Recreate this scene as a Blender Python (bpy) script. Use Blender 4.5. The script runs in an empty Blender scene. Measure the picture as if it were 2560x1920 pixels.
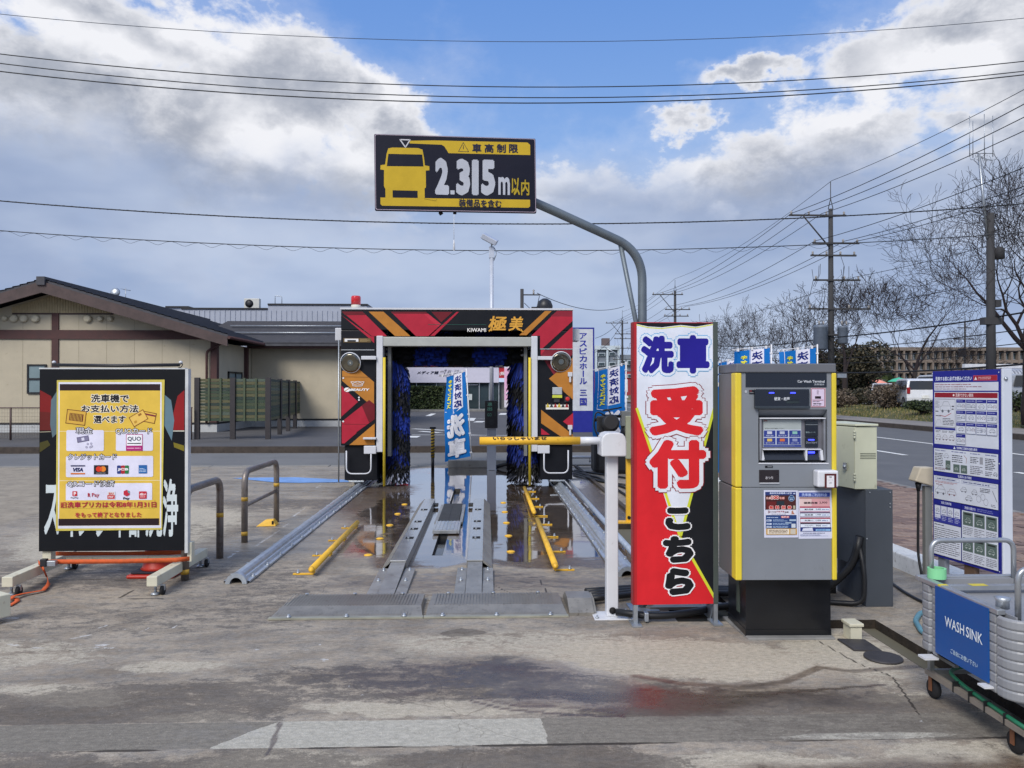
import bpy, bmesh, math, random
import numpy as np
from mathutils import Vector, Matrix, Euler
R = math.radians
sc = bpy.context.scene
col = sc.collection
random.seed(7)
rng = np.random.default_rng(11)

# ------------------------------------------------------------------ camera
EYE = 1.55
FPX = 1924.0
cam_d = bpy.data.cameras.new('camera')
cam_d.sensor_width = 36.0
cam_d.lens = 36.0 * FPX / 2560.0
cam_d.clip_start = 0.05
cam_d.clip_end = 3000
cam = bpy.data.objects.new('camera', cam_d)
col.objects.link(cam)
cam.location = (0, 0, EYE)
cam.rotation_euler = (R(90 + 0.447), 0, R(-1.905))
sc.camera = cam
CR = cam.rotation_euler.to_matrix()

# ------------------------------------------------------------------ exposure
sc.view_settings.view_transform = 'Standard'
sc.view_settings.look = 'None'
sc.view_settings.gamma = 1
sc.view_settings.use_curve_mapping = False
sc.view_settings.exposure = 0.38
sc.render.engine = 'CYCLES'
sc.cycles.use_denoising = True
sc.cycles.max_bounces = 6
sc.cycles.diffuse_bounces = 3
sc.cycles.glossy_bounces = 4
sc.cycles.transmission_bounces = 4
sc.cycles.caustics_reflective = False
sc.cycles.caustics_refractive = False

# ------------------------------------------------------------------ sun
SUN_EL, SUN_AZ = 42.0, -150.0       # azimuth measured from +Y towards +X
sun_d = bpy.data.lights.new('sun', 'SUN')
sun_d.energy = 2.2
sun_d.angle = R(28)
sun_d.color = (1.0, 0.95, 0.88)
sun = bpy.data.objects.new('sun', sun_d)
col.objects.link(sun)
sd = Vector((math.sin(R(SUN_AZ)) * math.cos(R(SUN_EL)), math.cos(R(SUN_AZ)) * math.cos(R(SUN_EL)), math.sin(R(SUN_EL))))
sun.rotation_euler = sd.to_track_quat('Z', 'Y').to_euler()

# ------------------------------------------------------------------ node helper
class NT:
    def __init__(s, tree): s.t = tree; s.n = tree.nodes; s.l = tree.links
    def node(s, kind, **kw):
        nd = s.n.new(kind)
        for k, v in kw.items(): setattr(nd, k, v)
        return nd
    def put(s, sock, v):
        if isinstance(v, bpy.types.NodeSocket): s.l.new(v, sock)
        elif v is not None:
            if hasattr(sock.default_value, '__len__') and not hasattr(v, '__len__'): v = (v,) * len(sock.default_value)
            if hasattr(sock.default_value, '__len__') and len(sock.default_value) == 4 and len(v) == 3: v = (*v, 1)
            sock.default_value = v
    def math(s, op, a, b=None, c=None, clamp=False):
        nd = s.node('ShaderNodeMath', operation=op, use_clamp=clamp)
        s.put(nd.inputs[0], a)
        if b is not None: s.put(nd.inputs[1], b)
        if c is not None: s.put(nd.inputs[2], c)
        return nd.outputs[0]
    def vmath(s, op, a, b=None):
        nd = s.node('ShaderNodeVectorMath', operation=op)
        s.put(nd.inputs[0], a)
        if b is not None: s.put(nd.inputs[1], b)
        return nd.outputs['Value'] if op in ('LENGTH', 'DOT_PRODUCT', 'DISTANCE') else nd.outputs[0]
    def noise(s, vec, scale, detail=4, rough=0.55, dist=0.0, lac=2.0):
        nd = s.node('ShaderNodeTexNoise')
        if vec is not None: s.put(nd.inputs['Vector'], vec)
        nd.inputs['Scale'].default_value = scale; nd.inputs['Detail'].default_value = detail
        nd.inputs['Roughness'].default_value = rough; nd.inputs['Distortion'].default_value = dist
        nd.inputs['Lacunarity'].default_value = lac
        return nd.outputs['Fac']
    def ss(s, v, a, b, lo=0.0, hi=1.0):
        nd = s.node('ShaderNodeMapRange', interpolation_type='SMOOTHSTEP')
        s.put(nd.inputs[0], v); s.put(nd.inputs[1], a); s.put(nd.inputs[2], b)
        nd.inputs[3].default_value = lo; nd.inputs[4].default_value = hi
        return nd.outputs[0]
    def lin(s, v, a, b, lo=0.0, hi=1.0):
        nd = s.node('ShaderNodeMapRange', clamp=True)
        s.put(nd.inputs[0], v); nd.inputs[1].default_value = a; nd.inputs[2].default_value = b
        s.put(nd.inputs[3], lo); s.put(nd.inputs[4], hi)
        return nd.outputs[0]
    def mix(s, f, a, b, mode='MIX'):
        nd = s.node('ShaderNodeMix', data_type='RGBA', blend_type=mode)
        s.put(nd.inputs[0], f); s.put(nd.inputs[6], a); s.put(nd.inputs[7], b)
        return nd.outputs[2]
    def mixf(s, f, a, b):
        nd = s.node('ShaderNodeMix', data_type='FLOAT')
        s.put(nd.inputs[0], f); s.put(nd.inputs[2], a); s.put(nd.inputs[3], b)
        return nd.outputs[0]
    def map(s, vec, loc=(0, 0, 0), rot=(0, 0, 0), scale=(1, 1, 1)):
        nd = s.node('ShaderNodeMapping')
        s.put(nd.inputs[0], vec); nd.inputs[1].default_value = loc; nd.inputs[2].default_value = rot; nd.inputs[3].default_value = scale
        return nd.outputs[0]

def lin1(c): return c / 12.92 if c <= 0.04045 else ((c + 0.055) / 1.055) ** 2.4
def C(r, g=None, b=None):
    """sRGB 0-255 (or hex string) to linear"""
    if isinstance(r, str): r, g, b = int(r[0:2], 16), int(r[2:4], 16), int(r[4:6], 16)
    return (lin1(r / 255), lin1(g / 255), lin1(b / 255))

# ------------------------------------------------------------------ world: Nishita sky with procedural clouds by direction
world = bpy.data.worlds.new('World')
sc.world = world
world.use_nodes = True
W = NT(world.node_tree)
W.n.clear()
sky = W.node('ShaderNodeTexSky', sky_type='NISHITA')
sky.sun_disc = False
sky.sun_elevation = R(SUN_EL)
sky.sun_rotation = R(SUN_AZ)
sky.air_density = 1.3; sky.dust_density = 0.4; sky.ozone_density = 2.5
tc = W.node('ShaderNodeTexCoord')
sep = W.node('ShaderNodeSeparateXYZ'); W.l.new(tc.outputs['Generated'], sep.inputs[0])
az = W.math('ARCTAN2', sep.outputs[0], sep.outputs[1])
el = W.math('ARCSINE', sep.outputs[2])
D = tc.outputs['Generated']
elc = W.math('MAXIMUM', el, 0.0)
n_big = W.noise(W.map(D, scale=(1, 1, 1.6)), 5.5, 6, 0.6)
n_fine = W.noise(W.map(D, loc=(3, 1, 2), scale=(1, 1, 1.5)), 15, 8, 0.62, 0.15)
n_soft = W.noise(W.map(D, loc=(7, 5, 1), scale=(1, 1, 2.8)), 3.2, 4, 0.5)
comb = W.node('ShaderNodeCombineXYZ')
W.l.new(az, comb.inputs[0]); W.l.new(el, comb.inputs[1])
wn_ = W.node('ShaderNodeTexNoise'); W.put(wn_.inputs['Vector'], W.map(D, loc=(2, 9, 4), scale=(1, 1, 1.5))); wn_.inputs['Scale'].default_value = 7; wn_.inputs['Detail'].default_value = 6; wn_.inputs['Roughness'].default_value = .6
wv = W.vmath('MULTIPLY', W.vmath('SUBTRACT', wn_.outputs['Color'], (.5, .5, .5)), (.20, .13, 0))
AE = W.vmath('ADD', comb.outputs[0], wv)
def sky_dir(u, v):
    """direction of a point given on a 2212-px-wide view, as (azimuth, elevation)"""
    u *= 2560 / 2212; v *= 2560 / 2212
    d = CR @ Vector(((u - 1280) / FPX, (960 - v) / FPX, -1)); d.normalize()
    return math.atan2(d.x, d.y), math.asin(d.z)
def blob(u, v, ru, rv, rot=0):
    a, e = sky_dir(u, v)
    k = 2560 / 2212 / FPX
    m = W.map(W.vmath('SUBTRACT', AE, (a, e, 0)), rot=(0, 0, R(-rot)))
    m = W.vmath('DIVIDE', m, (ru * k, rv * k, 1))
    return W.math('SUBTRACT', 1.0, W.vmath('LENGTH', m))
def union(bl):
    r = bl[0]
    for x in bl[1:]:
        r = W.math('SMOOTH_MAX', r, x, 0.18)
    return r
# cumulus bodies: (u, v, ru, rv, rot) in that view
cum = union([blob(*b) for b in [
    (330, 330, 620, 290, -8), (640, 190, 300, 140, -25), (230, 60, 330, 130, 0), (-200, 300, 500, 400, 0), (860, 300, 110, 90, 0),
    (1560, 420, 520, 130, 6), (1830, 310, 230, 110, 0), (1300, 420, 200, 90, 0), (2150, 400, 350, 120, 0),
    (2050, 60, 260, 120, 10), (1640, 165, 120, 26, 0), (2150, 230, 110, 40, 0), (1480, 262, 85, 36, 0), (2500, 100, 400, 250, 0),
    (3300, 300, 700, 300, 0), (-1300, 200, 700, 350, 0)]])
rest = W.noise(W.map(D, loc=(11, 4, 8)), 2.1, 6, 0.6)     # clouds of the sky that no frame shows
behind = W.ss(W.math('ABSOLUTE', az), 0.75, 1.3)
high = W.ss(el, 0.62, 0.95)
outf = W.math('MAXIMUM', behind, high)
rf = W.math('MULTIPLY', W.math('SUBTRACT', rest, 0.44), 3.0)
field = W.mixf(outf, cum, rf)
nz = W.math('ADD', W.math('MULTIPLY', W.math('SUBTRACT', n_big, 0.5), 1.15), W.math('MULTIPLY', W.math('SUBTRACT', n_fine, 0.5), 1.5))
field = W.math('ADD', field, nz)
alpha = W.ss(field, 0.0, 0.42)
veil = W.ss(W.math('ADD', field, 0.0), -0.55, 0.4, 0.0, 0.22)
alpha = W.math('MAXIMUM', alpha, veil)
# cloud brightness: sunlit rims and tops, grey bodies
core = W.ss(field, 0.12, 0.95)
lightb = union([blob(*b) for b in [(560, 300, 130, 95, -30), (850, 185, 100, 75, -20), (700, 360, 90, 80, 0), (170, 100, 200, 60, 0), (480, 50, 150, 60, 0), (200, 330, 80, 60, 0), (1830, 230, 190, 55, 12), (1430, 340, 130, 45, 0), (1545, 440, 40, 28, 0), (2080, 110, 170, 45, -10), (1280, 390, 120, 50, 0)]])
lightb = W.ss(W.math('ADD', lightb, W.math('MULTIPLY', W.math('SUBTRACT', n_fine, 0.5), 2.2)), -0.1, 0.9)
shade = W.math('SUBTRACT', W.math('MULTIPLY', core, W.lin(n_fine, 0.3, 0.7, 0.55, 1.0)), W.math('MULTIPLY', lightb, 0.75), clamp=True)
cl_col = W.mix(shade, C(226, 227, 232), C(146, 153, 168))
grey_l = W.ss(W.math('ADD', union([blob(100, 400, 420, 140, 0), blob(60, 170, 180, 60, 0), blob(700, 420, 200, 60, 0)]), W.math('MULTIPLY', n_fine, 0.3)), 0.0, 0.9)
cl_col = W.mix(W.math('MULTIPLY', grey_l, 0.55), cl_col, C(124, 134, 152))
blue = W.mix(1.0, sky.outputs[0], (0.1, 0.1, 0.1), 'MULTIPLY')
blue = W.mix(0.80, blue, W.mix(W.ss(el, 0.0, 0.55), C(158, 190, 230), C(96, 142, 214)))
c1 = W.mix(alpha, blue, cl_col)
# low stratus deck with a paler band at the horizon
deck_c = W.mix(W.ss(n_soft, 0.36, 0.66), C(142, 159, 191), C(173, 186, 210))
deck_c = W.mix(W.ss(W.math('ADD', elc, W.math('MULTIPLY', n_soft, 0.06)), 0.13, 0.02), deck_c, C(186, 202, 230))
deck_a = W.ss(W.math('ADD', el, W.math('MULTIPLY', W.math('SUBTRACT', n_big, 0.5), 0.22)), 0.32, 0.20)
c2 = W.mix(W.math('MULTIPLY', deck_a, 0.93), c1, deck_c)
c2 = W.mix(W.ss(el, 0.0, -0.12), c2, C(120, 122, 124))
bg = W.node('ShaderNodeBackground'); W.l.new(c2, bg.inputs[0]); bg.inputs[1].default_value = 0.90
wo = W.node('ShaderNodeOutputWorld'); W.l.new(bg.outputs[0], wo.inputs[0])

# ------------------------------------------------------------------ pixel -> place
def ray(u, v):
    return CR @ Vector(((u - 1280) / FPX, (960 - v) / FPX, -1))
def G(u, v, z=0.0):
    d = ray(u, v); t = (z - EYE) / d.z
    return Vector((d.x * t, d.y * t, z))
def P(u, v, Y):
    d = ray(u, v); t = Y / d.y
    return Vector((d.x * t, Y, EYE + d.z * t))

# ------------------------------------------------------------------ materials
MATS = {}
def mat(name, c, rough=0.6, metal=0.0, var=0.12, scale=6.0, bump=0.0, bscale=60.0, dirt=0.0, dirtc=None, spec=0.5, coat=0.0, emit=None, estr=0.0, streak=None, alpha=None):
    if name in MATS: return MATS[name]
    m = bpy.data.materials.new(name); m.use_nodes = True
    N = NT(m.node_tree); N.n.clear()
    b = N.node('ShaderNodeBsdfPrincipled'); o = N.node('ShaderNodeOutputMaterial'); N.l.new(b.outputs[0], o.inputs[0])
    t = N.node('ShaderNodeTexCoord'); vec = t.outputs['Object']
    if streak: vec = N.map(vec, scale=streak)
    n1 = N.noise(vec, scale, 5, 0.6)
    base = N.mix(N.ss(n1, 0.3, 0.7), tuple(x * (1 - var) for x in c), tuple(min(1, x * (1 + var)) for x in c))
    if dirt > 0:
        n2 = N.noise(t.outputs['Object'], scale * 2.7, 8, 0.7, 0.3)
        base = N.mix(N.ss(n2, 0.62 - dirt * 0.25, 0.8), base, dirtc or (0.08, 0.06, 0.045))
    N.put(b.inputs['Base Color'], base)
    N.put(b.inputs['Roughness'], N.lin(n1, 0.25, 0.75, max(0.02, rough - 0.08), min(1, rough + 0.08)))
    b.inputs['Metallic'].default_value = metal
    b.inputs['Specular IOR Level'].default_value = spec
    b.inputs['Coat Weight'].default_value = coat
    if emit:
        b.inputs['Emission Color'].default_value = (*emit, 1); b.inputs['Emission Strength'].default_value = estr
    if bump > 0:
        n3 = N.noise(t.outputs['Object'], bscale, 6, 0.65)
        bp = N.node('ShaderNodeBump'); bp.inputs['Strength'].default_value = 0.6; bp.inputs['Distance'].default_value = bump
        N.l.new(n3, bp.inputs['Height']); N.l.new(bp.outputs[0], b.inputs['Normal'])
    m['_'] = 1
    MATS[name] = m
    return m
def ink(c, rough=0.5):
    """flat print of one colour given as hex"""
    k = 'print_' + c
    if k in MATS: return MATS[k]
    return mat(k, C(c), rough, var=0.07, scale=5.0, spec=.25, bump=.004, bscale=4)

# ------------------------------------------------------------------ mesh builder
class MB:
    def __init__(s): s.v = []; s.f = []; s.m = []; s.mats = []; s.smooth = []
    def mi(s, m):
        if m is None: return 0
        if m not in s.mats: s.mats.append(m)
        return s.mats.index(m)
    def add(s, vs, fs, m=None, sm=False):
        k = len(s.v); s.v += [tuple(x) for x in vs]; i = s.mi(m)
        for f in fs:
            s.f.append(tuple(k + a for a in f)); s.m.append(i); s.smooth.append(sm)
        return s
    def box(s, a, b, m=None, M=None):
        x0, y0, z0 = a; x1, y1, z1 = b
        vs = [Vector(p) for p in ((x0, y0, z0), (x1, y0, z0), (x1, y1, z0), (x0, y1, z0), (x0, y0, z1), (x1, y0, z1), (x1, y1, z1), (x0, y1, z1))]
        if M is not None: vs = [M @ p for p in vs]
        return s.add(vs, [(0, 3, 2, 1), (4, 5, 6, 7), (0, 1, 5, 4), (1, 2, 6, 5), (2, 3, 7, 6), (3, 0, 4, 7)], m)
    def cbox(s, c, d, m=None, M=None):
        return s.box([c[i] - d[i] / 2 for i in range(3)], [c[i] + d[i] / 2 for i in range(3)], m, M)
    def quad(s, a, b, c, d, m=None): return s.add([a, b, c, d], [(0, 1, 2, 3)], m)
    def prism(s, poly, z0, z1, m=None, axis='z', M=None):
        """poly of 2D points swept along axis: z: (x,y)->z ; y: (x,z)->y ; x: (y,z)->x"""
        n = len(poly)
        def pt(p, t):
            q = Vector((p[0], p[1], t)) if axis == 'z' else Vector((p[0], t, p[1])) if axis == 'y' else Vector((t, p[0], p[1]))
            return M @ q if M is not None else q
        vs = [pt(p, z0) for p in poly] + [pt(p, z1) for p in poly]
        fs = [tuple(reversed(range(n))), tuple(range(n, 2 * n))] + [(i, (i + 1) % n, n + (i + 1) % n, n + i) for i in range(n)]
        return s.add(vs, fs, m)
    def tube(s, pts, r, n=8, m=None, caps=True, sm=True):
        pts = [Vector(p) for p in pts]; L = len(pts)
        rs = r if hasattr(r, '__len__') else [r] * L
        vs = []; ref = None
        for i, p in enumerate(pts):
            d = (pts[min(i + 1, L - 1)] - pts[max(i - 1, 0)])
            if d.length < 1e-9: d = Vector((0, 0, 1))
            d.normalize()
            if ref is None:
                ref = Vector((0, 0, 1)) if abs(d.z) < 0.9 else Vector((1, 0, 0))
            a = (ref - d * ref.dot(d))
            if a.length < 1e-6: a = d.orthogonal()
            a.normalize(); b = d.cross(a); ref = a
            for k in range(n):
                t = 2 * math.pi * (k + 0.5) / n
                vs.append(p + (a * math.cos(t) + b * math.sin(t)) * rs[i])
        fs = []
        for i in range(L - 1):
            for k in range(n):
                fs.append((i * n + k, i * n + (k + 1) % n, (i + 1) * n + (k + 1) % n, (i + 1) * n + k))
        s.add(vs, fs, m, sm)
        if caps:
            k0 = len(s.v) - len(vs)
            s.f.append(tuple(k0 + k for k in reversed(range(n)))); s.m.append(s.mi(m)); s.smooth.append(False)
            s.f.append(tuple(k0 + (L - 1) * n + k for k in range(n))); s.m.append(s.mi(m)); s.smooth.append(False)
        return s
    def lathe(s, prof, c=(0, 0, 0), n=16, m=None, M=None):
        """prof: list of (r, z)"""
        vs = []
        for r, z in prof:
            for k in range(n):
                t = 2 * math.pi * k / n
                q = Vector((r * math.cos(t), r * math.sin(t), z))
                if M is not None: q = M @ q
                vs.append(q + Vector(c))
        fs = [(i * n + k, i * n + (k + 1) % n, (i + 1) * n + (k + 1) % n, (i + 1) * n + k) for i in range(len(prof) - 1) for k in range(n)]
        s.add(vs, fs, m, True)
        k0 = len(s.v) - len(vs)
        s.f.append(tuple(k0 + k for k in reversed(range(n)))); s.m.append(s.mi(m)); s.smooth.append(False)
        s.f.append(tuple(k0 + (len(prof) - 1) * n + k for k in range(n))); s.m.append(s.mi(m)); s.smooth.append(False)
        return s
    def build(s, name, m=None, parent=None, bevel=0.0, seg=2, loc=None, rot=None):
        me = bpy.data.meshes.new(name)
        me.from_pydata(s.v, [], s.f)
        if m is not None and not s.mats: s.mats = [m]
        for x in s.mats: me.materials.append(x)
        if len(me.polygons) == len(s.m):
            me.polygons.foreach_set('material_index', s.m)
            me.polygons.foreach_set('use_smooth', s.smooth)
        me.update()
        o = bpy.data.objects.new(name, me); col.objects.link(o)
        if parent is not None: o.parent = parent
        if loc is not None: o.location = loc
        if rot is not None: o.rotation_euler = rot
        if bevel > 0:
            b = o.modifiers.new('bevel', 'BEVEL'); b.width = bevel; b.segments = seg; b.limit_method = 'ANGLE'; b.angle_limit = R(40); b.use_clamp_overlap = True
        return o
def tag(o, label=None, cat=None, group=None, kind=None):
    if label: o['label'] = label
    if cat: o['category'] = cat
    if group: o['group'] = group
    if kind: o['kind'] = kind
    return o
def thing(name, label, cat, loc=(0, 0, 0), rz=0.0, group=None):
    o = bpy.data.objects.new(name, None); o.empty_display_size = 0.2
    col.objects.link(o); o.location = loc; o.rotation_euler = (0, 0, rz)
    return tag(o, label, cat, group)
def struct(name, mb, m=None, **k):
    return tag(mb.build(name, m, **k), kind='structure')
def copy_tree(o, parent=None):
    c = o.copy(); col.objects.link(c); c.parent = parent
    for ch in list(o.children): copy_tree(ch, c)
    return c
def arc(c, r, a0, a1, n, plane='xz'):
    out = []
    for i in range(n + 1):
        t = R(a0 + (a1 - a0) * i / n); p, q = math.cos(t) * r, math.sin(t) * r
        out.append((c[0] + p, c[1], c[2] + q) if plane == 'xz' else (c[0], c[1] + p, c[2] + q) if plane == 'yz' else (c[0] + p, c[1] + q, c[2]))
    return out
def bend(pts, r, n=5):
    """polyline with rounded corners"""
    pts = [Vector(p) for p in pts]; out = [pts[0]]
    for i in range(1, len(pts) - 1):
        a, b, c = pts[i - 1], pts[i], pts[i + 1]
        d1 = (a - b); d2 = (c - b); rr = min(r, d1.length * 0.49, d2.length * 0.49)
        p = b + d1.normalized() * rr; q = b + d2.normalized() * rr
        for k in range(n + 1):
            t = k / n
            out.append(p * (1 - t) ** 2 + b * 2 * t * (1 - t) + q * t * t)
    out.append(pts[-1]); return out

# ------------------------------------------------------------------ flat print: text and shapes on a panel (x right, y up, facing -Y)
_TX = {}
def glyphs(s, off):
    k = (s, round(off, 4))
    if k not in _TX:
        c = bpy.data.curves.new('t', 'FONT'); c.body = s; c.size = 1; c.offset = off
        c.resolution_u = 2; c.fill_mode = 'FRONT'; c.dimensions = '2D'
        o = bpy.data.objects.new('t', c)
        me = bpy.data.meshes.new_from_object(o)
        v = [(p.co.x, p.co.y) for p in me.vertices]; f = [tuple(p.vertices) for p in me.polygons]
        bpy.data.objects.remove(o); bpy.data.curves.remove(c); bpy.data.meshes.remove(me)
        _TX[k] = (v, f)
    return _TX[k]
class Print:
    def __init__(s, step=0.0005, base=0.0012): s.mb = MB(); s.L = 0; s.step = step; s.base = base
    def lay(s): s.L += 1; return -(s.base + s.L * s.step)
    def poly(s, pts, c, same=False):
        d = -(s.base + s.L * s.step) if same else s.lay()
        n = len(pts); s.mb.add([(x, d, y) for x, y in pts], [tuple(range(n))], ink(c)); return s
    def rect(s, x0, y0, x1, y1, c, same=False, nx=1, ny=1):
        if nx == 1 and ny == 1: return s.poly([(x0, y0), (x1, y0), (x1, y1), (x0, y1)], c, same)
        d = -(s.base + s.L * s.step) if same else s.lay()
        vs = [(x0 + (x1 - x0) * i / nx, d, y0 + (y1 - y0) * j / ny) for j in range(ny + 1) for i in range(nx + 1)]
        fs = [(j * (nx + 1) + i, j * (nx + 1) + i + 1, (j + 1) * (nx + 1) + i + 1, (j + 1) * (nx + 1) + i) for j in range(ny) for i in range(nx)]
        s.mb.add(vs, fs, ink(c)); return s
    def frame(s, x0, y0, x1, y1, t, c):
        s.rect(x0, y0, x1, y0 + t, c); s.rect(x0, y1 - t, x1, y1, c, True); s.rect(x0, y0 + t, x0 + t, y1 - t, c, True); s.rect(x1 - t, y0 + t, x1, y1 - t, c, True); return s
    def disc(s, x, y, r, c, n=16, ry=None, same=False):
        ry = ry or r
        return s.poly([(x + r * math.cos(2 * math.pi * k / n), y + ry * math.sin(2 * math.pi * k / n)) for k in range(n)], c, same)
    def rrect(s, x0, y0, x1, y1, r, c, same=False):
        p = []
        for cx, cy, a in ((x1 - r, y0 + r, -90), (x1 - r, y1 - r, 0), (x0 + r, y1 - r, 90), (x0 + r, y0 + r, 180)):
            for k in range(5): t = R(a + 22.5 * k); p.append((cx + r * math.cos(t), cy + r * math.sin(t)))
        return s.poly(p, c, same)
    def line(s, pts, w, c, same=False):
        d = -(s.base + s.L * s.step) if same else s.lay()
        for (ax, ay), (bx, by) in zip(pts[:-1], pts[1:]):
            dx, dy = bx - ax, by - ay; l = math.hypot(dx, dy) or 1; px, py = -dy / l * w / 2, dx / l * w / 2; ex, ey = dx / l * w * .3, dy / l * w * .3
            s.mb.add([(ax - px - ex, d, ay - py - ey), (bx - px + ex, d, by - py + ey), (bx + px + ex, d, by + py + ey), (ax + px - ex, d, ay + py - ey)], [(0, 1, 2, 3)], ink(c))
        return s
    def text(s, t, x0, y0, x1, y1, c, bold=0.0, shear=0.0, rot=0.0, outline=None, ocol=None, keep=False):
        """fit the string's ink into the rectangle; outline: list of (offset, colour) drawn first. Weights past 0.02 are made by
        overprinting the glyph in a small ring of positions, which keeps round corners"""
        lim = .02 if t.isascii() else 0.0
        off0 = min(bold, lim); v, f = glyphs(t, off0)
        if not v: return s
        rb = max(0, bold - lim)
        bx0 = min(p[0] for p in v) - rb; bx1 = max(p[0] for p in v) + rb; by0 = min(p[1] for p in v) - rb; by1 = max(p[1] for p in v) + rb
        sx = (x1 - x0) / max(1e-6, bx1 - bx0); sy = (y1 - y0) / max(1e-6, by1 - by0)
        cx, cy = (x0 + x1) / 2, (y0 + y1) / 2; bcx, bcy = (bx0 + bx1) / 2, (by0 + by1) / 2
        for off, cc in list(outline or []) + [(bold, c)]:
            r_ = max(0, off - lim); n_ = 1 if r_ < .008 else 4 if r_ < .035 else 6 if r_ < .05 else 12; v, f = glyphs(t, min(off, lim)); d = s.lay()
            rings = [(0, 0)] if r_ < .07 else [(r_ * .5 * math.cos(6.2832 * k / 6), r_ * .5 * math.sin(6.2832 * k / 6)) for k in range(6)]
            if n_ > 1: rings = rings + [(r_ * math.cos(6.2832 * (k + .5) / n_), r_ * math.sin(6.2832 * (k + .5) / n_)) for k in range(n_)]
            dz = max(s.step * .07, 1.2e-5)
            for i, (ax, ay) in enumerate(rings):
                vs = []
                for p in v:
                    X = (p[0] + ax - bcx) * sx; Y = (p[1] + ay - bcy) * sy; X += shear * Y
                    if rot: X, Y = X * math.cos(rot) - Y * math.sin(rot), X * math.sin(rot) + Y * math.cos(rot)
                    vs.append((cx + X, d - i * dz, cy + Y))
                s.mb.add(vs, f, ink(cc))
            s.L += int(len(rings) * dz / s.step)
        return s
    def vtext(s, t, cx, y1, y0, w, c, bold=0.0, outline=None, shear=0.0):
        """vertical column of characters from y1 down to y0, each w wide"""
        n = len(t); h = (y1 - y0) / n
        for i, ch in enumerate(t):
            yt = y1 - h * i; s.text(ch, cx - w / 2, yt - h * 0.93, cx + w / 2, yt - h * 0.07, c, bold, outline=outline, shear=shear)
        return s
    def lines(s, x0, y0, x1, y1, n, c, fill=0.55, seed=1):
        """rows of small print too small to read: broken dashes"""
        rr = random.Random(seed); h = (y1 - y0) / n; s.lay(); 
        for i in range(n):
            y = y1 - h * (i + 0.5); x = x0; end = x1 - (x1 - x0) * (rr.random() * 0.35 if i == n - 1 or rr.random() < .3 else 0.02)
            while x < end:
                l = min(end - x, (0.6 + rr.random() * 2.2) * h * 1.2); s.rect(x, y - h * fill / 2 * rr.uniform(.7, 1), x + l, y + h * fill / 2 * rr.uniform(.7, 1), c, True); x += l + h * rr.uniform(.15, .5)
        return s
    def build(s, name, parent=None, fn=None, loc=None, rot=None):
        if fn: s.mb.v = [tuple(fn(x, d, h)) for x, d, h in s.mb.v]
        return tag(s.mb.build(name, None, parent, loc=loc, rot=rot), kind='stuff')
# ================================================================== ground
def vnoise(x, y, sc_, seed=0, octs=4):
    """smooth value noise in numpy, about 0..1"""
    out = np.zeros_like(x); amp = 1.0; tot = 0
    for o in range(octs):
        f = sc_ * 2 ** o
        X = x * f + 13.7 * (seed + o); Y = y * f + 7.3 * (seed + 2 * o)
        xi = np.floor(X).astype(np.int64); yi = np.floor(Y).astype(np.int64); fx = X - xi; fy = Y - yi
        fx = fx * fx * (3 - 2 * fx); fy = fy * fy * (3 - 2 * fy)
        def h(a, b):
            n = (a * 374761393 + b * 668265263 + (seed + o) * 982451653) & 0x7fffffff
            n = ((n ^ (n >> 13)) * 1274126177) & 0x7fffffff
            return ((n ^ (n >> 16)) & 0xffff) / 65535.0
        v = (h(xi, yi) * (1 - fx) + h(xi + 1, yi) * fx) * (1 - fy) + (h(xi, yi + 1) * (1 - fx) + h(xi + 1, yi + 1) * fx) * fy
        out += v * amp; tot += amp; amp *= 0.55
    return out / tot
def sstep(v, a, b):
    t = np.clip((v - a) / (b - a), 0, 1); return t * t * (3 - 2 * t)

# --- concrete forecourt material, driven by stain maps stored on the mesh
def attr_node(N, name):
    a = N.node('ShaderNodeAttribute'); a.attribute_name = name; return a.outputs['Fac']
m = bpy.data.materials.new('forecourt_concrete'); m.use_nodes = True; MATS['forecourt'] = m
N = NT(m.node_tree); N.n.clear()
b = N.node('ShaderNodeBsdfPrincipled'); o = N.node('ShaderNodeOutputMaterial'); N.l.new(b.outputs[0], o.inputs[0])
t = N.node('ShaderNodeTexCoord'); OB = t.outputs['Object']
STR = N.map(OB, scale=(1, 2.6, 1))
nA = N.noise(STR, 1.3, 8, 0.62, 0.4); nB = N.noise(N.map(OB, loc=(4, 2, 0), scale=(1, 1.8, 1)), 7, 8, 0.68, 0.2); nC = N.noise(OB, 60, 5, 0.7); nG = N.noise(OB, 170, 3, 0.6)
a_wet, a_dark, a_pale, a_strip, a_white, a_mir, a_dew = [attr_node(N, k) for k in ('wet', 'dark', 'pale', 'strip', 'white', 'mirror', 'sheen')]
a_crack = attr_node(N, 'crack')
base = N.mix(N.ss(nA, 0.34, 0.64), C(130, 120, 107), C(166, 155, 139))
base = N.mix(N.math('MULTIPLY', N.ss(nB, 0.40, 0.62), 0.55), base, C(132, 131, 128))
base = N.mix(N.math('MULTIPLY', N.ss(N.noise(N.map(OB, loc=(9, 9, 0)), 2.3, 9, 0.7, 0.5), 0.52, 0.66), 0.55), base, C(172, 162, 146))
jit = N.math('ADD', N.math('MULTIPLY', N.math('SUBTRACT', nB, 0.5), 1.7), N.math('MULTIPLY', N.math('SUBTRACT', nC, 0.5), 0.8))
mpale = N.ss(N.math('ADD', a_pale, jit), 0.42, 0.68)
base = N.mix(N.math('MULTIPLY', mpale, 0.75), base, N.mix(nC, C(178, 168, 148), C(200, 192, 174)))
mdark = N.ss(N.math('ADD', a_dark, jit), 0.38, 0.66)
base = N.mix(N.math('MULTIPLY', mdark, 0.68), base, N.mix(nA, C(78, 69, 60), C(100, 94, 88)))
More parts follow.
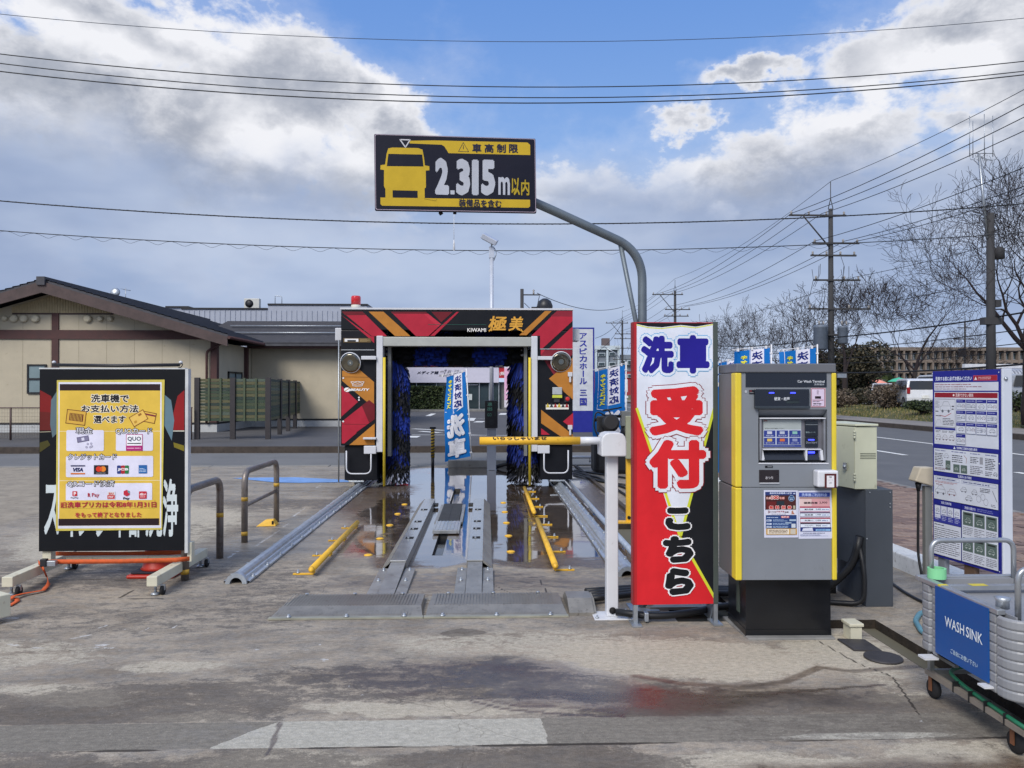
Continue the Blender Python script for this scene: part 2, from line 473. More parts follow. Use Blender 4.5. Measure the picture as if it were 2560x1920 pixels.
strip = N.mix(N.noise(N.map(OB, scale=(0.6, 22, 1)), 3, 6, 0.6), C(108, 103, 94), C(142, 136, 125))
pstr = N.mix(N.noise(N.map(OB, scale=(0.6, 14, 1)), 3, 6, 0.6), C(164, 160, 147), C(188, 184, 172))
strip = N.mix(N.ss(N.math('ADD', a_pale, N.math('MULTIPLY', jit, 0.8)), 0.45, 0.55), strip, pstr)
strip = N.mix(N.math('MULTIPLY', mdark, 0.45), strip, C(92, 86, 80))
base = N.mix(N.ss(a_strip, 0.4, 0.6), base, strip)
white = N.ss(N.math('ADD', a_white, N.math('MULTIPLY', jit, 1.2)), 0.5, 0.66)
base = N.mix(N.math('MULTIPLY', white, 0.7), base, C(204, 204, 202))
nE = N.noise(N.map(OB, scale=(1, 1.6, 1)), 26, 6, .72)
grain = N.math('MULTIPLY', N.lin(nG, 0.3, 0.7, 0.76, 1.2), N.lin(nE, .3, .7, .72, 1.26))
cg = N.node('ShaderNodeCombineXYZ'); [N.l.new(grain, cg.inputs[i]) for i in range(3)]
base = N.mix(1.0, base, cg.outputs[0], 'MULTIPLY')
vo = N.node('ShaderNodeTexVoronoi', feature='DISTANCE_TO_EDGE'); N.put(vo.inputs['Vector'], N.vmath('ADD', OB, N.vmath('MULTIPLY', N.map(N.node('ShaderNodeTexNoise').outputs['Color'], loc=(-.5, -.5, -.5)), (.5, .5, 0)))); vo.inputs['Scale'].default_value = .85
hair = N.math('MULTIPLY', N.ss(vo.outputs['Distance'], .0035, .0), N.ss(N.noise(N.map(OB, loc=(5, 1, 0)), 1.1, 3, .5), .48, .56))
base = N.mix(N.math('MULTIPLY', hair, .38), base, C(62, 54, 48))
chips = N.ss(N.noise(N.map(OB, loc=(8, 3, 0)), 70, 3, .6), .66, .73)
base = N.mix(N.math('MULTIPLY', chips, .55), base, C(196, 190, 178))
speck = N.ss(N.noise(OB, 95, 2, 0.5), 0.69, 0.74)
base = N.mix(N.math('MULTIPLY', speck, 0.45), base, C(70, 62, 56))
base = N.mix(N.math('MULTIPLY', N.ss(N.math('ADD', a_crack, N.math('MULTIPLY', jit, .35)), .35, .6), .85), base, C(44, 38, 33))
wj = N.math('ADD', a_wet, N.math('MULTIPLY', jit, 0.35))
wetm = N.ss(wj, 0.2, 0.75)
wetc = N.mix(1.0, base, (0.42, 0.36, 0.32), 'MULTIPLY')
base2 = N.mix(wetm, base, wetc)
rust = N.ss(N.noise(N.map(OB, scale=(1, 3, 1)), 1.9, 6, 0.65), 0.52, 0.7)
base2 = N.mix(N.math('MULTIPLY', N.math('MULTIPLY', wetm, rust), 0.6), base2, C(74, 44, 34))
N.put(b.inputs['Base Color'], base2)
film = N.ss(N.math('ADD', a_mir, N.math('MULTIPLY', N.math('ADD', N.math('MULTIPLY', N.math('SUBTRACT', nB, 0.5), 1.4), N.math('MULTIPLY', N.math('SUBTRACT', N.noise(N.map(OB, scale=(.55, 3.4, 1)), 3.0, 8, 0.7), 0.5), 1.2)), 1.0)), 0.22, 0.72)
rough = N.mixf(wetm, N.lin(nC, 0.3, 0.7, 0.72, 0.95), N.mixf(film, 0.24, 0.04))
sheen = N.ss(N.math('ADD', a_dew, N.math('MULTIPLY', jit, 0.8)), 0.4, 0.7)
rough = N.mixf(N.math('MULTIPLY', sheen, 0.85), rough, 0.26)
N.put(b.inputs['Roughness'], rough)
N.put(b.inputs['Specular IOR Level'], N.mixf(wetm, 0.35, 0.9)); N.put(b.inputs['Coat Weight'], N.math('MULTIPLY', film, wetm)); b.inputs['Coat Roughness'].default_value = .03; b.inputs['Coat IOR'].default_value = 1.6
bp = N.node('ShaderNodeBump'); bp.inputs['Distance'].default_value = 0.004
N.put(bp.inputs['Strength'], N.mixf(N.math('MAXIMUM', film, N.math('MULTIPLY', sheen, 0.6)), 0.75, 0.035))
N.l.new(N.math('ADD', N.math('MULTIPLY', nC, 0.7), N.math('MULTIPLY', nG, 0.5)), bp.inputs['Height']); N.l.new(bp.outputs[0], b.inputs['Normal'])

PY1 = 4.80
TRENCH = [(1.40, 1.75, 5.46, 8.86), (1.28, 1.75, 5.12, 5.46), (2.10, 2.62, 4.94, 5.12), (2.43, 2.62, 1.0, 4.94)]   # open drain round the terminal
def ellm(X, Y, cx, cy, rx, ry, rot=0, soft=0.35):
    c, s_ = math.cos(R(rot)), math.sin(R(rot)); x = X - cx; y = Y - cy
    d = np.sqrt(((x * c + y * s_) / rx) ** 2 + ((-x * s_ + y * c) / ry) ** 2)
    return 1 - sstep(d, 1 - soft, 1 + soft)
def strokem(X, Y, pts, w):
    d = np.full(X.shape, 9.0)
    for (ax, ay), (bx, by) in zip(pts[:-1], pts[1:]):
        vx, vy = bx - ax, by - ay; tt = np.clip(((X - ax) * vx + (Y - ay) * vy) / (vx * vx + vy * vy), 0, 1)
        d = np.minimum(d, np.hypot(X - ax - tt * vx, Y - ay - tt * vy))
    return 1 - sstep(d, w * 0.5, w * 1.4)
def gp(pts):
    """points read off the photograph, as places on the ground"""
    return [tuple(G(u, v)[:2]) for u, v in pts]
SLOTS = [(-0.575 + 0.065, -0.575 + 0.165, 7.25, 8.3), (-0.50, -0.40, 10.35, 12.1)]
def ground_sheet(name, xs, ys, z=0.0):
    X, Y = np.meshgrid(xs, ys); nx, ny = len(xs), len(ys)
    wob = vnoise(X, Y, 2.2, 3) - .5; wob2 = vnoise(X, Y, 0.9, 9) - .5
    co = np.stack([X, Y, np.full_like(X, z) + 0.004 * wob2], -1).reshape(-1, 3)
    idx = np.arange(nx * ny).reshape(ny, nx)
    F = np.stack([idx[:-1, :-1], idx[:-1, 1:], idx[1:, 1:], idx[1:, :-1]], -1).reshape(-1, 4)
    cx = (X[:-1, :-1] + X[1:, 1:]).ravel() / 2; cy = (Y[:-1, :-1] + Y[1:, 1:]).ravel() / 2
    keep = np.ones(len(F), bool)
    for a0, a1, b0, b1 in SLOTS + TRENCH: keep &= ~((cx > a0) & (cx < a1) & (cy > b0) & (cy < b1))
    F = F[keep]
    me = bpy.data.meshes.new(name)
    me.vertices.add(len(co)); me.vertices.foreach_set('co', co.ravel().astype(np.float32))
    me.loops.add(len(F) * 4); me.loops.foreach_set('vertex_index', F.ravel().astype(np.int32))
    me.polygons.add(len(F)); me.polygons.foreach_set('loop_start', np.arange(0, len(F) * 4, 4, dtype=np.int32))
    me.polygons.foreach_set('loop_total', np.full(len(F), 4, dtype=np.int32))
    me.polygons.foreach_set('use_smooth', np.ones(len(F), bool))
    me.update()
    # ---- stain maps
    X0, Y0 = X, Y; X = X0 + .42 * (vnoise(X0, Y0, 1.7, 51, 5) - .5); Y = Y0 + .26 * (vnoise(X0, Y0, 2.1, 77, 5) - .5)
    wob *= 1.0
    lane = (sstep(X, -2.6, -1.9) * (1 - sstep(X, 1.7, 2.0)) * sstep(Y + wob * .9, 6.7, 7.5) * (1 - sstep(Y, 15.2, 15.5)))
    lane = np.maximum(lane, (sstep(X, -1.35, -1.0) * (1 - sstep(X, 1.7, 2.0)) * sstep(Y + wob * .5, 6.55, 7.0)) * (1 - sstep(Y, 15.2, 15.5)))
    drywedge = ellm(X, Y, -2.0, 8.1, .8, 1.9, 0, .5)
    wet = np.clip(lane * (1 - 0.75 * drywedge), 0, 1)
    wet = np.maximum(wet, 0.85 * ellm(X, Y, 1.8, 3.05, 0.9, .18, 0, .6)); wet = np.maximum(wet, .62 * ellm(X, Y, .9, 3.85, 1.1, .2, 0, .6)); wet = np.maximum(wet, .55 * ellm(X, Y, -.2, 4.2, .9, .3, 0, .7)); wet = np.maximum(wet, .5 * ellm(X, Y, 0, 6.2, 1.6, .45, 0, .7))
    wet = np.maximum(wet, 0.6 * strokem(X0, Y0, gp([(1590, 1690), (1700, 1708), (1850, 1718), (1960, 1705), (2050, 1668), (2130, 1678), (2290, 1666)]), .035))
    wet = np.maximum(wet, 0.8 * strokem(X0, Y0, gp([(1600, 1722), (1780, 1742), (1900, 1738), (2040, 1725), (2210, 1712)]), .014))
    wet = np.maximum(wet, 0.8 * strokem(X0, Y0, gp([(1180, 1742), (1300, 1765), (1430, 1768), (1560, 1785)]), .012))
    wet = np.maximum(wet, 0.8 * strokem(X0, Y0, gp([(1180, 1752), (1260, 1772), (1400, 1785), (1560, 1792)]), .014))
    wet = np.maximum(wet, 0.9 * strokem(X0, Y0, gp([(700, 1808), (685, 1850), (668, 1890)]), .012))
    mirror = np.zeros_like(X)
    for a in ((-0.38, 9.0, .62, 2.4, 0), (-.4, 11.6, .8, 1.8, 0), (.6, 11.6, .45, 1.2, 0), (-0.4, 14.0, 1.3, 1.75, 0), (.75, 13.2, .9, 1.4, 0), (-.35, 7.6, .45, .75, 0), (.3, 8.8, .24, 1.6, 0), (.25, 7.25, .3, .3, 0), (-1.3, 9.6, .3, 2.2, 0), (-1.35, 7.6, .4, .5, 0), (.9, 10.2, .35, 2.5, 0), (1.0, 7.6, .35, .5, 0), (-1.9, 13.5, .6, 1.2, 0)):
        mirror = np.maximum(mirror, ellm(X, Y, *a) * (1.0 if a[0] > -1 else .8))
    sheen = 0.75 * drywedge * sstep(Y, 6.9, 7.6) + 1.1 * ellm(X, Y, .45, 4.05, .42, .26, -35, .5) + .6 * ellm(X, Y, .15, 4.15, .5, .3, 0, .6)
    sheen = np.maximum(sheen, 0.55 * sstep(Y, 9, 11) * (1 - sstep(X, -2.4, -2.1)))
    sheen = np.maximum(sheen, .55 * ellm(X, Y, -1.2, 3.5, .35, .16, 0, .5))
    dark = 0.30 + 0.35 * (vnoise(X, Y * 1.6, .8, 21) - .5)
    for a in ((-2.6, 3.75, 1.1, .28, 0, .85), (-1.6, 3.85, 1.0, .3, 0, .75), (-.6, 4.1, .9, .35, 0, .6), (.35, 4.1, .8, .45, 0, .75), (.9, 3.75, .6, .3, -10, .95), (1.6, 3.7, .9, .22, 0, .95), (1.9, 3.55, .7, .12, 0, .9), (-1.5, 3.1, 1.6, .28, 0, .8), (.15, 3.12, .75, .2, 0, 1.0), (-2.2, 5.3, 1.6, .5, 0, .45), (-1.7, 6.0, .4, 1.2, 0, .5), (-3.3, 6.6, 1.5, .6, 0, .6), (-3.2, 8.6, 1.8, .6, 0, .5), (-2.9, 10.6, 1.3, .7, 0, .6), (.1, 6.1, .7, .5, 0, .4)):
        dark = np.maximum(dark, a[5] * ellm(X, Y, a[0], a[1], a[2], a[3], a[4], .55))
    dark = np.maximum(dark, .9 * ellm(X, Y, -.2, 4.95, .13, .1, 0, .2))
    pale = 0.22 + 0.4 * (vnoise(X * .8, Y * 1.5, .9, 33) - .5)
    for a in ((1.1, 4.45, .9, .35, -8, .95), (.3, 4.75, 1.0, .3, 0, .6), (-.1, 3.78, .75, .10, 0, .95), (-2.2, 4.0, .45, .14, -20, .7), (-1.75, 4.35, .4, .12, 0, .7), (1.25, 3.12, .55, .2, 0, .98), (-.75, 3.15, .6, .18, 0, .9), (2.1, 3.2, .5, .16, 0, .9), (-3.0, 4.6, .9, .3, 0, .6), (-.3, 5.9, 1.0, .3, 0, .55), (-1.35, 3.68, .35, .05, 0, .7), (1.75, 3.66, .2, .03, 0, .8), (1.4, 3.9, .35, .05, 0, .8), (2.0, 3.85, .3, .05, 0, .8), (-3.9, 8.8, 1.0, 1.8, 0, 1.1), (2.1, 4.6, .3, .7, 0, .8)):
        pale = np.maximum(pale, a[5] * ellm(X, Y, a[0], a[1], a[2], a[3], a[4], .5))
    dark *= 1 - .8 * np.clip(ellm(X, Y, 1.1, 4.5, .9, .4, 0, .3) + ellm(X, Y, -.1, 3.78, .7, .08, 0, .3), 0, 1)
    X, Y = X0, Y0; X_, Y_ = X, Y
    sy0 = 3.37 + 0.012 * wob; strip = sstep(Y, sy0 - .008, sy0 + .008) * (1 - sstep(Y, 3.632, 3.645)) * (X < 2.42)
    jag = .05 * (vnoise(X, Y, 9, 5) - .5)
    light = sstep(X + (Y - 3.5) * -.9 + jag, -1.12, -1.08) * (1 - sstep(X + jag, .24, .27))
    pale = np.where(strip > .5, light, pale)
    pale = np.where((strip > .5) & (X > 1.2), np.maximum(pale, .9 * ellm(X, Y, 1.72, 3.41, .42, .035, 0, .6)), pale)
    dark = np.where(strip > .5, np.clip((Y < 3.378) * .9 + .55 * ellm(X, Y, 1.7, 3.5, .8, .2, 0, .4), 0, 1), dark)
    white = np.zeros_like(X)
    for (u, v, ru, rv) in ((815, 1650, 26, 12), (800, 1612, 10, 5), (765, 1625, 9, 4), (836, 1640, 18, 4), (640, 1625, 18, 5), (448, 1832, 6, 2), (1505, 1612, 9, 6), (870, 1715, 12, 5), (905, 1738, 10, 4), (2234, 1732, 9, 6), (2304, 1804, 10, 5), (650, 1685, 9, 3), (1290, 1605, 6, 3)):
        g0 = G(u, v); white = np.maximum(white, .72 * ellm(X, Y, g0.x, g0.y, .6 * ru / FPX * g0.y, .6 * rv / FPX * g0.y * g0.y / EYE, 0, .8))
    # faded tyre marks: rows of short pale dashes
    for (u0, v0, n_, du, dv) in ((20, 1545, 9, 9, 1), (5, 1560, 12, 9, -1), (95, 1566, 7, 7, -2), (235, 1574, 6, 6, -2), (310, 1574, 5, 6, -2), (355, 1578, 5, 6, -3), (410, 1580, 6, 6, -3), (175, 1596, 9, 6, -1), (15, 1610, 12, 8, 1), (200, 1612, 10, 8, 0), (245, 1616, 9, 7, 1)):
        for k in range(n_):
            g0 = G(u0 + du * k, v0 + dv * k); white = np.maximum(white, .62 * ellm(X, Y, g0.x, g0.y, .009, .028, -25, .4))
    for seg in (((570, 1395), (595, 1378)), ((640, 1365), (700, 1325)), ((704, 1320), (722, 1308)), ((735, 1290), (765, 1268)), ((790, 1220), (800, 1213))):
        white = np.maximum(white, .66 * strokem(X, Y, gp(seg), .02))
    crack = np.zeros_like(X)
    for seg in ([(1220, 1452), (1262, 1478), (1300, 1490)], [(1350, 1450), (1366, 1480), (1368, 1500)], [(245, 1495), (330, 1497), (410, 1496)], [(300, 1496), (340, 1470), (372, 1450)], [(120, 1448), (240, 1449), (360, 1452)], [(2000, 1580), (2060, 1610), (2130, 1650), (2160, 1665), (2230, 1690), (2300, 1790)]):
        crack = np.maximum(crack, .72 * strokem(X, Y, gp(seg), .009))
    crack = np.maximum(crack, (1 - sstep(np.abs(Y_ - 3.372), .004, .014)) * (X_ < 2.42) * (.3 + .7 * sstep(vnoise(X_, Y_ * .2, 3, 61), .3, .7)))
    crack = np.maximum(crack, .75 * (1 - sstep(np.abs(Y_ - 3.64), .004, .013)) * (X_ < 2.42) * sstep(vnoise(X_, Y_ * .2, 2.2, 63), .4, .8))
    for k, v in (('wet', wet), ('dark', dark), ('pale', pale), ('strip', strip), ('white', white), ('mirror', mirror), ('sheen', sheen), ('crack', crack)):
        at = me.attributes.new(k, 'FLOAT', 'POINT'); at.data.foreach_set('value', v.ravel().astype(np.float32))
    me.materials.append(MATS['forecourt'])
    ob = bpy.data.objects.new(name, me); col.objects.link(ob); return tag(ob, kind='structure')
def grow(a, b, s0, s1):
    out = [a]; 
    while out[-1] < b:
        f = (out[-1] - a) / (b - a); out.append(out[-1] + s0 + (s1 - s0) * f)
    out[-1] = b; return out
ys = sorted(set(grow(1.6, 15.7, 0.014, 0.06)) | {7.25, 8.3, 10.35, 12.1, 5.12, 5.46, 8.86, 4.94})
xs = sorted(set(np.round(np.concatenate([np.arange(-5.6, -2.5, .035), np.arange(-2.5, 1.77, .02), [1.77]]), 4)) | {-0.51, -0.41, -.50, -.40, 1.28, 1.40, 1.75})
ysA = [y for y in ys if y >= PY1] ; ysA = [PY1] + ysA if ysA[0] > PY1 else ysA
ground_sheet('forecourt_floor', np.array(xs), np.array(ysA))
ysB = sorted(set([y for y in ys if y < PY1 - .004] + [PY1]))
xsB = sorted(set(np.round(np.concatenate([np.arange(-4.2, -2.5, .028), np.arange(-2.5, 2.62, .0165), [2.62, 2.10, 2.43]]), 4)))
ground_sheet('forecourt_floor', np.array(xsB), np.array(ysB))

# --- simple surfaces
asph = mat('asphalt', C(96, 97, 99), .85, var=.10, scale=1.2, bump=.003, bscale=160)
asph_w = mat('asphalt_worn', C(112, 112, 111), .85, var=.10, scale=.8, bump=.003, bscale=160, dirt=.15, dirtc=C(70, 66, 62))
asph_d = mat('asphalt_dark', C(84, 83, 84), .88, var=.14, scale=.9, bump=.004, bscale=140)
conc = mat('concrete', C(150, 140, 124), .85, var=.16, scale=3.5, bump=.003, bscale=90, dirt=.45, dirtc=C(92, 80, 66))
conc_g = mat('concrete_grey', C(128, 127, 124), .85, var=.16, scale=4, bump=.003, bscale=90, dirt=.35, dirtc=C(70, 66, 60))
conc_d = mat('kerb_dark', C(70, 62, 56), .9, var=.25, scale=5, bump=.006, bscale=50, dirt=.5, dirtc=C(34, 30, 27))
conc_isl = mat('concrete_island', C(168, 156, 138), .85, var=.14, scale=3, bump=.003, bscale=90, dirt=.35, dirtc=C(110, 96, 80))
paintw = mat('road_paint', C(222, 222, 218), .7, var=.06, scale=20, dirt=.2, dirtc=C(120, 118, 114))
whitec = mat('kerb_white', C(214, 214, 210), .75, var=.08, scale=8, dirt=.45, dirtc=C(110, 104, 96))
def sheet(name, x0, y0, x1, y1, z, m_): return struct(name, MB().quad((x0, y0, z), (x1, y0, z), (x1, y1, z), (x0, y1, z)), m_)
sheet('ground', -900, -60, 900, 1500, -0.06, mat('far_ground', C(104, 100, 84), .95, var=.2, scale=.02))
# concrete beyond the fine sheet, to the sides of the forecourt and behind the photographer
sheet('forecourt_apron', -40, -12, -4.2, PY1, -0.004, conc); sheet('forecourt_apron', -40, PY1, -5.6, 15.7, -0.004, conc); sheet('forecourt_apron', -4.2, -12, 9, 1.6, -0.004, conc)
# cross road behind the machine, with its row of drain covers and kerb
sheet('side_road', -60, 16.0, 6.2, 19.2, -0.006, asph_w)
struct('kerb', MB().box((-60, 19.2, -.05), (6.2, 19.42, .15)), conc_d)
sheet('shop_car_park', -60, 19.42, 6.2, 70, .148, asph_d)
row = struct('drain_channel', MB().box((-60, 15.7, -.05), (1.36, 16.0, -.008)), conc_g)
dc = mat('drain_cover', C(138, 134, 126), .85, var=.12, scale=5, bump=.003, bscale=80, dirt=.3, dirtc=C(80, 74, 66)); dcd = mat('drain_grate', C(74, 74, 74), .6, var=.1)
c0 = None
for k in range(26):
    x = -13.4 + k * .6
    if x > 1.2: break
    if c0 is None: c0 = MB().box((.006, 0, -.04), (.594, .29, .004)).build('cover_slab', dc, row, bevel=.004)
    else:
        c = c0.copy(); col.objects.link(c); c.parent = row; c0_ = c
    c_ = c0 if k == 0 else c
    c_.location = (x, 15.705 + rng.uniform(-.006, .006), rng.uniform(-.004, .004)); c_.rotation_euler = (0, 0, rng.uniform(-.012, .012))
# parking marks seen through the machine
mk = MB()
def mark(p0, p1, w, z=.153):
    a, b = Vector(p0), Vector(p1); d = (b - a).normalized(); n_ = Vector((-d.y, d.x)) * w / 2
    mk.add([(a.x - n_.x, a.y - n_.y, z), (b.x - n_.x, b.y - n_.y, z), (b.x + n_.x, b.y + n_.y, z), (a.x + n_.x, a.y + n_.y, z)], [(0, 1, 2, 3)])
def gz(u, v, z=.15): g_ = G(u, v, z); return (g_.x, g_.y)
for a, b_, w in (((1022, 1094), (1032, 1090), .5), ((1032, 1072), (1112, 1076), .25), ((1050, 1078), (1100, 1082), .25), ((1112, 1086), (1200, 1088), .16), ((1070, 1040), (1084, 1034), .3), ((1174, 1052), (1180, 1045), .4), ((1194, 1056), (1203, 1053), .4), ((1255, 1037), (1260, 1033), .4), ((1280, 1050), (1286, 1045), .4), ((1185, 1046), (1215, 1046), .12), ((1030, 1087), (1290, 1089), .12)):
    mark(gz(*a), gz(*b_), w)
struct('parking_marks', mk, paintw)
# blue painted patch on the forecourt
bp_ = [G(u, v).xy for u, v in ((580, 1196), (615, 1195), (740, 1194), (860, 1200), (880, 1206), (750, 1208), (690, 1207), (640, 1202))]
struct('blue_ground_marking', MB().add([(p.x, p.y, .007) for p in bp_], [tuple(range(len(bp_)))]), mat('blue_ground_paint', C(120, 160, 215), .7, var=.1, scale=5, dirt=.2, dirtc=C(150, 150, 150)))

# concrete island beyond the open drain, and the drain itself
ground_sheet('island_floor', np.array(sorted({1.77, 1.85, 1.95, 2.05, 2.10} | set(np.round(np.arange(2.1, 3.56, .04), 3)) | {2.62, 2.43, 3.56})), np.array(sorted(set(y for y in grow(4.80, 15.7, .04, .09)) | {4.94, 5.12})), .001)
ground_sheet('island_floor', np.array(sorted(set(np.round(np.arange(2.62, 3.56, .03), 3)) | {3.56})), np.array(grow(1.6, 4.80, .03, .05)), .001)
ground_sheet('island_floor', np.array([1.75, 1.79]), np.array(grow(5.1, 8.9, .1, .1)), .0)
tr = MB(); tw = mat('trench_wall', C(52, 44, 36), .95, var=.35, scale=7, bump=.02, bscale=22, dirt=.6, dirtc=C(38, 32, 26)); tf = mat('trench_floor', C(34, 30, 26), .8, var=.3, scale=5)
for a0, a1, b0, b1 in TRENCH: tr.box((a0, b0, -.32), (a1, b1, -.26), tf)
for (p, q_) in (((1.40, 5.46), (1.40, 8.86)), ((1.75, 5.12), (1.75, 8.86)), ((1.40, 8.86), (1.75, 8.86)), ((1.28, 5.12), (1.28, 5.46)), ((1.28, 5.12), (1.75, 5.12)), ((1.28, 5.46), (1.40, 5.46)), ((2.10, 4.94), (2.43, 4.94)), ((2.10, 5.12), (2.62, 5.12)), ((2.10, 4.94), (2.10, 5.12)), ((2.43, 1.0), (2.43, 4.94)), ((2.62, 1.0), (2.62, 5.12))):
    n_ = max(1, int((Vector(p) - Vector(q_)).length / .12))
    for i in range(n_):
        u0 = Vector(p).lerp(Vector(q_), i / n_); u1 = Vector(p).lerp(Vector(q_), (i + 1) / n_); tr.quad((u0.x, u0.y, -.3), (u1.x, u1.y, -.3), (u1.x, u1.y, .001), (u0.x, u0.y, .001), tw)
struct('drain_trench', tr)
struct('lane_kerb', MB().box((1.772, 8.9, -.05), (1.83, 15.6, .035)), conc_d)
struct('white_kerb', MB().box((3.56, 1.0, -.05), (3.75, 15.7, .14)), whitec, bevel=.012)
sheet('pavement', 3.75, -6, 6.2, 60, .11, mat('paving_bed', C(96, 82, 74), .95, var=.2, scale=9))
# pavers laid one by one where the photograph shows them, the rest in one mesh
pm = [mat('paver_%d' % i, c, .9, var=.2, scale=14, bump=.002, bscale=120, dirt=.2, dirtc=C(70, 60, 56)) for i, c in enumerate((C(128, 108, 98), C(114, 95, 88), C(140, 120, 108)))]
pav = bpy.data.objects['pavement']
pmesh = []
for i in range(3):
    o_ = MB().box((.004, .004, -.04), (.216, .106, .018)).build('brick', pm[i], pav, bevel=.004); pmesh.append(o_)
cells = []
for j in range(int((26 - 3.6) / .11)):
    for i in range(11):
        cells.append((3.77 + i * .22 - (.11 if j % 2 else 0), 3.6 + j * .11))
def seen(x, y):
    u = 1216 + x / y * FPX; return (2215 < u < 2345 or 2505 < u < 2580) and y < 11
vis = [c for c in cells if seen(c[0] + .1, c[1])]; vis.sort(key=lambda c: c[1]); near = vis[:300]; ns = set(near)
used = [False] * 3
for n_, (x, y) in enumerate(near):
    i = int(rng.integers(3))
    if not used[i]: o_ = pmesh[i]; used[i] = True
    else: o_ = pmesh[i].copy(); col.objects.link(o_); o_.parent = pav
    o_.location = (x, y, .112 + rng.uniform(-.003, .003)); o_.rotation_euler = (rng.uniform(-.01, .01), 0, rng.uniform(-.012, .012))
rm = MB()
for c in cells:
    if c in ns: continue
    x, y = c; z = .128 + rng.uniform(-.003, .003)
    rm.add([(x + .004, y + .004, z), (x + .216, y + .004, z), (x + .216, y + .106, z), (x + .004, y + .106, z)], [(0, 1, 2, 3)], pm[int(rng.integers(3))])
tag(rm.build('far_bricks', None, pav), kind='stuff')

# main road, its lines, the far kerb, pavement and grass bank
sheet('road', 6.2, -6, 16.6, 700, -.004, asph)
struct('gutter_stone', MB().box((6.2, -6, -.05), (6.42, 120, .09)), conc_g)
rl = MB()
def rr(x0, x1, y0, y1): rl.add([(x0, y0, .002), (x1, y0, .002), (x1, y1, .002), (x0, y1, .002)], [(0, 1, 2, 3)])
rr(6.52, 6.66, -6, 300); rr(12.75, 12.9, -6, 300)
for k in range(24): rr(9.9, 10.05, 1.2 + k * 8.4, 1.2 + k * 8.4 + 4.6)
struct('road_lines', rl, paintw)
struct('kerb', MB().box((16.6, -6, -.05), (16.85, 400, .17)), conc_d)
sheet('far_pavement', 16.85, -6, 19.3, 400, .165, mat('far_paving', C(136, 130, 124), .9, var=.12, scale=2, dirt=.3, dirtc=C(90, 84, 76)))
# bank: cross-section rising from the pavement, with patches of dry grass
bx = [19.3, 20.2, 21.5, 23, 26, 40, 80, 260]; bz = [.14, .3, .48, .58, .5, .42, .3, .2]; by = list(np.arange(-6, 30, 3)) + list(np.arange(30, 110, 4)) + [130, 180, 260, 420]
bk = MB(); vs = [(x + (rng.uniform(-.25, .25) if 0 < i < 6 else 0), y, z + (rng.uniform(-.07, .07) if i else 0)) for y in by for i, (x, z) in enumerate(zip(bx, bz))]
nb = len(bx); bk.add(vs, [(j * nb + i, j * nb + i + 1, (j + 1) * nb + i + 1, (j + 1) * nb + i) for j in range(len(by) - 1) for i in range(nb - 1)], sm=True)
gm = bpy.data.materials.new('bank_turf'); gm.use_nodes = True; N = NT(gm.node_tree); N.n.clear()
b = N.node('ShaderNodeBsdfPrincipled'); o = N.node('ShaderNodeOutputMaterial'); N.l.new(b.outputs[0], o.inputs[0]); t = N.node('ShaderNodeTexCoord'); OB = t.outputs['Object']
g1 = N.noise(OB, .22, 6, .65, .4); g2 = N.noise(OB, 6, 6, .7)
cc = N.mix(N.ss(g1, .42, .58), C(78, 84, 46), C(134, 122, 84)); cc = N.mix(N.math('MULTIPLY', g2, .6), cc, C(62, 62, 36)); N.put(b.inputs['Base Color'], cc); b.inputs['Roughness'].default_value = .95
MATS['bank_turf'] = gm
struct('grass_bank', bk, gm)
# short grass on the bank, one mass
gb = MB(); gcol = [mat('blade_green', C(92, 98, 52), .8, var=.2), mat('blade_dry', C(150, 136, 92), .8, var=.2)]
for k in range(7000):
    y = rng.uniform(24, 62); x = 19.4 + abs(rng.normal(0, 2.0)); z = float(np.interp(x, bx, bz)); h = rng.uniform(.05, .14); a = rng.uniform(0, 3.1); w = .035
    gb.add([(x - w * math.cos(a), y - w * math.sin(a), z - .05), (x + w * math.cos(a), y + w * math.sin(a), z - .05), (x + rng.uniform(-.05, .05), y + rng.uniform(-.05, .05), z + h)], [(0, 1, 2)], gcol[int(rng.random() < .45)])
tag(gb.build('grass'), 'short patchy grass, part green part dry, on the bank beyond the road', 'grass', kind='stuff')

# recessed slots in the lane floor
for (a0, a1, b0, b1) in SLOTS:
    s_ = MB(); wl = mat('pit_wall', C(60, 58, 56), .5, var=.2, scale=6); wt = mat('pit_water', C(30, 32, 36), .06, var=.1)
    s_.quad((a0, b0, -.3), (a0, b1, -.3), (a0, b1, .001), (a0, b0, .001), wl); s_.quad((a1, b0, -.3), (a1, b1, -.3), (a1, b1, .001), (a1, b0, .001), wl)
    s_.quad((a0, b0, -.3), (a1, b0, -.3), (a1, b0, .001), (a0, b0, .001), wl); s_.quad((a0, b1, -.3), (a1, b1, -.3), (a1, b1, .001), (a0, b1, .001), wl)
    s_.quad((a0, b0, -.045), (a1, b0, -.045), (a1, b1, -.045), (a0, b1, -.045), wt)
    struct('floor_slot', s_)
# inspection covers set flush by the terminal
hc = mat('iron_cover', C(66, 64, 66), .6, metal=.3, var=.15, scale=20, bump=.002, bscale=120)
q = [G(u, v).xy for u, v in ((2093, 1600), (2162, 1602), (2205, 1630), (2135, 1628))]
mbx = MB(); mbx.prism([(p.x, p.y) for p in q], -.02, .011, hc)
tag(mbx.build('handhole_cover', hc, bevel=.003), 'square grey iron floor cover beside the black plinth of the terminal', 'floor cover')
g0 = G(2208, 1646); mbx = MB(); mbx.lathe([(.105, 0), (.105, .010), (.098, .012)], (g0.x, g0.y, 0), 28, hc)
tag(mbx.build('manhole_cover', hc), 'small round iron floor cover beside the open drain', 'floor cover')
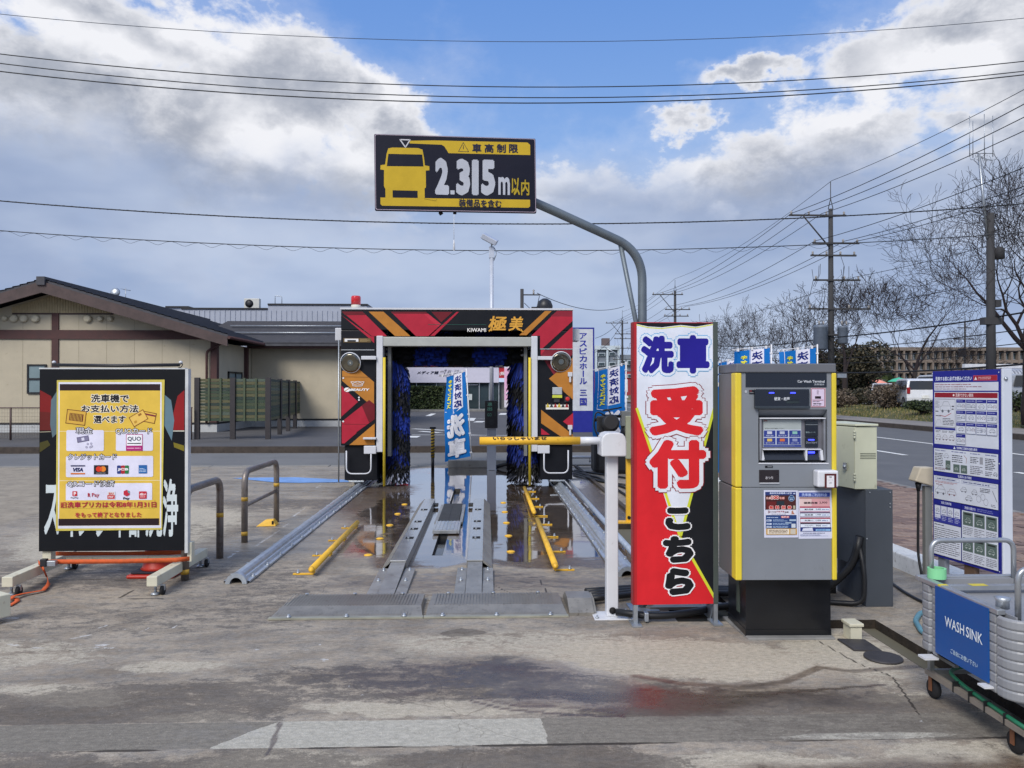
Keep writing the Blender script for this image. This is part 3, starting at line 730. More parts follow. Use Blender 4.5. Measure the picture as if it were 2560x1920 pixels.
# ================================================================== buildings
wallc = mat('beige_render', C(188, 178, 156), .9, var=.05, scale=2, bump=.004, bscale=50, dirt=.15, dirtc=C(160, 148, 120))
brown = mat('brown_timber', C(78, 50, 48), .7, var=.15, scale=5, dirt=.2, dirtc=C(50, 36, 34))
fascia = mat('fascia_board', C(82, 68, 66), .75, var=.2, scale=3, dirt=.4, dirtc=C(60, 48, 46))
slate = mat('roof_slate', C(72, 72, 78), .7, var=.2, scale=4, bump=.004, bscale=60)
dglass = mat('dark_glass', C(48, 62, 66), .08, var=.15, scale=.8, spec=.8)
frostg = mat('frosted_glass', C(120, 138, 142), .35, var=.1, scale=1)
plinth = mat('plinth_white', C(186, 188, 188), .8, var=.05, scale=3, dirt=.2, dirtc=C(120, 120, 116))
steelw = mat('galvanised', C(176, 182, 188), .42, metal=.75, var=.10, scale=9, bump=.001, bscale=60)
blackp = mat('black_paint', C(32, 32, 36), .45, var=.12, scale=8)
vent_c = mat('vent_cream', C(208, 198, 172), .6, var=.05)

YG = 26.0
def xg(u, Y=YG): return P(u, 975, Y).x
def zg(v, Y=YG): return EYE + (975 - v) * Y / FPX
bl = thing('gabled_building', 'beige single storey building with brown timbering and a low dark gabled roof behind the fence', 'building', (xg(137), YG, .15))
ox = xg(137)
hw = xg(541) - ox                      # half width of the gable wall
ze, za = 3.0 - .15, zg(712) - .15      # wall height at the eaves, apex of the roof
xe = xg(588) - ox; zr_e = zg(843) - .15
slope = (za - zr_e) / xe
def rz_(x): return za - abs(x) * slope  # roof line
w = MB(); pts = [(-hw, 0.28), (hw, 0.28), (hw, rz_(hw) - .32), (0, za - .32), (-hw, rz_(hw) - .32)]
w.prism(pts, 0, .2, axis='y')
w.box((hw - .2, .2, .28), (hw, 10.5, rz_(hw) - .36)).box((-hw, .2, .28), (-hw + .2, 10.5, rz_(hw) - .36)).box((-hw, 10.3, .28), (hw, 10.5, 3.0))
w.build('wall', wallc, bl)
MB().box((-hw - .02, -.03, -.2), (hw + .03, 10.5, .26)).build('plinth', plinth, bl)
MB().box((-hw - .03, -.045, .26), (hw + .035, 10.5, .32)).build('base_strip', blackp, bl)
# roof: two slopes with thickness, rows of slates on the slope that shows
for sgn in (-1, 1):
    r_ = MB(); r_.prism([(0, za + .02), (sgn * xe, zr_e + .02), (sgn * xe, zr_e - .10), (0, za - .10)] if sgn > 0 else [(0, za - .10), (sgn * xe, zr_e - .10), (sgn * xe, zr_e + .02), (0, za + .02)], -.75, 14, axis='y')
    rf = r_.build('roof', slate, bl)
    L = math.hypot(xe, za - zr_e); nrow = 26; a = math.atan2(za - zr_e, xe)
    sl = MB()
    for k in range(nrow):
        t0 = k / nrow; t1 = (k + 1.08) / nrow
        x0, x1 = xe * t0, xe * min(1, t1); z0, z1 = za - slope * x0, za - slope * x1
        M0 = [(sgn * x0, -.78, z0 + .024), (sgn * x1, -.78, z1 + .055), (sgn * x1, 14, z1 + .055), (sgn * x0, 14, z0 + .024)]
        sl.add(M0 if sgn > 0 else M0[::-1], [(0, 1, 2, 3)]); sl.add([M0[1], M0[2], (sgn * x1, 14, z1 + .02), (sgn * x1, -.78, z1 + .02)], [(0, 1, 2, 3)])
    tag(sl.build('slates', slate, rf), kind='stuff')
    MB().prism([(sgn * -0.0, za - .06), (sgn * xe, zr_e - .06), (sgn * xe, zr_e - .36), (0, za - .42)], -.80, -.752, axis='y').build('bargeboard', fascia, bl)
    MB().tube([(sgn * (xe + .05), -.8, zr_e - .08), (sgn * (xe + .05), 14, zr_e - .08)], .055, 8, brown).build('gutter', brown, bl)
MB().box((-.13, -.86, za - .18), (.13, 14, za + .09)).build('ridge_cap', slate, bl)
zb = zg(839) - .15
MB().box((-hw, -.05, zb - .15), (hw, -.002, zb + .15)).build('beam', brown, bl)
MB().box((-.09, -.045, .32), (.13, -.0025, zb - .152)).build('post', brown, bl)
MB().box((-.09, -.045, zb + .152), (.13, -.0025, zg(785) - .15)).build('post', brown, bl)
MB().box((hw - .18, -.06, .32), (hw + .03, .16, zb - .152)).build('corner_post', brown, bl)
MB().tube(bend([(hw - .28, -.12, .3), (hw - .28, -.12, zb - .55), (xe - .25, -.12, zr_e - .15)], .12), .04, 8, brown).build('downpipe', brown, bl)
gz0_ = zg(786) - .2; jt = MB(); x = -hw + .6
while x < hw - .3:
    jt.box((x, -.003, .34), (x + .012, -.0015, zb - .17)); jt.box((x, -.003, zb + .17), (x + .012, -.0015, min(gz0_, rz_(x) - .45))); x += .91
tag(jt.build('siding_joints', mat('joint_tan', C(158, 148, 126), .9), bl), kind='stuff')
# gable screen of upright slats
gz0 = zg(786) - .15; xs0 = xg(30) - ox; xs1 = xg(283) - ox
MB().box((xs0, -.02, gz0 - .05), (xs1, -.003, gz0)).build('screen_rail', fascia, bl)
back = MB(); back.prism([(xs0, gz0), (xs1, gz0), (xs1, rz_(xs1) - .4), (0, za - .43), (xs0, rz_(xs0) - .4)], -.012, -.0035, axis='y'); back.build('screen_back', mat('screen_shade', C(96, 76, 64), .9), bl)
sm = mat('screen_slat', C(196, 178, 140), .8, var=.08); n_ = 64
for k in range(n_):
    x = xs0 + (xs1 - xs0) * (k + .5) / n_; h = rz_(x) - .40
    if h - gz0 < .05: continue
    MB().box((x - .017, -.05, gz0), (x + .017, -.0125, h)).build('slat', sm, bl)
for u, r in ((12, .09), (35, .13), (60, .13), (89, .13), (220, .13), (251, .095), (276, .095)):
    MB().lathe([(r * .92, 0), (r, .02), (r, .07), (r * .6, .10)], (0, 0, 0), 16, vent_c, Matrix.Rotation(R(90), 4, 'X')).build('vent_cap', vent_c, bl, loc=(xg(u) - ox, -.003, zg(800) - .15))
def window(par, x0, x1, z0, z1, y, fr=brown, gl=dglass, bar=None, d=.05):
    f = MB(); t_ = .05; f.box((x0, y - d, z0), (x0 + t_, y, z1)).box((x1 - t_, y - d, z0), (x1, y, z1)).box((x0 + t_, y - d, z0), (x1 - t_, y, z0 + t_)).box((x0 + t_, y - d, z1 - t_), (x1 - t_, y, z1))
    if bar == 'h': zm = (z0 + z1) / 2; f.box((x0 + t_, y - d, zm - .03), (x1 - t_, y, zm + .03))
    if bar == 'v': xm = (x0 + x1) / 2; f.box((xm - .03, y - d, z0 + t_), (xm + .03, y, z1 - t_))
    fo = f.build('window', fr, par)
    MB().box((x0 + t_, y - d * .45, z0 + t_), (x1 - t_, y - .003, z1 - t_)).build('pane', gl, fo); return fo
window(bl, xg(69) - ox, xg(117) - ox, zg(984) - .15, zg(912) - .15, -.003, blackp, frostg, 'h')
# windows on the flank wall, which recedes
for (y0, y1, z0, z1) in ((1.1, 2.6, .9, 2.05),):
    f = MB(); x = hw + .003; f.box((x, y0, z0), (x + .05, y1, z0 + .06)).box((x, y0, z1 - .06), (x + .05, y1, z1)).box((x, y0, z0), (x + .05, y0 + .06, z1)).box((x, y1 - .06, z0), (x + .05, y1, z1)).box((x, (y0 + y1) / 2 - .03, z0), (x + .05, (y0 + y1) / 2 + .03, z1))
    fo = f.build('window', blackp, bl); MB().box((x, y0 + .06, z0 + .06), (x + .02, y1 - .06, z1 - .06)).build('pane', frostg, fo)
MB().box((hw + .005, 2.9, .3), (hw + .12, 3.1, rz_(hw) - .4)).build('post', brown, bl)
MB().box((hw + .004, 3.15, .95), (hw + .14, 3.5, 1.7)).build('meter_box', mat('meter_box', C(66, 52, 50), .7), bl)
# lower wing running behind the machine
YW = 29.8; wg = thing('building_wing', 'long beige wing with slate roof and snow guards joined to the gabled building', 'building', (0, YW, .15))
x0w, x1w = ox + hw + .01, xg(905, YW); ev = zg(862, YW) - .15
MB().box((x0w, 0, .28), (x1w, .2, ev - .15)).box((x1w - .2, .2, .28), (x1w, 6, ev - .15)).build('wall', wallc, wg)
MB().box((x0w, -.02, -.2), (x1w + .02, 6, .24)).build('plinth', plinth, wg)
MB().box((x0w, -.035, .24), (x1w + .03, 6, .3)).build('base_strip', blackp, wg)
MB().box((x0w, -.6, ev - .18), (x1w + .35, -.55, ev + .03)).build('eave_board', brown, wg)
MB().box((x0w, -.55, ev - .16), (x1w + .3, 0, ev - .12)).build('soffit', brown, wg)
zt = zg(806, YW + 4) - .15; wr = MB(); wr.prism([(-.7, ev + .02), (4.0, zt), (8.7, ev + .02), (8.7, ev - .1), (4.0, zt - .12), (-.7, ev - .1)], x0w - 2.2, x1w + .35, axis='x'); wro = wr.build('roof', slate, wg)
sl = MB(); nr = 22
for k in range(nr):
    y0, y1 = -.72 + 4.72 * k / nr, -.72 + 4.72 * (k + 1) / nr; s_ = (zt - ev) / 4.7
    z0, z1 = ev + .06 + (y0 + .7) * s_, ev + .03 + (y1 + .7) * s_
    sl.quad((x0w - 2.2, y0, z0), (x1w + .36, y0, z0), (x1w + .36, y1, z1), (x0w - 2.2, y1, z1)); sl.quad((x0w - 2.2, y0, z0 - .04), (x1w + .36, y0, z0 - .04), (x1w + .36, y0, z0), (x0w - 2.2, y0, z0))
tag(sl.build('slates', slate, wro), kind='stuff')
for t_ in (.30, .62):
    y = -.7 + 4.7 * t_; z = ev + (zt - ev) * t_ + .14
    MB().tube([(x0w - .6 + t_ * -1.5, y, z), (x1w + .3, y, z)], .025, 6, steelw).build('snow_guard', steelw, wg)
# flat-roofed hall behind
YH = 46.0; hl = thing('grey_hall', 'pale grey flat roofed hall rising behind the slate roofs', 'building', (0, YH, .1))
gcl = mat('grey_cladding', C(164, 170, 184), .6, var=.05, scale=2, bump=.004, bscale=10)
def zh(v): return EYE + (975 - v) * YH / FPX - .1
MB().box((xg(453, YH), 0, 0), (xg(669, YH), 9, zh(776))).build('wall', gcl, hl)
MB().box((xg(395, YH), 1.2, 0), (xg(453, YH) - .01, 9, zh(767))).build('wall', gcl, hl)
wq = MB(); wq.prism([(xg(669, YH) + .01, .0), (xg(917, YH), 0), (xg(935, YH), 3.5), (xg(669, YH) + .01, 3.5)], 0, zh(765)); wq.build('wall', gcl, hl)
MB().box((xg(395, YH) - .05, 1.1, zh(767) + .005), (xg(453, YH) - .02, 9, zh(767) + .1)).box((xg(453, YH), -.06, zh(776) + .005), (xg(669, YH) - .02, 9, zh(776) + .1)).box((xg(669, YH), -.06, zh(765) + .005), (xg(917, YH) + .05, 3.5, zh(765) + .1)).build('coping', blackp, hl)
cl = MB()
for k in range(int((xg(917, YH) - xg(453, YH)) / .3)):
    x = xg(453, YH) + .1 + k * .3; cl.box((x, -.035, 2.5), (x + .05, -.002, zh(776) - .05))
tag(cl.build('cladding_ribs', gcl, hl), kind='stuff')
aw = mat('appliance_white', C(200, 200, 194), .5, var=.04)
ac = thing('air_conditioner_unit', 'small white air conditioner outdoor unit on the flat roof edge', 'air conditioner', (xg(622, YH), YH + .5, zh(776) + .205))
MB().box((-.45, 0, .0), (.45, .35, .62)).build('casing', aw, ac, bevel=.02); MB().lathe([(.22, 0), (.24, .02), (.05, .03)], (-.14, 0, .31), 20, blackp, Matrix.Rotation(R(90), 4, 'X')).build('fan_grille', blackp, ac)
ld = thing('roof_ladder_rail', 'thin metal ladder handrail above the pale flat roof', 'handrail', (xg(688, YH), YH + .3, zh(765) + .205))
MB().tube(bend([(-.1, 0, 0), (-.1, 0, .5), (.3, 0, .45), (.3, 0, 0)], .08), .02, 6, steelw).build('rail', steelw, ld)
# dish and aerial on the slope
Yd = YG + 6
zroof = lambda x: .15 + rz_(x - ox)
def onroof(u): x = xg(u, Yd); return x, zroof(x) + .05
x, z = onroof(287); z = zg(741, Yd)
ds = thing('satellite_dish', 'round satellite dish above the slope of the gabled roof', 'satellite dish', (x, Yd, z - .2))
MB().tube([(0, .1, -.35), (0, .1, .25)], .02, 6, steelw).build('mast', steelw, ds); MB().lathe([(.20, 0), (.17, .05), (.05, .08)], (0, 0, .3), 16, steelw, Matrix.Rotation(R(80), 4, 'X')).build('dish', steelw, ds)
ae = thing('television_aerial', 'thin television aerial on the gabled roof', 'aerial', (xg(313, Yd), Yd, zg(749, Yd)))
a_ = MB(); a_.tube([(0, 0, -.2), (0, 0, .42)], .015, 5).tube([(-.15, 0, .38), (.2, 0, .32)], .01, 5); [a_.tube([(-.12 + .08 * k, -.18, .37 - .015 * k), (-.12 + .08 * k, .18, .37 - .015 * k)], .007, 4) for k in range(4)]; a_.tube([(-.5, 0, -.06), (.35, 0, -.10)], .01, 5); a_.build('rods', steelw, ae)

# green boarded screen fence in front of the wing
gs = [mat('board_green_%d' % i, c, .7, var=.18, scale=1.5, streak=(.4, 1, 30)) for i, c in enumerate((C(54, 70, 54), C(92, 90, 62), C(44, 60, 52), C(68, 78, 56), C(112, 106, 78), C(80, 92, 80)))]
gpost = mat('post_dark', C(52, 48, 50), .6, var=.12); gps = mat('post_green', C(74, 84, 62), .6, var=.12)
def zf(v, Y): return EYE + (975 - v) * Y / FPX
YF = 22.2
gf = thing('slatted_screen_fence', 'green and tan slatted screen fence on dark posts in front of the beige wing', 'fence', (0, YF, .15))
seq = [0, 3, 0, 1, 2, 1, 3, 5, 1, 0, 1, 3, 1, 2]
def panel(x0, y0, x1, y1, zb_, zt_):
    d = Vector((x1 - x0, y1 - y0, 0)); L = d.length; a = math.atan2(d.y, d.x); n = 14; h = (zt_ - zb_) / n
    for k in range(n):
        MB().box((.02, -.012, .006), (L - .02, .012, h - .004)).build('slat', gs[seq[(k + int(abs(x0 * 3))) % 14]], gf, loc=(x0, y0, zt_ - (k + 1) * h), rot=(0, 0, a))
xa, xb, xc_ = xg(494, YF), xg(583, YF), xg(671, YF); zt_ = zf(947, YF) - .15; zb_ = zf(1052, YF) - .15
for x, b0 in ((xa, 1), (xb, 1), (xc_, 1)): MB().box((x - .07, -.07, -.0), (x + .07, .03, zt_ + .03)).build('post', gpost, gf)
panel(xa, 0, xb, 0, zb_, zt_); panel(xb, 0, xc_, 0, zb_, zt_)
for f_ in (.33, .66):
    for p0, p1 in ((xa, xb), (xb, xc_)): MB().box((p0 + (p1 - p0) * f_ - .025, -.05, zb_), (p0 + (p1 - p0) * f_ + .025, -.013, zt_ + .02)).build('stile', gps, gf)
xd = xg(752, 30.2); yd = 30.2 - YF
panel(xc_, 0, xd, yd, zb_, zt_)
for k in range(1, 5):
    t_ = (k / 4) ** .9; x = xc_ + (xd - xc_) * t_; y = yd * t_; MB().box((x - .06, y - .06, 0), (x + .06, y + .06, zt_ + .03)).build('post', gpost, gf)
for k in range(1, 15):
    if k % 4 == 0: continue
    t_ = k / 15; x = xc_ + (xd - xc_) * t_; y = yd * t_; MB().box((x - .05, y - .02, zb_), (x - .015, y + .02, zt_)).build('stile', gps, gf)
# dark mesh fence at the foot of the building
mf = thing('mesh_fence', 'low brown wire mesh fence along the foot of the beige building', 'fence', (0, 22.0, .15))
fb = mat('fence_brown', C(84, 66, 62), .6, var=.15); xl = xg(-520, 22)
for u in (-400, -255, -115, 27, 140, 250, 360, 478): MB().tube([(xg(u, 22), 0, 0), (xg(u, 22), 0, .92)], .028, 8, fb).build('post', fb, mf)
MB().tube([(xl, 0, .9), (xg(481, 22), 0, .9)], .02, 6, fb).build('top_rail', fb, mf)
wm = MB(); x = xl
while x < xg(480, 22): wm.tube([(x, .01, .06), (x, .01, .88)], .0022, 3); x += .075
for k in range(9): wm.tube([(xl, .01, .06 + k * .1), (xg(480, 22), .01, .06 + k * .1)], .0035, 3)
tag(wm.build('wire_mesh', mat('wire_grey', C(120, 112, 104), .5, metal=.5), mf), kind='stuff')

# ------------------------------------------------------------------ shop seen through the machine
YS = 54.0
def zs(v): return EYE + (975 - v) * YS / FPX
sh = thing('media_shop', 'low shop with a pale lettered fascia and red band seen through the wash machine', 'building', (0, YS, .15))
def xs_(u): return xg(u, YS)
def sb(n, u0, v0, u1, v1, m_, y0=0, y1=.3, **k): return MB().box((xs_(u0), y0, zs(v1) - .15), (xs_(u1), y1, zs(v0) - .15)).build(n, m_, sh, **k)
lav = mat('fascia_white', C(206, 204, 220), .5, var=.03); redb = mat('red_band', C(176, 70, 78), .5, var=.05); pgrey = mat('shop_grey', C(150, 156, 160), .6, var=.05)
sb('wall', 850, 955, 1420, 1029, mat('shop_wall', C(120, 122, 122), .8), .35, 9)
sb('fascia', 940, 919, 1247, 957, lav, -.25, .3, bevel=.02)
sb('roof', 850, 893, 1420, 919, mat('shop_roof', C(188, 186, 190), .7), .1, 9)
sb('red_band', 940, 905, 1156, 916, redb, -.3, .1)
sb('sign_box', 1157, 902, 1259, 916, mat('mint_white', C(196, 212, 208), .5), -.35, .1, bevel=.03)
sb('red_panel', 1247.5, 919, 1262, 945, mat('red_panel', C(190, 36, 50), .5), -.2, .2)
for i, u in enumerate((1010, 1040, 1090, 1130, 1168, 1197, 1222, 1246)):
    sb('mullion', u, 957.5, u + 2.2, 1022, mat('alu', C(186, 190, 194), .4, metal=.6), -.02, .2)
us = [1012, 1040, 1090, 1130, 1168, 1197, 1222, 1246]
for a, b_ in zip(us[:-1], us[1:]): sb('window_pane', a + 2.4, 958, b_ - .2, 1021, dglass, .06, .12)
sb('sill', 1010, 1022, 1250, 1029, pgrey, -.05, .3)
for (u0, v0, u1, v1, c) in ((1016, 965, 1030, 970, 'dfe6e6'), (1172, 985, 1180, 1000, 'c8d0d0'), (1160, 961, 1195, 963, 'f4f4f4'), (1050, 966, 1075, 972, '8a9a98')):
    sb('notice', u0, v0, u1, v1, ink(c), .035, .055)
p_ = Print(.004, .26)
p_.text('メディア館', xs_(1044), zs(936) - .15, xs_(1097), zs(928) - .15, '22243a', .04, shear=.3)
p_.text('ゴルドー', xs_(1100), zs(942) - .15, xs_(1164), zs(923) - .15, '22243a', .05, shear=.3); p_.text('ゴルドー', xs_(1100), zs(942) - .15, xs_(1164), zs(923) - .15, 'd8d6e4', .0, shear=.3)
p_.text('(株', xs_(1249), zs(940) - .15, xs_(1261), zs(929) - .15, 'f0f0f0', .02); p_.build('lettering', sh)
bn = thing('aircon_banner', 'tall pink banner board with a vertical word beside the shop door', 'sign', (xs_(1278), YS - .6, .15))
MB().box((-.5, 0, zs(1018) - .15), (.46, .06, zs(902) - .15)).build('board', mat('banner_white', C(226, 220, 230), .5), bn)
p_ = Print(.003, .002); p_.rect(-.49, zs(1000) - .15, .45, zs(921) - .15, 'e8b4d2'); p_.vtext('エアコン', -.05, zs(928) - .15, zs(978) - .15, .38, '7a5a86', .01)
p_.poly([(.06, zs(1008) - .15), (.16, zs(1004) - .15), (.26, zs(1008) - .15)], 'b02030'); p_.rect(-.38, zs(985) - .15, .1, zs(981) - .15, 'f2f2f2')
p_.text('三菱', .0, zs(913) - .15, .35, zs(906) - .15, 'b02030', .02); p_.build('print', bn)

# clipped hedge in front of the shop
def leafmass(mb, pts, size, mats_, n):
    for k in range(n):
        p = pts(); a = rng.uniform(0, 6.28); b_ = rng.uniform(-.9, .9); s_ = size * rng.uniform(.6, 1.3)
        u_ = Vector((math.cos(a), math.sin(a), b_)).normalized() * s_; v_ = u_.cross(Vector((rng.normal(), rng.normal(), rng.normal() + .3))).normalized() * s_ * .6
        c_ = Vector(p); mb.add([c_ - u_, c_ + v_, c_ + u_, c_ - v_], [(0, 1, 2, 3)], mats_[int(rng.integers(len(mats_)))])
hm = [mat('hedge_leaf_%d' % i, c, .6, var=.2) for i, c in enumerate((C(52, 66, 40), C(74, 88, 50), C(36, 46, 32), C(88, 98, 62)))]
def boxpts(x0, x1, y0, y1, z0, z1):
    def f():
        x, y, z = rng.uniform(x0, x1), rng.uniform(y0, y1), rng.uniform(z0, z1); s_ = rng.integers(3)
        if s_ == 0: y = y0 + abs(rng.normal(0, .05))
        elif s_ == 1: z = z1 - abs(rng.normal(0, .07))
        return (x, y, z)
    return f
hd = thing('clipped_hedge', 'dark clipped hedge in front of the shop windows', 'hedge', (0, 51, .15))
hb = MB(); leafmass(hb, boxpts(xg(1005, 51), xg(1108, 51), 0, .9, .02, EYE + (975 - 966) * 51 / FPX - .15), .09, hm, 5200); tag(hb.build('foliage', None, hd), kind='stuff')
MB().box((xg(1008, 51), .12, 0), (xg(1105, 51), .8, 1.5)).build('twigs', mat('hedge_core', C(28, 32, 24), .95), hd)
# pebble-coloured kerb of the shop planting
struct('shop_kerb', MB().box((xg(1000, 50.5), 50.4, .1), (xg(1300, 50.5), 50.6, .28)), conc_g)

# ------------------------------------------------------------------ tall blue and white hall sign
YB = 25.5
bs = thing('tall_hall_sign', 'tall white and blue upright sign panel behind the wash machine', 'sign', (0, YB, .15))
def zz(v, Y): return EYE + (975 - v) * Y / FPX - .15
sx0, sx1 = xg(1398, YB), xg(1486, YB)
bluep = mat('sign_blue', C(32, 40, 140), .45, var=.05)
MB().box((sx0, 0, zz(1084, YB)), (sx1, .18, zz(818, YB))).build('cabinet', bluep, bs, bevel=.01)
for x in (sx0 + .12, sx1 - .12): MB().box((x - .05, .04, 0), (x + .05, .14, zz(1084, YB) - .002)).build('leg', steelw, bs)
p_ = Print(.002, .001); p_.rect(sx0 + .05, zz(1027, YB), sx1 - .05, zz(822, YB), 'c8ccd2')
cx_ = xg(1458, YB); tv = [(t_, i) for i, t_ in enumerate('アスピカホール')]
for t_, i in tv:
    y1_ = zz(832 + i * 18.8, YB); hgt = .21
    if t_ == 'ー': p_.rect(cx_ - .02, y1_ - hgt, cx_ + .02, y1_, '28309a')
    else: p_.text(t_, cx_ - .125, y1_ - hgt, cx_ + .125, y1_, '28309a', .03)
p_.text('三', cx_ - .12, zz(989, YB), cx_ + .12, zz(974, YB), '28309a', .03); p_.text('国', cx_ - .12, zz(1014, YB), cx_ + .12, zz(995, YB), '28309a', .03)
p_.build('lettering', bs)

# ------------------------------------------------------------------ mid-distance block with a red lower floor
YM = 150.0
def bm(x0, x1, z0, z1, y0, y1, nm, m_, par): return MB().box((x0, y0, z0), (x1, y1, z1)).build(nm, m_, par)
mb_ = thing('white_grey_block', 'white framed grey block with a red lower storey far down the road', 'building', (0, YM, 0))
g1 = mat('block_grey', C(118, 126, 136), .7); g2 = mat('block_white', C(192, 204, 212), .6); g3 = mat('block_red', C(150, 52, 58), .7)
x0 = xg(1490, YM); x1 = xg(1545, YM); x2 = xg(1640, YM); zv = lambda v: EYE + (975 - v) * YM / FPX
bm(x0, x1, zv(928), zv(868), 0, 12, 'wall', g1, mb_); bm(x0, x2, 0, zv(929), 0, 12, 'wall', g3, mb_); bm(x1 + .05, x2, zv(928), zv(886), .5, 12, 'wall', g1, mb_)
for u in (1487, 1515, 1543): bm(xg(u, YM), xg(u + 5, YM), zv(945), zv(866), -.6, -.05, 'pillar', g2, mb_)
bm(xg(1486, YM), xg(1549, YM), zv(874), zv(864), -.7, -.02, 'cornice', g2, mb_)
for u0, u1, v0, v1 in ((1495, 1512, 882, 890), (1522, 1538, 880, 888), (1495, 1512, 905, 914), (1522, 1538, 905, 914), (1568, 1580, 900, 912), (1550, 1562, 900, 912), (1596, 1608, 900, 912), (1553, 1563, 935, 944), (1568, 1580, 935, 944), (1525, 1537, 935, 944), (1500, 1512, 935, 944)):
    w_ = bm(xg(u0, YM), xg(u1, YM), zv(v1), zv(v0), -.3, -.01 if u0 < 1545 else .45, 'window', g2, mb_); bm(xg(u0 + 1.5, YM), xg(u1 - 1.5, YM), zv(v1 - 1.5), zv(v0 + 1.5), -.4, -.31, 'pane', dglass, w_)
ch = thing('brown_chimney', 'brown square chimney tower behind the distant white framed block', 'chimney', (xg(1543, YM), YM + 14, 0)); bm(-.8, .8, 0, zv(846) * 1.09, 0, 1.6, 'shaft', mat('chimney_brown', C(104, 92, 92), .8), ch)

# ------------------------------------------------------------------ long school block beyond the trees
YC = 240.0; zc = lambda v: EYE + (975 - v) * YC / FPX
cb = thing('long_school_block', 'long tan three storey school block beyond the trees and car park', 'building', (0, YC, 0))
tanc = mat('school_concrete', C(128, 116, 106), .85, var=.08, scale=.1); tand = mat('school_shade_panel', C(92, 84, 80), .85, var=.1, scale=.2); wtr = mat('window_light', C(176, 184, 196), .4)
xa_, xb_ = xg(2150, YC), xg(2760, YC); top = zc(866)
bm(xa_, xb_, 0, top, 1.6, 16, 'wall', tand, cb)
bm(xa_ - .5, xb_, top - 1.1, top, -.2, 1.58, 'parapet', tanc, cb)
fl = [top - 1.1 - 3.35 * k for k in range(5)]
for k, z in enumerate(fl[1:]): bm(xa_ - .3, xb_, z - .45, z + .45, 0, 1.58, 'balcony_band', tanc, cb)
nb_ = 34
pil = None
for k in range(nb_):
    x = xa_ + (xb_ - xa_) * k / nb_
    if pil is None: pil = MB().box((0, -.1, 0), (.55, 1.55, top - 1.2)).build('pillar', tanc, cb); pil.location = (x, 0, 0)
    else: c = pil.copy(); col.objects.link(c); c.location = (x, 0, 0)
wn = None; pn = None
for k in range(nb_ - 1):
    x = xa_ + (xb_ - xa_) * (k + .5) / nb_
    for z in fl[1:4]:
        if wn is None:
            wn = MB().box((-.3, 1.35, 0), (1.5, 1.58, 2.1)).build('window', wtr, cb); pn = MB().box((-.18, 1.3, .15), (.52, 1.34, 1.95)).box((.68, 1.3, .15), (1.38, 1.34, 1.95)).build('pane', dglass, wn); wn.location = (x, 0, z + .6)
        else:
            c = wn.copy(); col.objects.link(c); c.location = (x, 0, z + .6); d = pn.copy(); col.objects.link(d); d.parent = c
# covered walkway roof and pale fence by the car park
wk = thing('arched_walkway_roof', 'pale grey ribbed arched walkway roof in front of the school block', 'shelter', (xg(2510, 70), 70, 0))
aw_ = MB(); 
for i in range(34):
    x = i * .32
    aw_.tube([(x, 1.0 * math.cos(R(t)), 3.0 - .55 + 1.0 * math.sin(R(t))) for t in range(0, 181, 20)], .13, 5)
aw_.build('ribbed_roof', mat('shelter_grey', C(170, 174, 182), .4, metal=.3), wk)
for x in (.2, 3.6, 7, 10.4): MB().box((x, -.05, 0), (x + .12, .05, 2.6)).build('post', steelw, wk)
MB().box((-3.2, .8, 3.6), (10.8, 1.2, 4.0)).build('ridge_board', mat('ridge_white', C(206, 208, 212), .5), wk)
tl = MB()
for k in range(900):
    u = rng.uniform(1800, 2600); Y = rng.uniform(210, 232); h = rng.uniform(2, 8) if u < 2230 else rng.uniform(1, 4.5); c_ = Vector((xg(u, Y), Y, rng.uniform(0, h))); s_ = rng.uniform(.7, 1.6)
    a = rng.uniform(0, 3.1); tl.add([c_ + Vector((-s_ * math.cos(a), -s_ * math.sin(a), -s_ * .6)), c_ + Vector((s_ * math.cos(a), s_ * math.sin(a), -s_ * .5)), c_ + Vector((s_ * .5, 0, s_)), c_ + Vector((-s_ * .6, 0, s_ * .8))], [(0, 1, 2, 3)], hm[int(rng.integers(4))])
tag(tl.build('far_foliage'), 'distant dark line of shrubs and evergreens in front of the school', 'shrubs', kind='stuff')
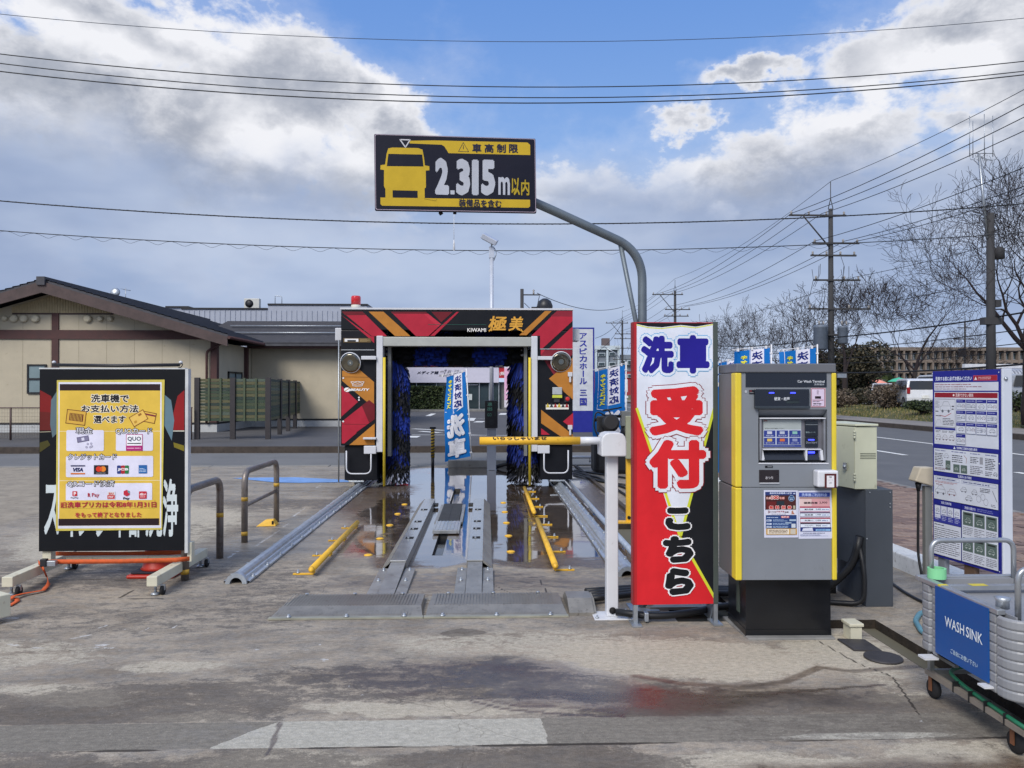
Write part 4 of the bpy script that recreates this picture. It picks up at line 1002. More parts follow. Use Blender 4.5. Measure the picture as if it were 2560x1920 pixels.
# ================================================================== utility poles, wires, trees, cars, flags
polec = mat('pole_concrete', C(62, 62, 64), .85, var=.12, scale=4, dirt=.3, dirtc=C(50, 48, 48))
wirec = mat('wire_black', C(26, 28, 32), .6, var=.05)
insul = mat('insulator', C(150, 146, 142), .35)
PX = 17.2
def pole(Y, X, H, label, arms=True, trafo=True, r0=.165, r1=.105, spire=1.0):
    t = thing('utility_pole', label, 'utility pole', (X, Y, .15), 0, 'utility poles along the road')
    MB().tube([(0, 0, 0), (0, 0, H)], [r0, r1], 12, polec).build('shaft', polec, t)
    if spire: MB().tube([(-.12, 0, H), (0, 0, H + .5), (0, 0, H + spire)], .02, 5).tube([(.12, 0, H), (0, 0, H + .5)], .02, 5).build('spire', polec, t)
    if arms:
        for (z, x0, x1) in ((H - .35, -2.1, .7), (H - 1.7, -.95, 1.35), (H - 2.3, -1.05, 1.2), (H - 3.5, -.9, 1.4), (H - 4.9, -1.2, 1.9)):
            a = MB().box((x0, -.17, z - .04), (x1, -.09, z + .04)).build('crossarm', polec, t)
            for x in np.linspace(x0 + .1, x1 - .1, 4):
                if abs(x) > .15: MB().lathe([(.03, 0), (.06, .03), (.035, .07), (.06, .11), (.03, .16)], (x, -.13, z + .04), 8, insul).build('insulator', insul, a)
        MB().tube([(-1.4, -.14, H - .4), (-.12, -.12, H - 1.9)], .035, 6).build('brace', polec, t)
        j = MB()
        for k in range(14):
            x = rng.uniform(-1.1, 1.3); z = H - 2.3 - rng.uniform(0, 2.4); x2 = x + rng.uniform(-.4, .4)
            j.tube([(x, -.2, z), ((x + x2) / 2 + .1, -.25, z - .5), (x2, -.2, z - rng.uniform(.8, 1.5))], .012, 4)
        tag(j.build('jumper_wires', wirec, t), kind='stuff')
    if trafo:
        tm = mat('transformer_grey', C(98, 108, 122), .5, var=.1, dirt=.2, dirtc=C(70, 62, 60))
        for x, s_ in ((-.62, 1.0), (.5, .72)):
            q = MB(); q.lathe([(.28 * s_, 0), (.33 * s_, .06), (.33 * s_, 1.05 * s_), (.35 * s_, 1.08 * s_), (.30 * s_, 1.2 * s_)], (x, -.28 * s_ + .05, H - 6.9 if s_ == 1 else H - 6.6), 14, tm)
            tr = q.build('transformer', tm, t); MB().tube([(x - .1, -.3, H - 5.7), (x - .1, -.3, H - 5.5)], .04, 6).tube([(x + .12, -.3, H - 5.7), (x + .12, -.3, H - 5.52)], .04, 6).build('bushing', insul, tr)
        MB().box((-.6, -.2, H - 6.2), (.6, .2, H - 6.12)).build('bracket', polec, t)
        MB().box((-.55, -.4, H - 8.35), (-.05, -.1, H - 8.15)).box((-.1, -.45, H - 8.6), (.2, -.15, H - 8.35)).build('junction_box', blackp, t)
        MB().box((.15, -.35, H - 8.25), (.6, -.1, H - 8.05)).build('junction_box', steelw, t)
    return t
YP1 = 37.0; XP1 = xg(2078, YP1)
zp = lambda v, Y: EYE + (975 - v) * Y / FPX
pole(YP1, XP1, zp(515, YP1) - .15, 'tall utility pole with grey transformers and many crossarms behind the terminal', spire=1.35)
Y3 = 69.0; pole(Y3, xg(1688, Y3), zp(725, Y3) - .15, 'smaller distant utility pole with crossarms above the red and white sign', trafo=False)
Y4 = 96.0; pole(Y4, xg(1556, Y4), zp(800, Y4) - .15, 'far utility pole between the blue sign and the red and white sign', trafo=False, spire=1.3)
Y5 = 66.0; p5 = pole(Y5, xg(1305, Y5), zp(722, Y5) - .15, 'short utility pole top showing above the wash machine', arms=False, trafo=False, r0=.17, r1=.15, spire=0)
H5 = zp(722, Y5) - .15; MB().box((-.1, -.05, H5 - .55), (1.6, .05, H5 - .45)).build('crossarm', polec, p5)
MB().tube([(-.2, 0, H5 - 1.7), (-.9, -.1, H5 - 1.9), (-1.1, -.1, H5 - 2.6), (-.7, -.1, H5 - 3.2)], .03, 5).tube([(.2, 0, H5 - 1.2), (.9, -.1, H5 - 1.9), (1.3, -.1, H5 - 1.5), (1.5, 0, H5 - .6)], .03, 5).build('jumper_wires', wirec, p5)
MB().lathe([(.05, 0), (.1, .1), (.05, .2), (.1, .3), (.05, .4)], (1.0, 0, H5 - .44), 8, insul).build('insulator', insul, p5)
Y6 = 100.0; p6 = pole(Y6, xg(2413, Y6), zp(800, Y6) - .15, 'thin distant utility pole in front of the school block', arms=False, trafo=False, spire=1.4); H6 = zp(800, Y6) - .15
MB().box((-1.6, -.06, H6 - 2.4), (1.2, .06, H6 - 2.25)).box((-1.0, -.06, H6 - .9), (.8, .06, H6 - .78)).build('crossarm', polec, p6); MB().box((-.7, -.3, H6 - 4.6), (-.1, .3, H6 - 3.6)).build('junction_box', blackp, p6)
# second near pole, with a tall antenna mast strapped to it
Y2 = 26.0; X2 = xg(2478, Y2); H2 = zp(523, Y2) - .15
t = thing('utility_pole', 'thick grey pole carrying a tall four rod antenna mast beside the big bare tree', 'utility pole', (X2, Y2, .15), 0, 'utility poles along the road')
MB().tube([(0, 0, 0), (0, 0, H2)], [.17, .12], 12, polec).build('shaft', polec, t)
zt_ = zp(371, Y2) - .15; xm = xg(2449, Y2) - X2
am = MB(); am.tube([(-.13, -.02, zp(588, Y2) - .15), (xm, -.02, zt_)], .045, 8); am.build('antenna_mast', steelw, t)
aa = MB()
zr_ = zt_ + .02
for u, vt in ((2426, 274), (2441, 283), (2470, 265), (2484, 273)):
    x = xg(u, Y2) - X2; aa.tube([(x, -.02 + (.15 if u in (2441, 2470) else 0), zr_ - .12), (x, -.02 + (.15 if u in (2441, 2470) else 0), zp(vt, Y2) - .15)], .014, 5)
    aa.tube([(xm, 0, zr_), (x, 0, zr_)], .014, 5); aa.tube(bend([(x, 0, zr_ - .05), (x + .03, -.03, zr_ - .25), ((x + xm) / 2, -.03, zr_ - .2), (xm, 0, zr_ - .05)], .08), .012, 5)
aa.build('antenna_rods', steelw, t)
MB().lathe([(.17, 0), (.17, .35), (.1, .4)], (.27, -.05, zp(640, Y2) - .15), 10, polec).build('equipment_can', polec, t)
MB().box((-.32, -.15, zp(808, Y2) - .15), (.32, .12, zp(790, Y2) - .15)).build('clamp', polec, t); MB().box((.1, -.12, zp(763, Y2) - .15), (.3, .1, zp(745, Y2) - .15)).build('junction_box', polec, t)
MB().box((-.02, -.25, zp(938, Y2) - .15), (.3, -.13, zp(922, Y2) - .15)).build('meter', steelw, t)

# wires
def wire(a, b_, sag, r, label, n=26, m_=wirec, twist=0):
    a, b_ = Vector(a), Vector(b_); pts = []
    for i in range(n + 1):
        t_ = i / n; p = a.lerp(b_, t_); p.z -= 4 * sag * t_ * (1 - t_); pts.append(p)
    mb = MB().tube(pts, r, 5)
    if twist:
        q = []; L = (b_ - a).length; k_ = int(L / twist * 8)
        for i in range(k_ + 1):
            t_ = i / k_; p = a.lerp(b_, t_); p.z -= 4 * sag * t_ * (1 - t_) + .055; an = i / 8 * 2 * math.pi; d = (b_ - a).normalized(); s_ = Vector((-d.y, d.x, 0))
            q.append(p + Vector((0, 0, .055 * math.cos(an))) + s_ * .055 * math.sin(an))
        mb.tube(q, r * .45, 3)
    return tag(mb.build('overhead_wire', m_), label, 'power line', 'overhead wires')
def cross(v0, v1, v2, Y, r, label, tw=0, m_=wirec):
    """a span from side to side through three heights (2212-view) at the frame's left edge, middle, and edge"""
    k = 2560 / 2212
    ua, ub, uc = 0, 1280, 2560; za_, zb2, zc_ = [EYE + (975 - v * k) * Y / FPX for v in (v0, v1, v2)]
    xa_, xb2, xc2 = xg(ua, Y), xg(ub, Y), xg(uc, Y)
    co = np.polyfit([xa_, xb2, xc2], [za_, zb2, zc_], 2); X0, X1 = xa_ * 1.6, xc2 * 1.6
    pts = [(x, Y, float(np.polyval(co, x))) for x in np.linspace(X0, X1, 40)]
    mb = MB().tube(pts, r, 5)
    if tw:
        q = []; L = X1 - X0; k_ = int(L / tw * 8)
        for i in range(k_ + 1):
            x = X0 + L * i / k_; an = i / 8 * 2 * math.pi; q.append((x, Y + (.05 if tw > .5 else r * .7) * math.sin(an), float(np.polyval(co, x)) - (.05 if tw > .5 else .0) + (.045 if tw > .5 else r * .7) * math.cos(an)))
        mb.tube(q, r * (.4 if tw > .5 else .6), 3)
    return tag(mb.build('overhead_wire', m_), label, 'power line', 'overhead wires')
cross(45, 87, 18, 20, .008, 'topmost thin grey overhead wire crossing the sky', m_=mat('wire_grey_thin', C(60, 68, 82), .6))
cross(130, 185.5, 114, 20, .013, 'upper of the three close black wires crossing the sky')
cross(150, 208.5, 136, 20, .013, 'middle of the three close black wires crossing the sky')
cross(167, 220.5, 144, 20, .015, 'lowest of the three close black wires crossing the sky')
cross(442, 483, 430, 18, .014, 'twisted black cable crossing just under the height limit sign', .18)
cross(505, 541, 494, 18, .010, 'black cable with a loose spiral lashing below the twisted cable', .62)
cs = [(-2.0, -.31, .9, 'outermost of the high wires running to the transformer pole'), (-1.3, -.31, .92, 'second of the high wires running to the transformer pole'), (-.5, -.31, .95, 'third of the high wires running to the transformer pole'), (0, 1.3, 1.0, 'thin guard wire from the spire of the transformer pole'),
      (-.85, -1.65, .9, 'wire on the outer end of the second crossarm'), (.6, -1.65, .95, 'wire in the middle of the second crossarm'), (1.2, -1.65, 1.0, 'wire on the inner end of the second crossarm'), (1.1, -3.4, .7, 'thin wire leaving the third crossarm'), (1.3, -4.85, .5, 'thin wire on the equipment crossarm')]
H1 = zp(515, YP1)
for dx, dz, sg, lb in cs:
    r_ = .012 if 'thin' in lb else .015
    wire((XP1 + dx + 1.4, 3.0, H1 + dz + 1.2), (XP1 + dx, YP1 - .13, H1 + dz + .05), sg, r_, lb + ', over the roadside')
    x3 = xg(1688, Y3); wire((XP1 + dx, YP1 - .13, H1 + dz + .05), (x3 + dx * .8, Y3, zp(725, Y3) + dz * .85), .55, r_, lb + ', going down the road')
    wire((x3 + dx * .8, Y3, zp(725, Y3) + dz * .85), (xg(1556, Y4) + dx * .8, Y4, zp(800, Y4) + dz * .85), .4, r_, lb + ', far stretch')
for k, (dz, r_) in enumerate(((-6.0, .03), (-6.55, .018), (-7.0, .016), (-7.25, .014), (-7.7, .035))):
    wd = ('thick upper', 'thin second', 'thin third', 'thin fourth', 'thick lower')[k]
    wire((XP1 + 2.6, 3.0, H1 + dz + 1.5), (XP1 - .15, YP1, H1 + dz - .3), .7, r_, wd + ' communication cable sloping past the bare trees to the near pole')
    wire((XP1 - .15, YP1, H1 + dz - .3), (xg(1688, Y3), Y3, zp(725, Y3) + dz * .72), .55, r_, wd + ' communication cable beyond the transformer pole')
wire((XP1 + .8, YP1, H1 - 5), (xg(2300, 45), 45, zp(720, 45)), .2, .012, 'short service wire dropping from the transformer crossarm into the trees')
wire((xg(1305, Y5) + 1.3, Y5, H5 - .2), (xg(1560, Y4), Y4, zp(765, Y4)), .9, .03, 'wire leaving the short pole above the wash machine')
wire((xg(1488, 90), 90, zp(880, 90)), (xg(1556, Y4), Y4, zp(805, Y4)), .6, .025, 'wire to the far pole beside the blue sign')
wire((xg(1488, 90), 90, zp(845, 90)), (xg(1556, Y4), Y4, zp(795, Y4)), .4, .025, 'upper wire to the far pole beside the blue sign')
# street lamp in the far distance
sl_ = thing('street_lamp', 'slender curved street lamp beside the distant road buildings', 'street lamp', (xg(1552, 110), 110, 0))
MB().tube(bend([(0, 0, 0), (0, 0, zp(890, 110)), (-2.2, 0, zp(868, 110))], 1.2), .09, 6).build('pole', steelw, sl_); MB().box((-2.9, -.15, zp(868, 110) - .05), (-2.1, .15, zp(868, 110) + .12)).build('lamp_head', steelw, sl_)
vs_ = thing('small_roadside_sign', 'narrow white roadside sign near the white minivan', 'sign', (xg(1559, 75), 75, .15)); MB().tube([(0, 0, 0), (0, 0, 1.2)], .05, 6).build('pole', steelw, vs_); MB().box((-.4, -.05, 1.2), (.4, .05, zp(952, 75))).build('panel', mat('sign_white', C(214, 214, 214), .5), vs_)

# ------------------------------------------------------------------ bare trees
bark = mat('bark', C(44, 36, 35), .95, var=.25, scale=9, bump=.01, bscale=40)
twig = mat('twig', C(44, 35, 36), .95, var=.15)
def bare_tree(seed, H, r0, lean=(0, 0), fork=.28, spread=.8, depth=6, tmin=.011, dens=.82):
    rr_ = random.Random(seed); tm = MB(); bm_ = MB(); Lf = (1, .95, .62, .46, .34, .24, .17)
    def grow_(p, d, L, r, lv):
        n = 5 if lv < 3 else 3; pts = [p.copy()]; rs = [r]; kids = []
        for i in range(n):
            j = .10 if lv == 0 else .34 if lv < 3 else .5
            d = (d + Vector((rr_.gauss(0, j * .6), rr_.gauss(0, j * .6), rr_.gauss(.10 if lv else 0, j * .4)))).normalized()
            p = p + d * (L / n); pts.append(p.copy()); rs.append(max(tmin, r * (1 - (.3 if lv == 0 else .75) * (i + 1) / n)))
            if lv > 0 and lv < depth and i >= 1 and rr_.random() < (dens if lv < 5 else dens - .2): kids.append((p.copy(), d.copy(), rs[-1]))
        (tm if lv == 0 else bm_).tube(pts, rs, 9 if lv == 0 else 6 if lv == 1 else 4 if lv < 3 else 3, caps=lv == 0)
        if lv >= depth: return
        if lv == 0:
            k = rr_.choice((4, 5)); a0 = rr_.uniform(0, 6.28)
            for i in range(k):
                a = a0 + 6.283 * i / k + rr_.uniform(-.3, .3); t_ = rr_.uniform(.55, 1.15) if i else .12
                grow_(pts[-1 if i < 3 else -2], (d + Vector((math.cos(a) * t_, math.sin(a) * t_, 0))).normalized(), H * Lf[1] * .42 * rr_.uniform(.8, 1.15), rs[-1] * (.72 if i == 0 else .5), 1)
            return
        for (q, dd, rk) in kids:
            side = dd.cross(Vector((rr_.gauss(0, 1), rr_.gauss(0, 1), rr_.gauss(0, .6)))).normalized()
            nd = (dd * .75 + side * spread * rr_.uniform(.5, 1.2)).normalized()
            grow_(q, nd, H * Lf[lv + 1] * .30 * rr_.uniform(.7, 1.2), rk * rr_.uniform(.5, .75), lv + 1)
        if lv < depth: grow_(pts[-1], d, H * Lf[lv + 1] * .26, rs[-1] * .9, lv + 1)
    grow_(Vector((0, 0, -.1)), Vector((lean[0], lean[1], 1)).normalized(), H * fork, r0, 0)
    z = max(v[2] for v in bm_.v); s_ = H / z
    tm.v = [(x * s_, y * s_, zz_ * s_) for x, y, zz_ in tm.v]; bm_.v = [(x * s_, y * s_, zz_ * s_) for x, y, zz_ in bm_.v]
    return tm, bm_
def tree(seed, u, Y, vtop, zb_, label, lean=(0, 0), r0=.2, **k):
    X = xg(u, Y); H = EYE + (975 - vtop) * Y / FPX - zb_
    t = thing('bare_tree', label, 'tree', (X, Y, zb_), 0, 'bare winter trees along the road')
    a, b_ = bare_tree(seed, H, r0, lean, **k); a.build('trunk', bark, t); tag(b_.build('branches', twig, t), kind='stuff'); return t
tree(3, 2279, 45, 618, .45, 'bare tree with an open round crown standing behind the instruction board', r0=.21)
tree(41, 2575, 27, 330, .4, 'largest bare tree leaning in from the edge beside the antenna pole', lean=(-.05, 0), r0=.30, spread=.8, tmin=.007, dens=.95)
tree(8, 2112, 50, 655, .5, 'bare tree just beyond the transformer pole', r0=.24, dens=.8)
tree(12, 2003, 58, 742, .4, 'bare spreading tree rising behind the blue flags', r0=.28, spread=.95, dens=.74, fork=.22)
tree(15, 1855, 74, 735, .3, 'more distant bare tree between the big sign and the terminal', r0=.24, dens=.74)
tree(21, 1935, 66, 770, .3, 'small bare tree behind the flags above the terminal', r0=.18, spread=.8, dens=.7)
tree(23, 2370, 90, 800, .3, 'low twiggy bare tree in front of the school block', r0=.2, spread=.85, fork=.2, tmin=.010)
tree(29, 1795, 110, 790, .2, 'faint far bare tree at the edge of the red and white sign', r0=.25)
ev_m = [mat('evergreen_%d' % i, c, .7, var=.2) for i, c in enumerate((C(52, 54, 40), C(74, 68, 50), C(38, 40, 32), C(86, 78, 58)))]
def bushy(name, label, cat, u, Y, zb_, rx, rz__, n, size, mats_, trunkh=.8, group=None, flat=.55):
    t = thing(name, label, cat, (xg(u, Y), Y, zb_), 0, group)
    lobes = [(rng.normal(0, rx * .42), rng.normal(0, rx * .35), rz__ * (.5 + rng.uniform(-.25, .35)), rng.uniform(.35, .62) * rx) for _ in range(11)]
    def pt():
        a, b_, c_, r_ = lobes[int(rng.integers(len(lobes)))]; d = Vector((rng.normal(), rng.normal(), rng.normal())).normalized() * r_ * rng.uniform(.75, 1.04)
        return (a + d.x, b_ + d.y, max(.05, trunkh * .4 + c_ * 1.1 + d.z * min(1, rz__ / rx)))
    q = MB(); leafmass(q, pt, size, mats_, n); tag(q.build('crown', None, t), kind='stuff')
    tb = MB()
    for k in range(4): a = rng.uniform(0, 6.28); tb.tube([(.1 * k - .15, 0, -.15), (.3 * math.cos(a), .3 * math.sin(a), rz__ * .4), (rx * .5 * math.cos(a), rx * .5 * math.sin(a), rz__ * .9)], [.12, .08, .03], 6)
    tb.build('trunk', bark, t); return t
bushy('evergreen_tree', 'broad dark brownish evergreen tree beside the transformer pole', 'tree', 2125, 60, .4, 2.6, 4.4, 13000, .13, ev_m)
bushy('evergreen_tree', 'shorter dark evergreen bush mass standing next to the broad evergreen', 'tree', 2060, 64, .4, 1.7, 3.4, 5000, .13, ev_m)
brn = [mat('dry_bush_%d' % i, c, .8, var=.2) for i, c in enumerate((C(112, 98, 84), C(84, 72, 62), C(134, 120, 104)))]
bushy('dry_bush', 'bare brown rounded bush beside the parked white cars', 'bush', 2210, 42, .5, .75, 1.15, 3200, .05, brn, .1)
bushy('dry_bush', 'twin brown rounded bush closer to the tree trunk', 'bush', 2236, 43, .5, .6, 1.0, 2400, .05, brn, .1)
bushy('low_shrub', 'dark clipped low shrub left of the instruction board', 'bush', 2312, 36, .5, .62, .42, 3000, .05, hm, .05)
bushy('low_shrub', 'dark low shrub showing past the outer edge of the instruction board', 'bush', 2556, 34, .5, 1.1, .75, 4200, .05, hm, .05)
bushy('low_shrub', 'dark low shrub under the broad evergreen tree', 'bush', 2145, 50, .5, 1.2, .85, 3600, .07, ev_m, .05)
bushy('low_shrub', 'small brownish shrub at the foot of the transformer pole', 'bush', 2098, 46, .5, .7, .8, 1800, .06, brn, .05)

# ------------------------------------------------------------------ market umbrellas in the park
for u, v, c, lb in ((2190, 947, C(232, 150, 130), 'pale coral market umbrella in the park beyond the parked cars'), (2247, 943, C(70, 176, 140), 'green market umbrella in the park beyond the parked cars')):
    Y = 80; t = thing('market_umbrella', lb, 'umbrella', (xg(u, Y), Y, .2), 0, 'market umbrellas'); zt2 = EYE + (975 - v) * Y / FPX - .2
    MB().tube([(0, 0, 0), (0, 0, zt2)], .04, 6, steelw).build('pole', steelw, t); MB().lathe([(1.15, zt2 - .45), (1.12, zt2 - .42), (.6, zt2 - .16), (.02, zt2)], n=8, m=mat('canopy_%d' % u, c, .7)).build('canopy', None, t)
    MB().cbox((0, 0, .35), (.7, .7, .7)).build('base', conc_g, t)

# ------------------------------------------------------------------ vehicles
cw = mat('car_white', C(222, 224, 228), .25, var=.02, coat=.6); csil = mat('car_silver', C(170, 174, 180), .3, metal=.4, var=.02, coat=.5)
cgl = mat('car_glass', C(24, 30, 36), .05, var=.05, spec=.8); tyre = mat('tyre', C(26, 26, 28), .85, var=.15); rim = mat('rim', C(150, 152, 156), .35, metal=.7)
redl = mat('tail_red', C(150, 20, 24), .25); ltg = mat('head_clear', C(226, 228, 226), .15); plate_y = mat('plate_yellow', C(232, 190, 40), .5); plate_w = mat('plate_white', C(232, 232, 228), .5)
def car(label, loc, rz, L=4.2, Wd=1.75, H=1.55, hood=.95, kind='suv', body=cw, plate=plate_w):
    """length along local Y, nose at -Y"""
    t = thing('parked_car' if kind != 'moving' else 'minivan', label, 'van' if 'van' in label else 'car', loc, rz)
    zb = .28; zw = zb + (H - zb) * .52; rl_ = .06
    y0, y1 = -L / 2, L / 2
    prof = [(y0 + .02, zb), (y0, zb + .25), (y0 + .06, zw - .18), (y0 + hood * .25, zw - .08), (y0 + hood, zw), (y0 + hood + (H - zw) * .8, H - .05), (y0 + hood + (H - zw) * .8 + .35, H), (y1 - .55, H - .02), (y1 - .22, H - .12), (y1 - .04, zw), (y1, zb + .3), (y1 - .03, zb)]
    # body as lofted sections that narrow toward the roof
    def wz(z): return Wd / 2 * (1 - .0 * 0) if z <= zw else Wd / 2 * (1 - .16 * (z - zw) / (H - zw))
    n = len(prof); vs = []; 
    for sx in (-1, 1): vs += [(sx * wz(z) * (.94 if (y < y0 + .05 or y > y1 - .04) else 1), y, z) for y, z in prof]
    fs = [tuple(range(n)), tuple(reversed(range(n, 2 * n)))] + [((i + 1) % n, i, n + i, n + (i + 1) % n) for i in range(n)]
    bd = MB().add(vs, fs, body).build('body', body, t, bevel=.05, seg=3)
    e = .012
    def yy(z): return y0 + hood + (z - zw) * .8
    z0, z1 = zw + .04, H - .12
    for sx in (-1, 1):
        gl_ = MB()
        ps = [(yy(z0) + .16, z0), (yy(z1) + .2, z1), (y1 - .5, z1), (y1 - .26, z0)]
        q = [(sx * (wz(z) + e), y, z) for y, z in ps]; gl_.add(q if sx < 0 else q[::-1], [(0, 1, 2, 3)]); gl_.build('side_window', cgl, t)
    MB().add([(sx * (wz(z) - .09), yy(z) - e - .01, z + e) for sx, z in ((-1, z0), (1, z0), (1, z1 + .03), (-1, z1 + .03))], [(0, 1, 2, 3)]).build('windscreen', cgl, t)
    def yb(z): return (y1 - .04) + (z - zw) / (H - .12 - zw) * (-.18)
    MB().add([(sx * (wz(z) - .12), yb(z) + e + .012, z) for sx, z in ((1, z0), (-1, z0), (-1, z1 - .02), (1, z1 - .02))], [(0, 1, 2, 3)]).build('rear_window', cgl, t)
    for sx in (-1, 1):
        for y in (y0 + .78, y1 - .72):
            MW = Matrix.Rotation(R(90), 4, 'Y'); w_ = MB().lathe([(.20, -.11), (.31, -.10), (.32, 0), (.31, .10), (.20, .11)], (0, 0, 0), 18, tyre, MW).build('wheel', tyre, t, loc=(sx * (Wd / 2 - .09), y, .32)); MB().lathe([(.19, -.115), (.2, 0), (.19, .115)], (0, 0, 0), 12, rim, MW).build('rim', rim, w_)
        MB().cbox((sx * (Wd / 2 - .2), y0 + .03, zw - .28), (.3, .12, .16)).build('headlight', ltg, t, bevel=.03)
        MB().cbox((sx * (Wd / 2 - .12), y1 - .05, zw - .02), (.16, .14, .34)).build('tail_light', redl, t, bevel=.03)
        MB().cbox((sx * (Wd / 2 + .08), yy(zw) + .25, zw + .06), (.16, .1, .14)).build('mirror', body, t, bevel=.02)
    MB().cbox((0, y0 - .02, zb + .2), (.34, .03, .17)).build('number_plate', plate, t); MB().cbox((0, y1 + .02, zb + .35), (.34, .03, .17)).build('number_plate', plate, t)
    MB().cbox((0, y0 + .02, zb + .06), (Wd * .8, .1, .16)).build('lower_grille', blackp, t)
    for z in (zw - .1,): 
        for sx in (-1, 1): MB().cbox((sx * (Wd / 2 + .004), .25, z), (.02, .16, .03)).build('door_handle', blackp, t)
    return t
car('white minivan with yellow number plate driving on the road behind the tall sign', (xg(1528, 52), 52, .0), R(0), 3.5, 1.6, 1.7, .45, kind='moving', plate=plate_y)
car('white hatchback parked deepest between tree trunk and evergreen', (xg(2208, 56), 56, .3), R(-25), 4.0, 1.7, 1.5)
car('white crossover showing its red tail light beside the brown bushes', (xg(2288, 42), 42, .28), R(163), 4.4, 1.85, 1.62)
car('white light van parked right behind the slim tree trunk', (xg(2318, 50), 50, .3), R(8), 3.5, 1.6, 1.6, .5, plate=plate_y)
car('long white box-shaped van next to the instruction board', (xg(2362, 47), 47, .3), R(-6), 4.6, 1.8, 1.95, .5)
car('silver van showing past the outer edge of the instruction board', (xg(2590, 44), 44, .3), R(92), 4.6, 1.75, 1.95, .5, body=csil)
struct('park_drive', MB().quad((24, 38, .56), (90, 38, .56), (90, 75, .5), (24, 75, .5)), asph_w)
for o_ in bpy.data.objects:
    if o_.name.startswith('parked_car') and o_.get('label'): o_.location.z = .56

# ------------------------------------------------------------------ advertising flags on poles, seen from their back
flag_b = ink('1878c4')
polew = mat('flag_pole', C(226, 226, 228), .35, var=.03)
def flag(loc, rz, label, W_=.58, H_=1.72, base=.0, slant=.0, amp=.05, ph=0.0, stem=.3, dark=False, nm=None, taper=.0):
    t = thing('banner_flag', label, 'banner flag', loc, rz, 'blue and white wash banner flags')
    z0 = stem; Lx = W_
    def fn(x, l, y):      # x 0..W from pole outward (toward -X), y height
        s_ = x / W_; wv = amp * s_ * math.sin(y * 3.2 + ph + s_ * 3.0) + amp * .5 * s_ * math.sin(x * 14 + ph)
        x = x * (1 - taper * y / H_); return (-x + amp * .3 * math.sin(y * 4 + ph) * s_, l + wv, z0 + y - slant * s_ * W_)
    q = Print(.0012, .0006)
    nx, ny = 10, 24
    q.rect(0, 0, W_, H_, '1070c0', nx=nx, ny=ny)
    q.rect(.10, .62 * H_ * .96, .33, H_, 'e6e6f2', nx=6, ny=12)          # white column next to the pole
    q.poly([(.10, .60 * H_), (.33, .60 * H_), (.33, .55 * H_)], 'e6e6f2', True)
    for k in range(7): q.rect(.34 + .0, .60 * H_ + k * .057 * H_, .345, .60 * H_ + (k + 1) * .057 * H_, 'e6e6f2', True)
    for k in range(7): q.rect(.53, .58 * H_ + k * .06 * H_, .54, .58 * H_ + (k + 1) * .06 * H_, 'e6e6f2', True)
    q.line([(.10, .60 * H_), (.33, .545 * H_), (.54, .585 * H_)], .012, 'e6e6f2')
    # x grows away from the pole and is flipped by fn, so the characters come out mirrored as in the photo
    q.vtext('決済対応', .215, H_ * .985, H_ * .60, .19, '1c2c7c', .04)
    q.vtext('キャッシュレス', .44, H_ * .955, H_ * .61, .11, 'e8e23c', .05)
    q.text('洗', .08, .26 * H_, .50, .53 * H_, 'eef0f8', .06); q.text('車', .08, .02 * H_, .50, .25 * H_, 'eef0f8', .06)
    # cloth gets the waves plus a back face slightly behind
    c_ = q.build('cloth', t, fn)
    th = c_.modifiers.new('thick', 'SOLIDIFY'); th.thickness = .0006
    MB().tube([(.025, 0, 0 if not base else base), (.025, 0, z0 + H_ + .06)], .012, 8, polew).build('pole', polew, t)
    MB().tube([(.04, 0, z0 + H_ + .035), (-W_ - .02, amp * .2, z0 + H_ + .03 - slant * W_)], .006, 6, polew).build('cross_rod', polew, t)
    lp = MB()
    for k in range(5): lp.box((-.005, -.016, z0 + H_ * (.04 + k * .225)), (.042, .016, z0 + H_ * (.04 + k * .225) + .025))
    for k in range(3): lp.box((-.08 - k * W_ * .38, -.008, z0 + H_ - slant * (.08 + k * W_ * .38) - .005), (-.05 - k * W_ * .38, .008, z0 + H_ + .045 - slant * (.06 + k * W_ * .38)))
    tag(lp.build('loops', polew, t), kind='stuff')
    if stem > .25 and not dark: MB().tube([(.025, 0, 0), (.025, 0, .28)], .022, 8, blackp).build('foot_sleeve', blackp, t)
    return t
gA = G(1177, 1160)
flag((gA.x, gA.y, 0), R(-8), 'blue and white banner flag framed by the opening of the wash machine', W_=.56, H_=1.78, slant=.16, amp=.07, ph=.4, stem=.16, taper=.22).rotation_euler.y = R(-3.5)
flag((xg(1562, 14.6), 14.6, 0), R(8), 'blue and white banner flag beside the barrier box', W_=.62, H_=1.75, slant=-.24 * 0 + .22, amp=.05, ph=2.1, stem=.28)
flag((xg(1925, 13), 13.0, .13), R(-5), 'blue and white banner flag above the terminal, nearer the big sign', W_=.62, H_=1.72, slant=.10, amp=.05, ph=1.2, stem=.42)
flag((xg(2040, 12.6), 12.6, .13), R(-3), 'blue and white banner flag above the terminal, next to the transformer pole', W_=.62, H_=1.72, slant=.12, amp=.05, ph=3.2, stem=.40)
flag((xg(1848, 17.0), 17.0, .13), R(-55), 'narrow edge-on banner flag behind the terminal corner', W_=.6, H_=1.72, slant=.10, amp=.04, ph=.2, stem=.38)
flag((xg(1802, 9.2), 9.2, 0), R(-80), 'edge-on banner flag between the big sign and the terminal', W_=.5, H_=1.05, slant=.05, amp=.03, ph=.9, stem=.55)
def lx(u, Y): return P(u, 975, Y).x
def lz(v, Y): return EYE + (975 - v) * Y / FPX
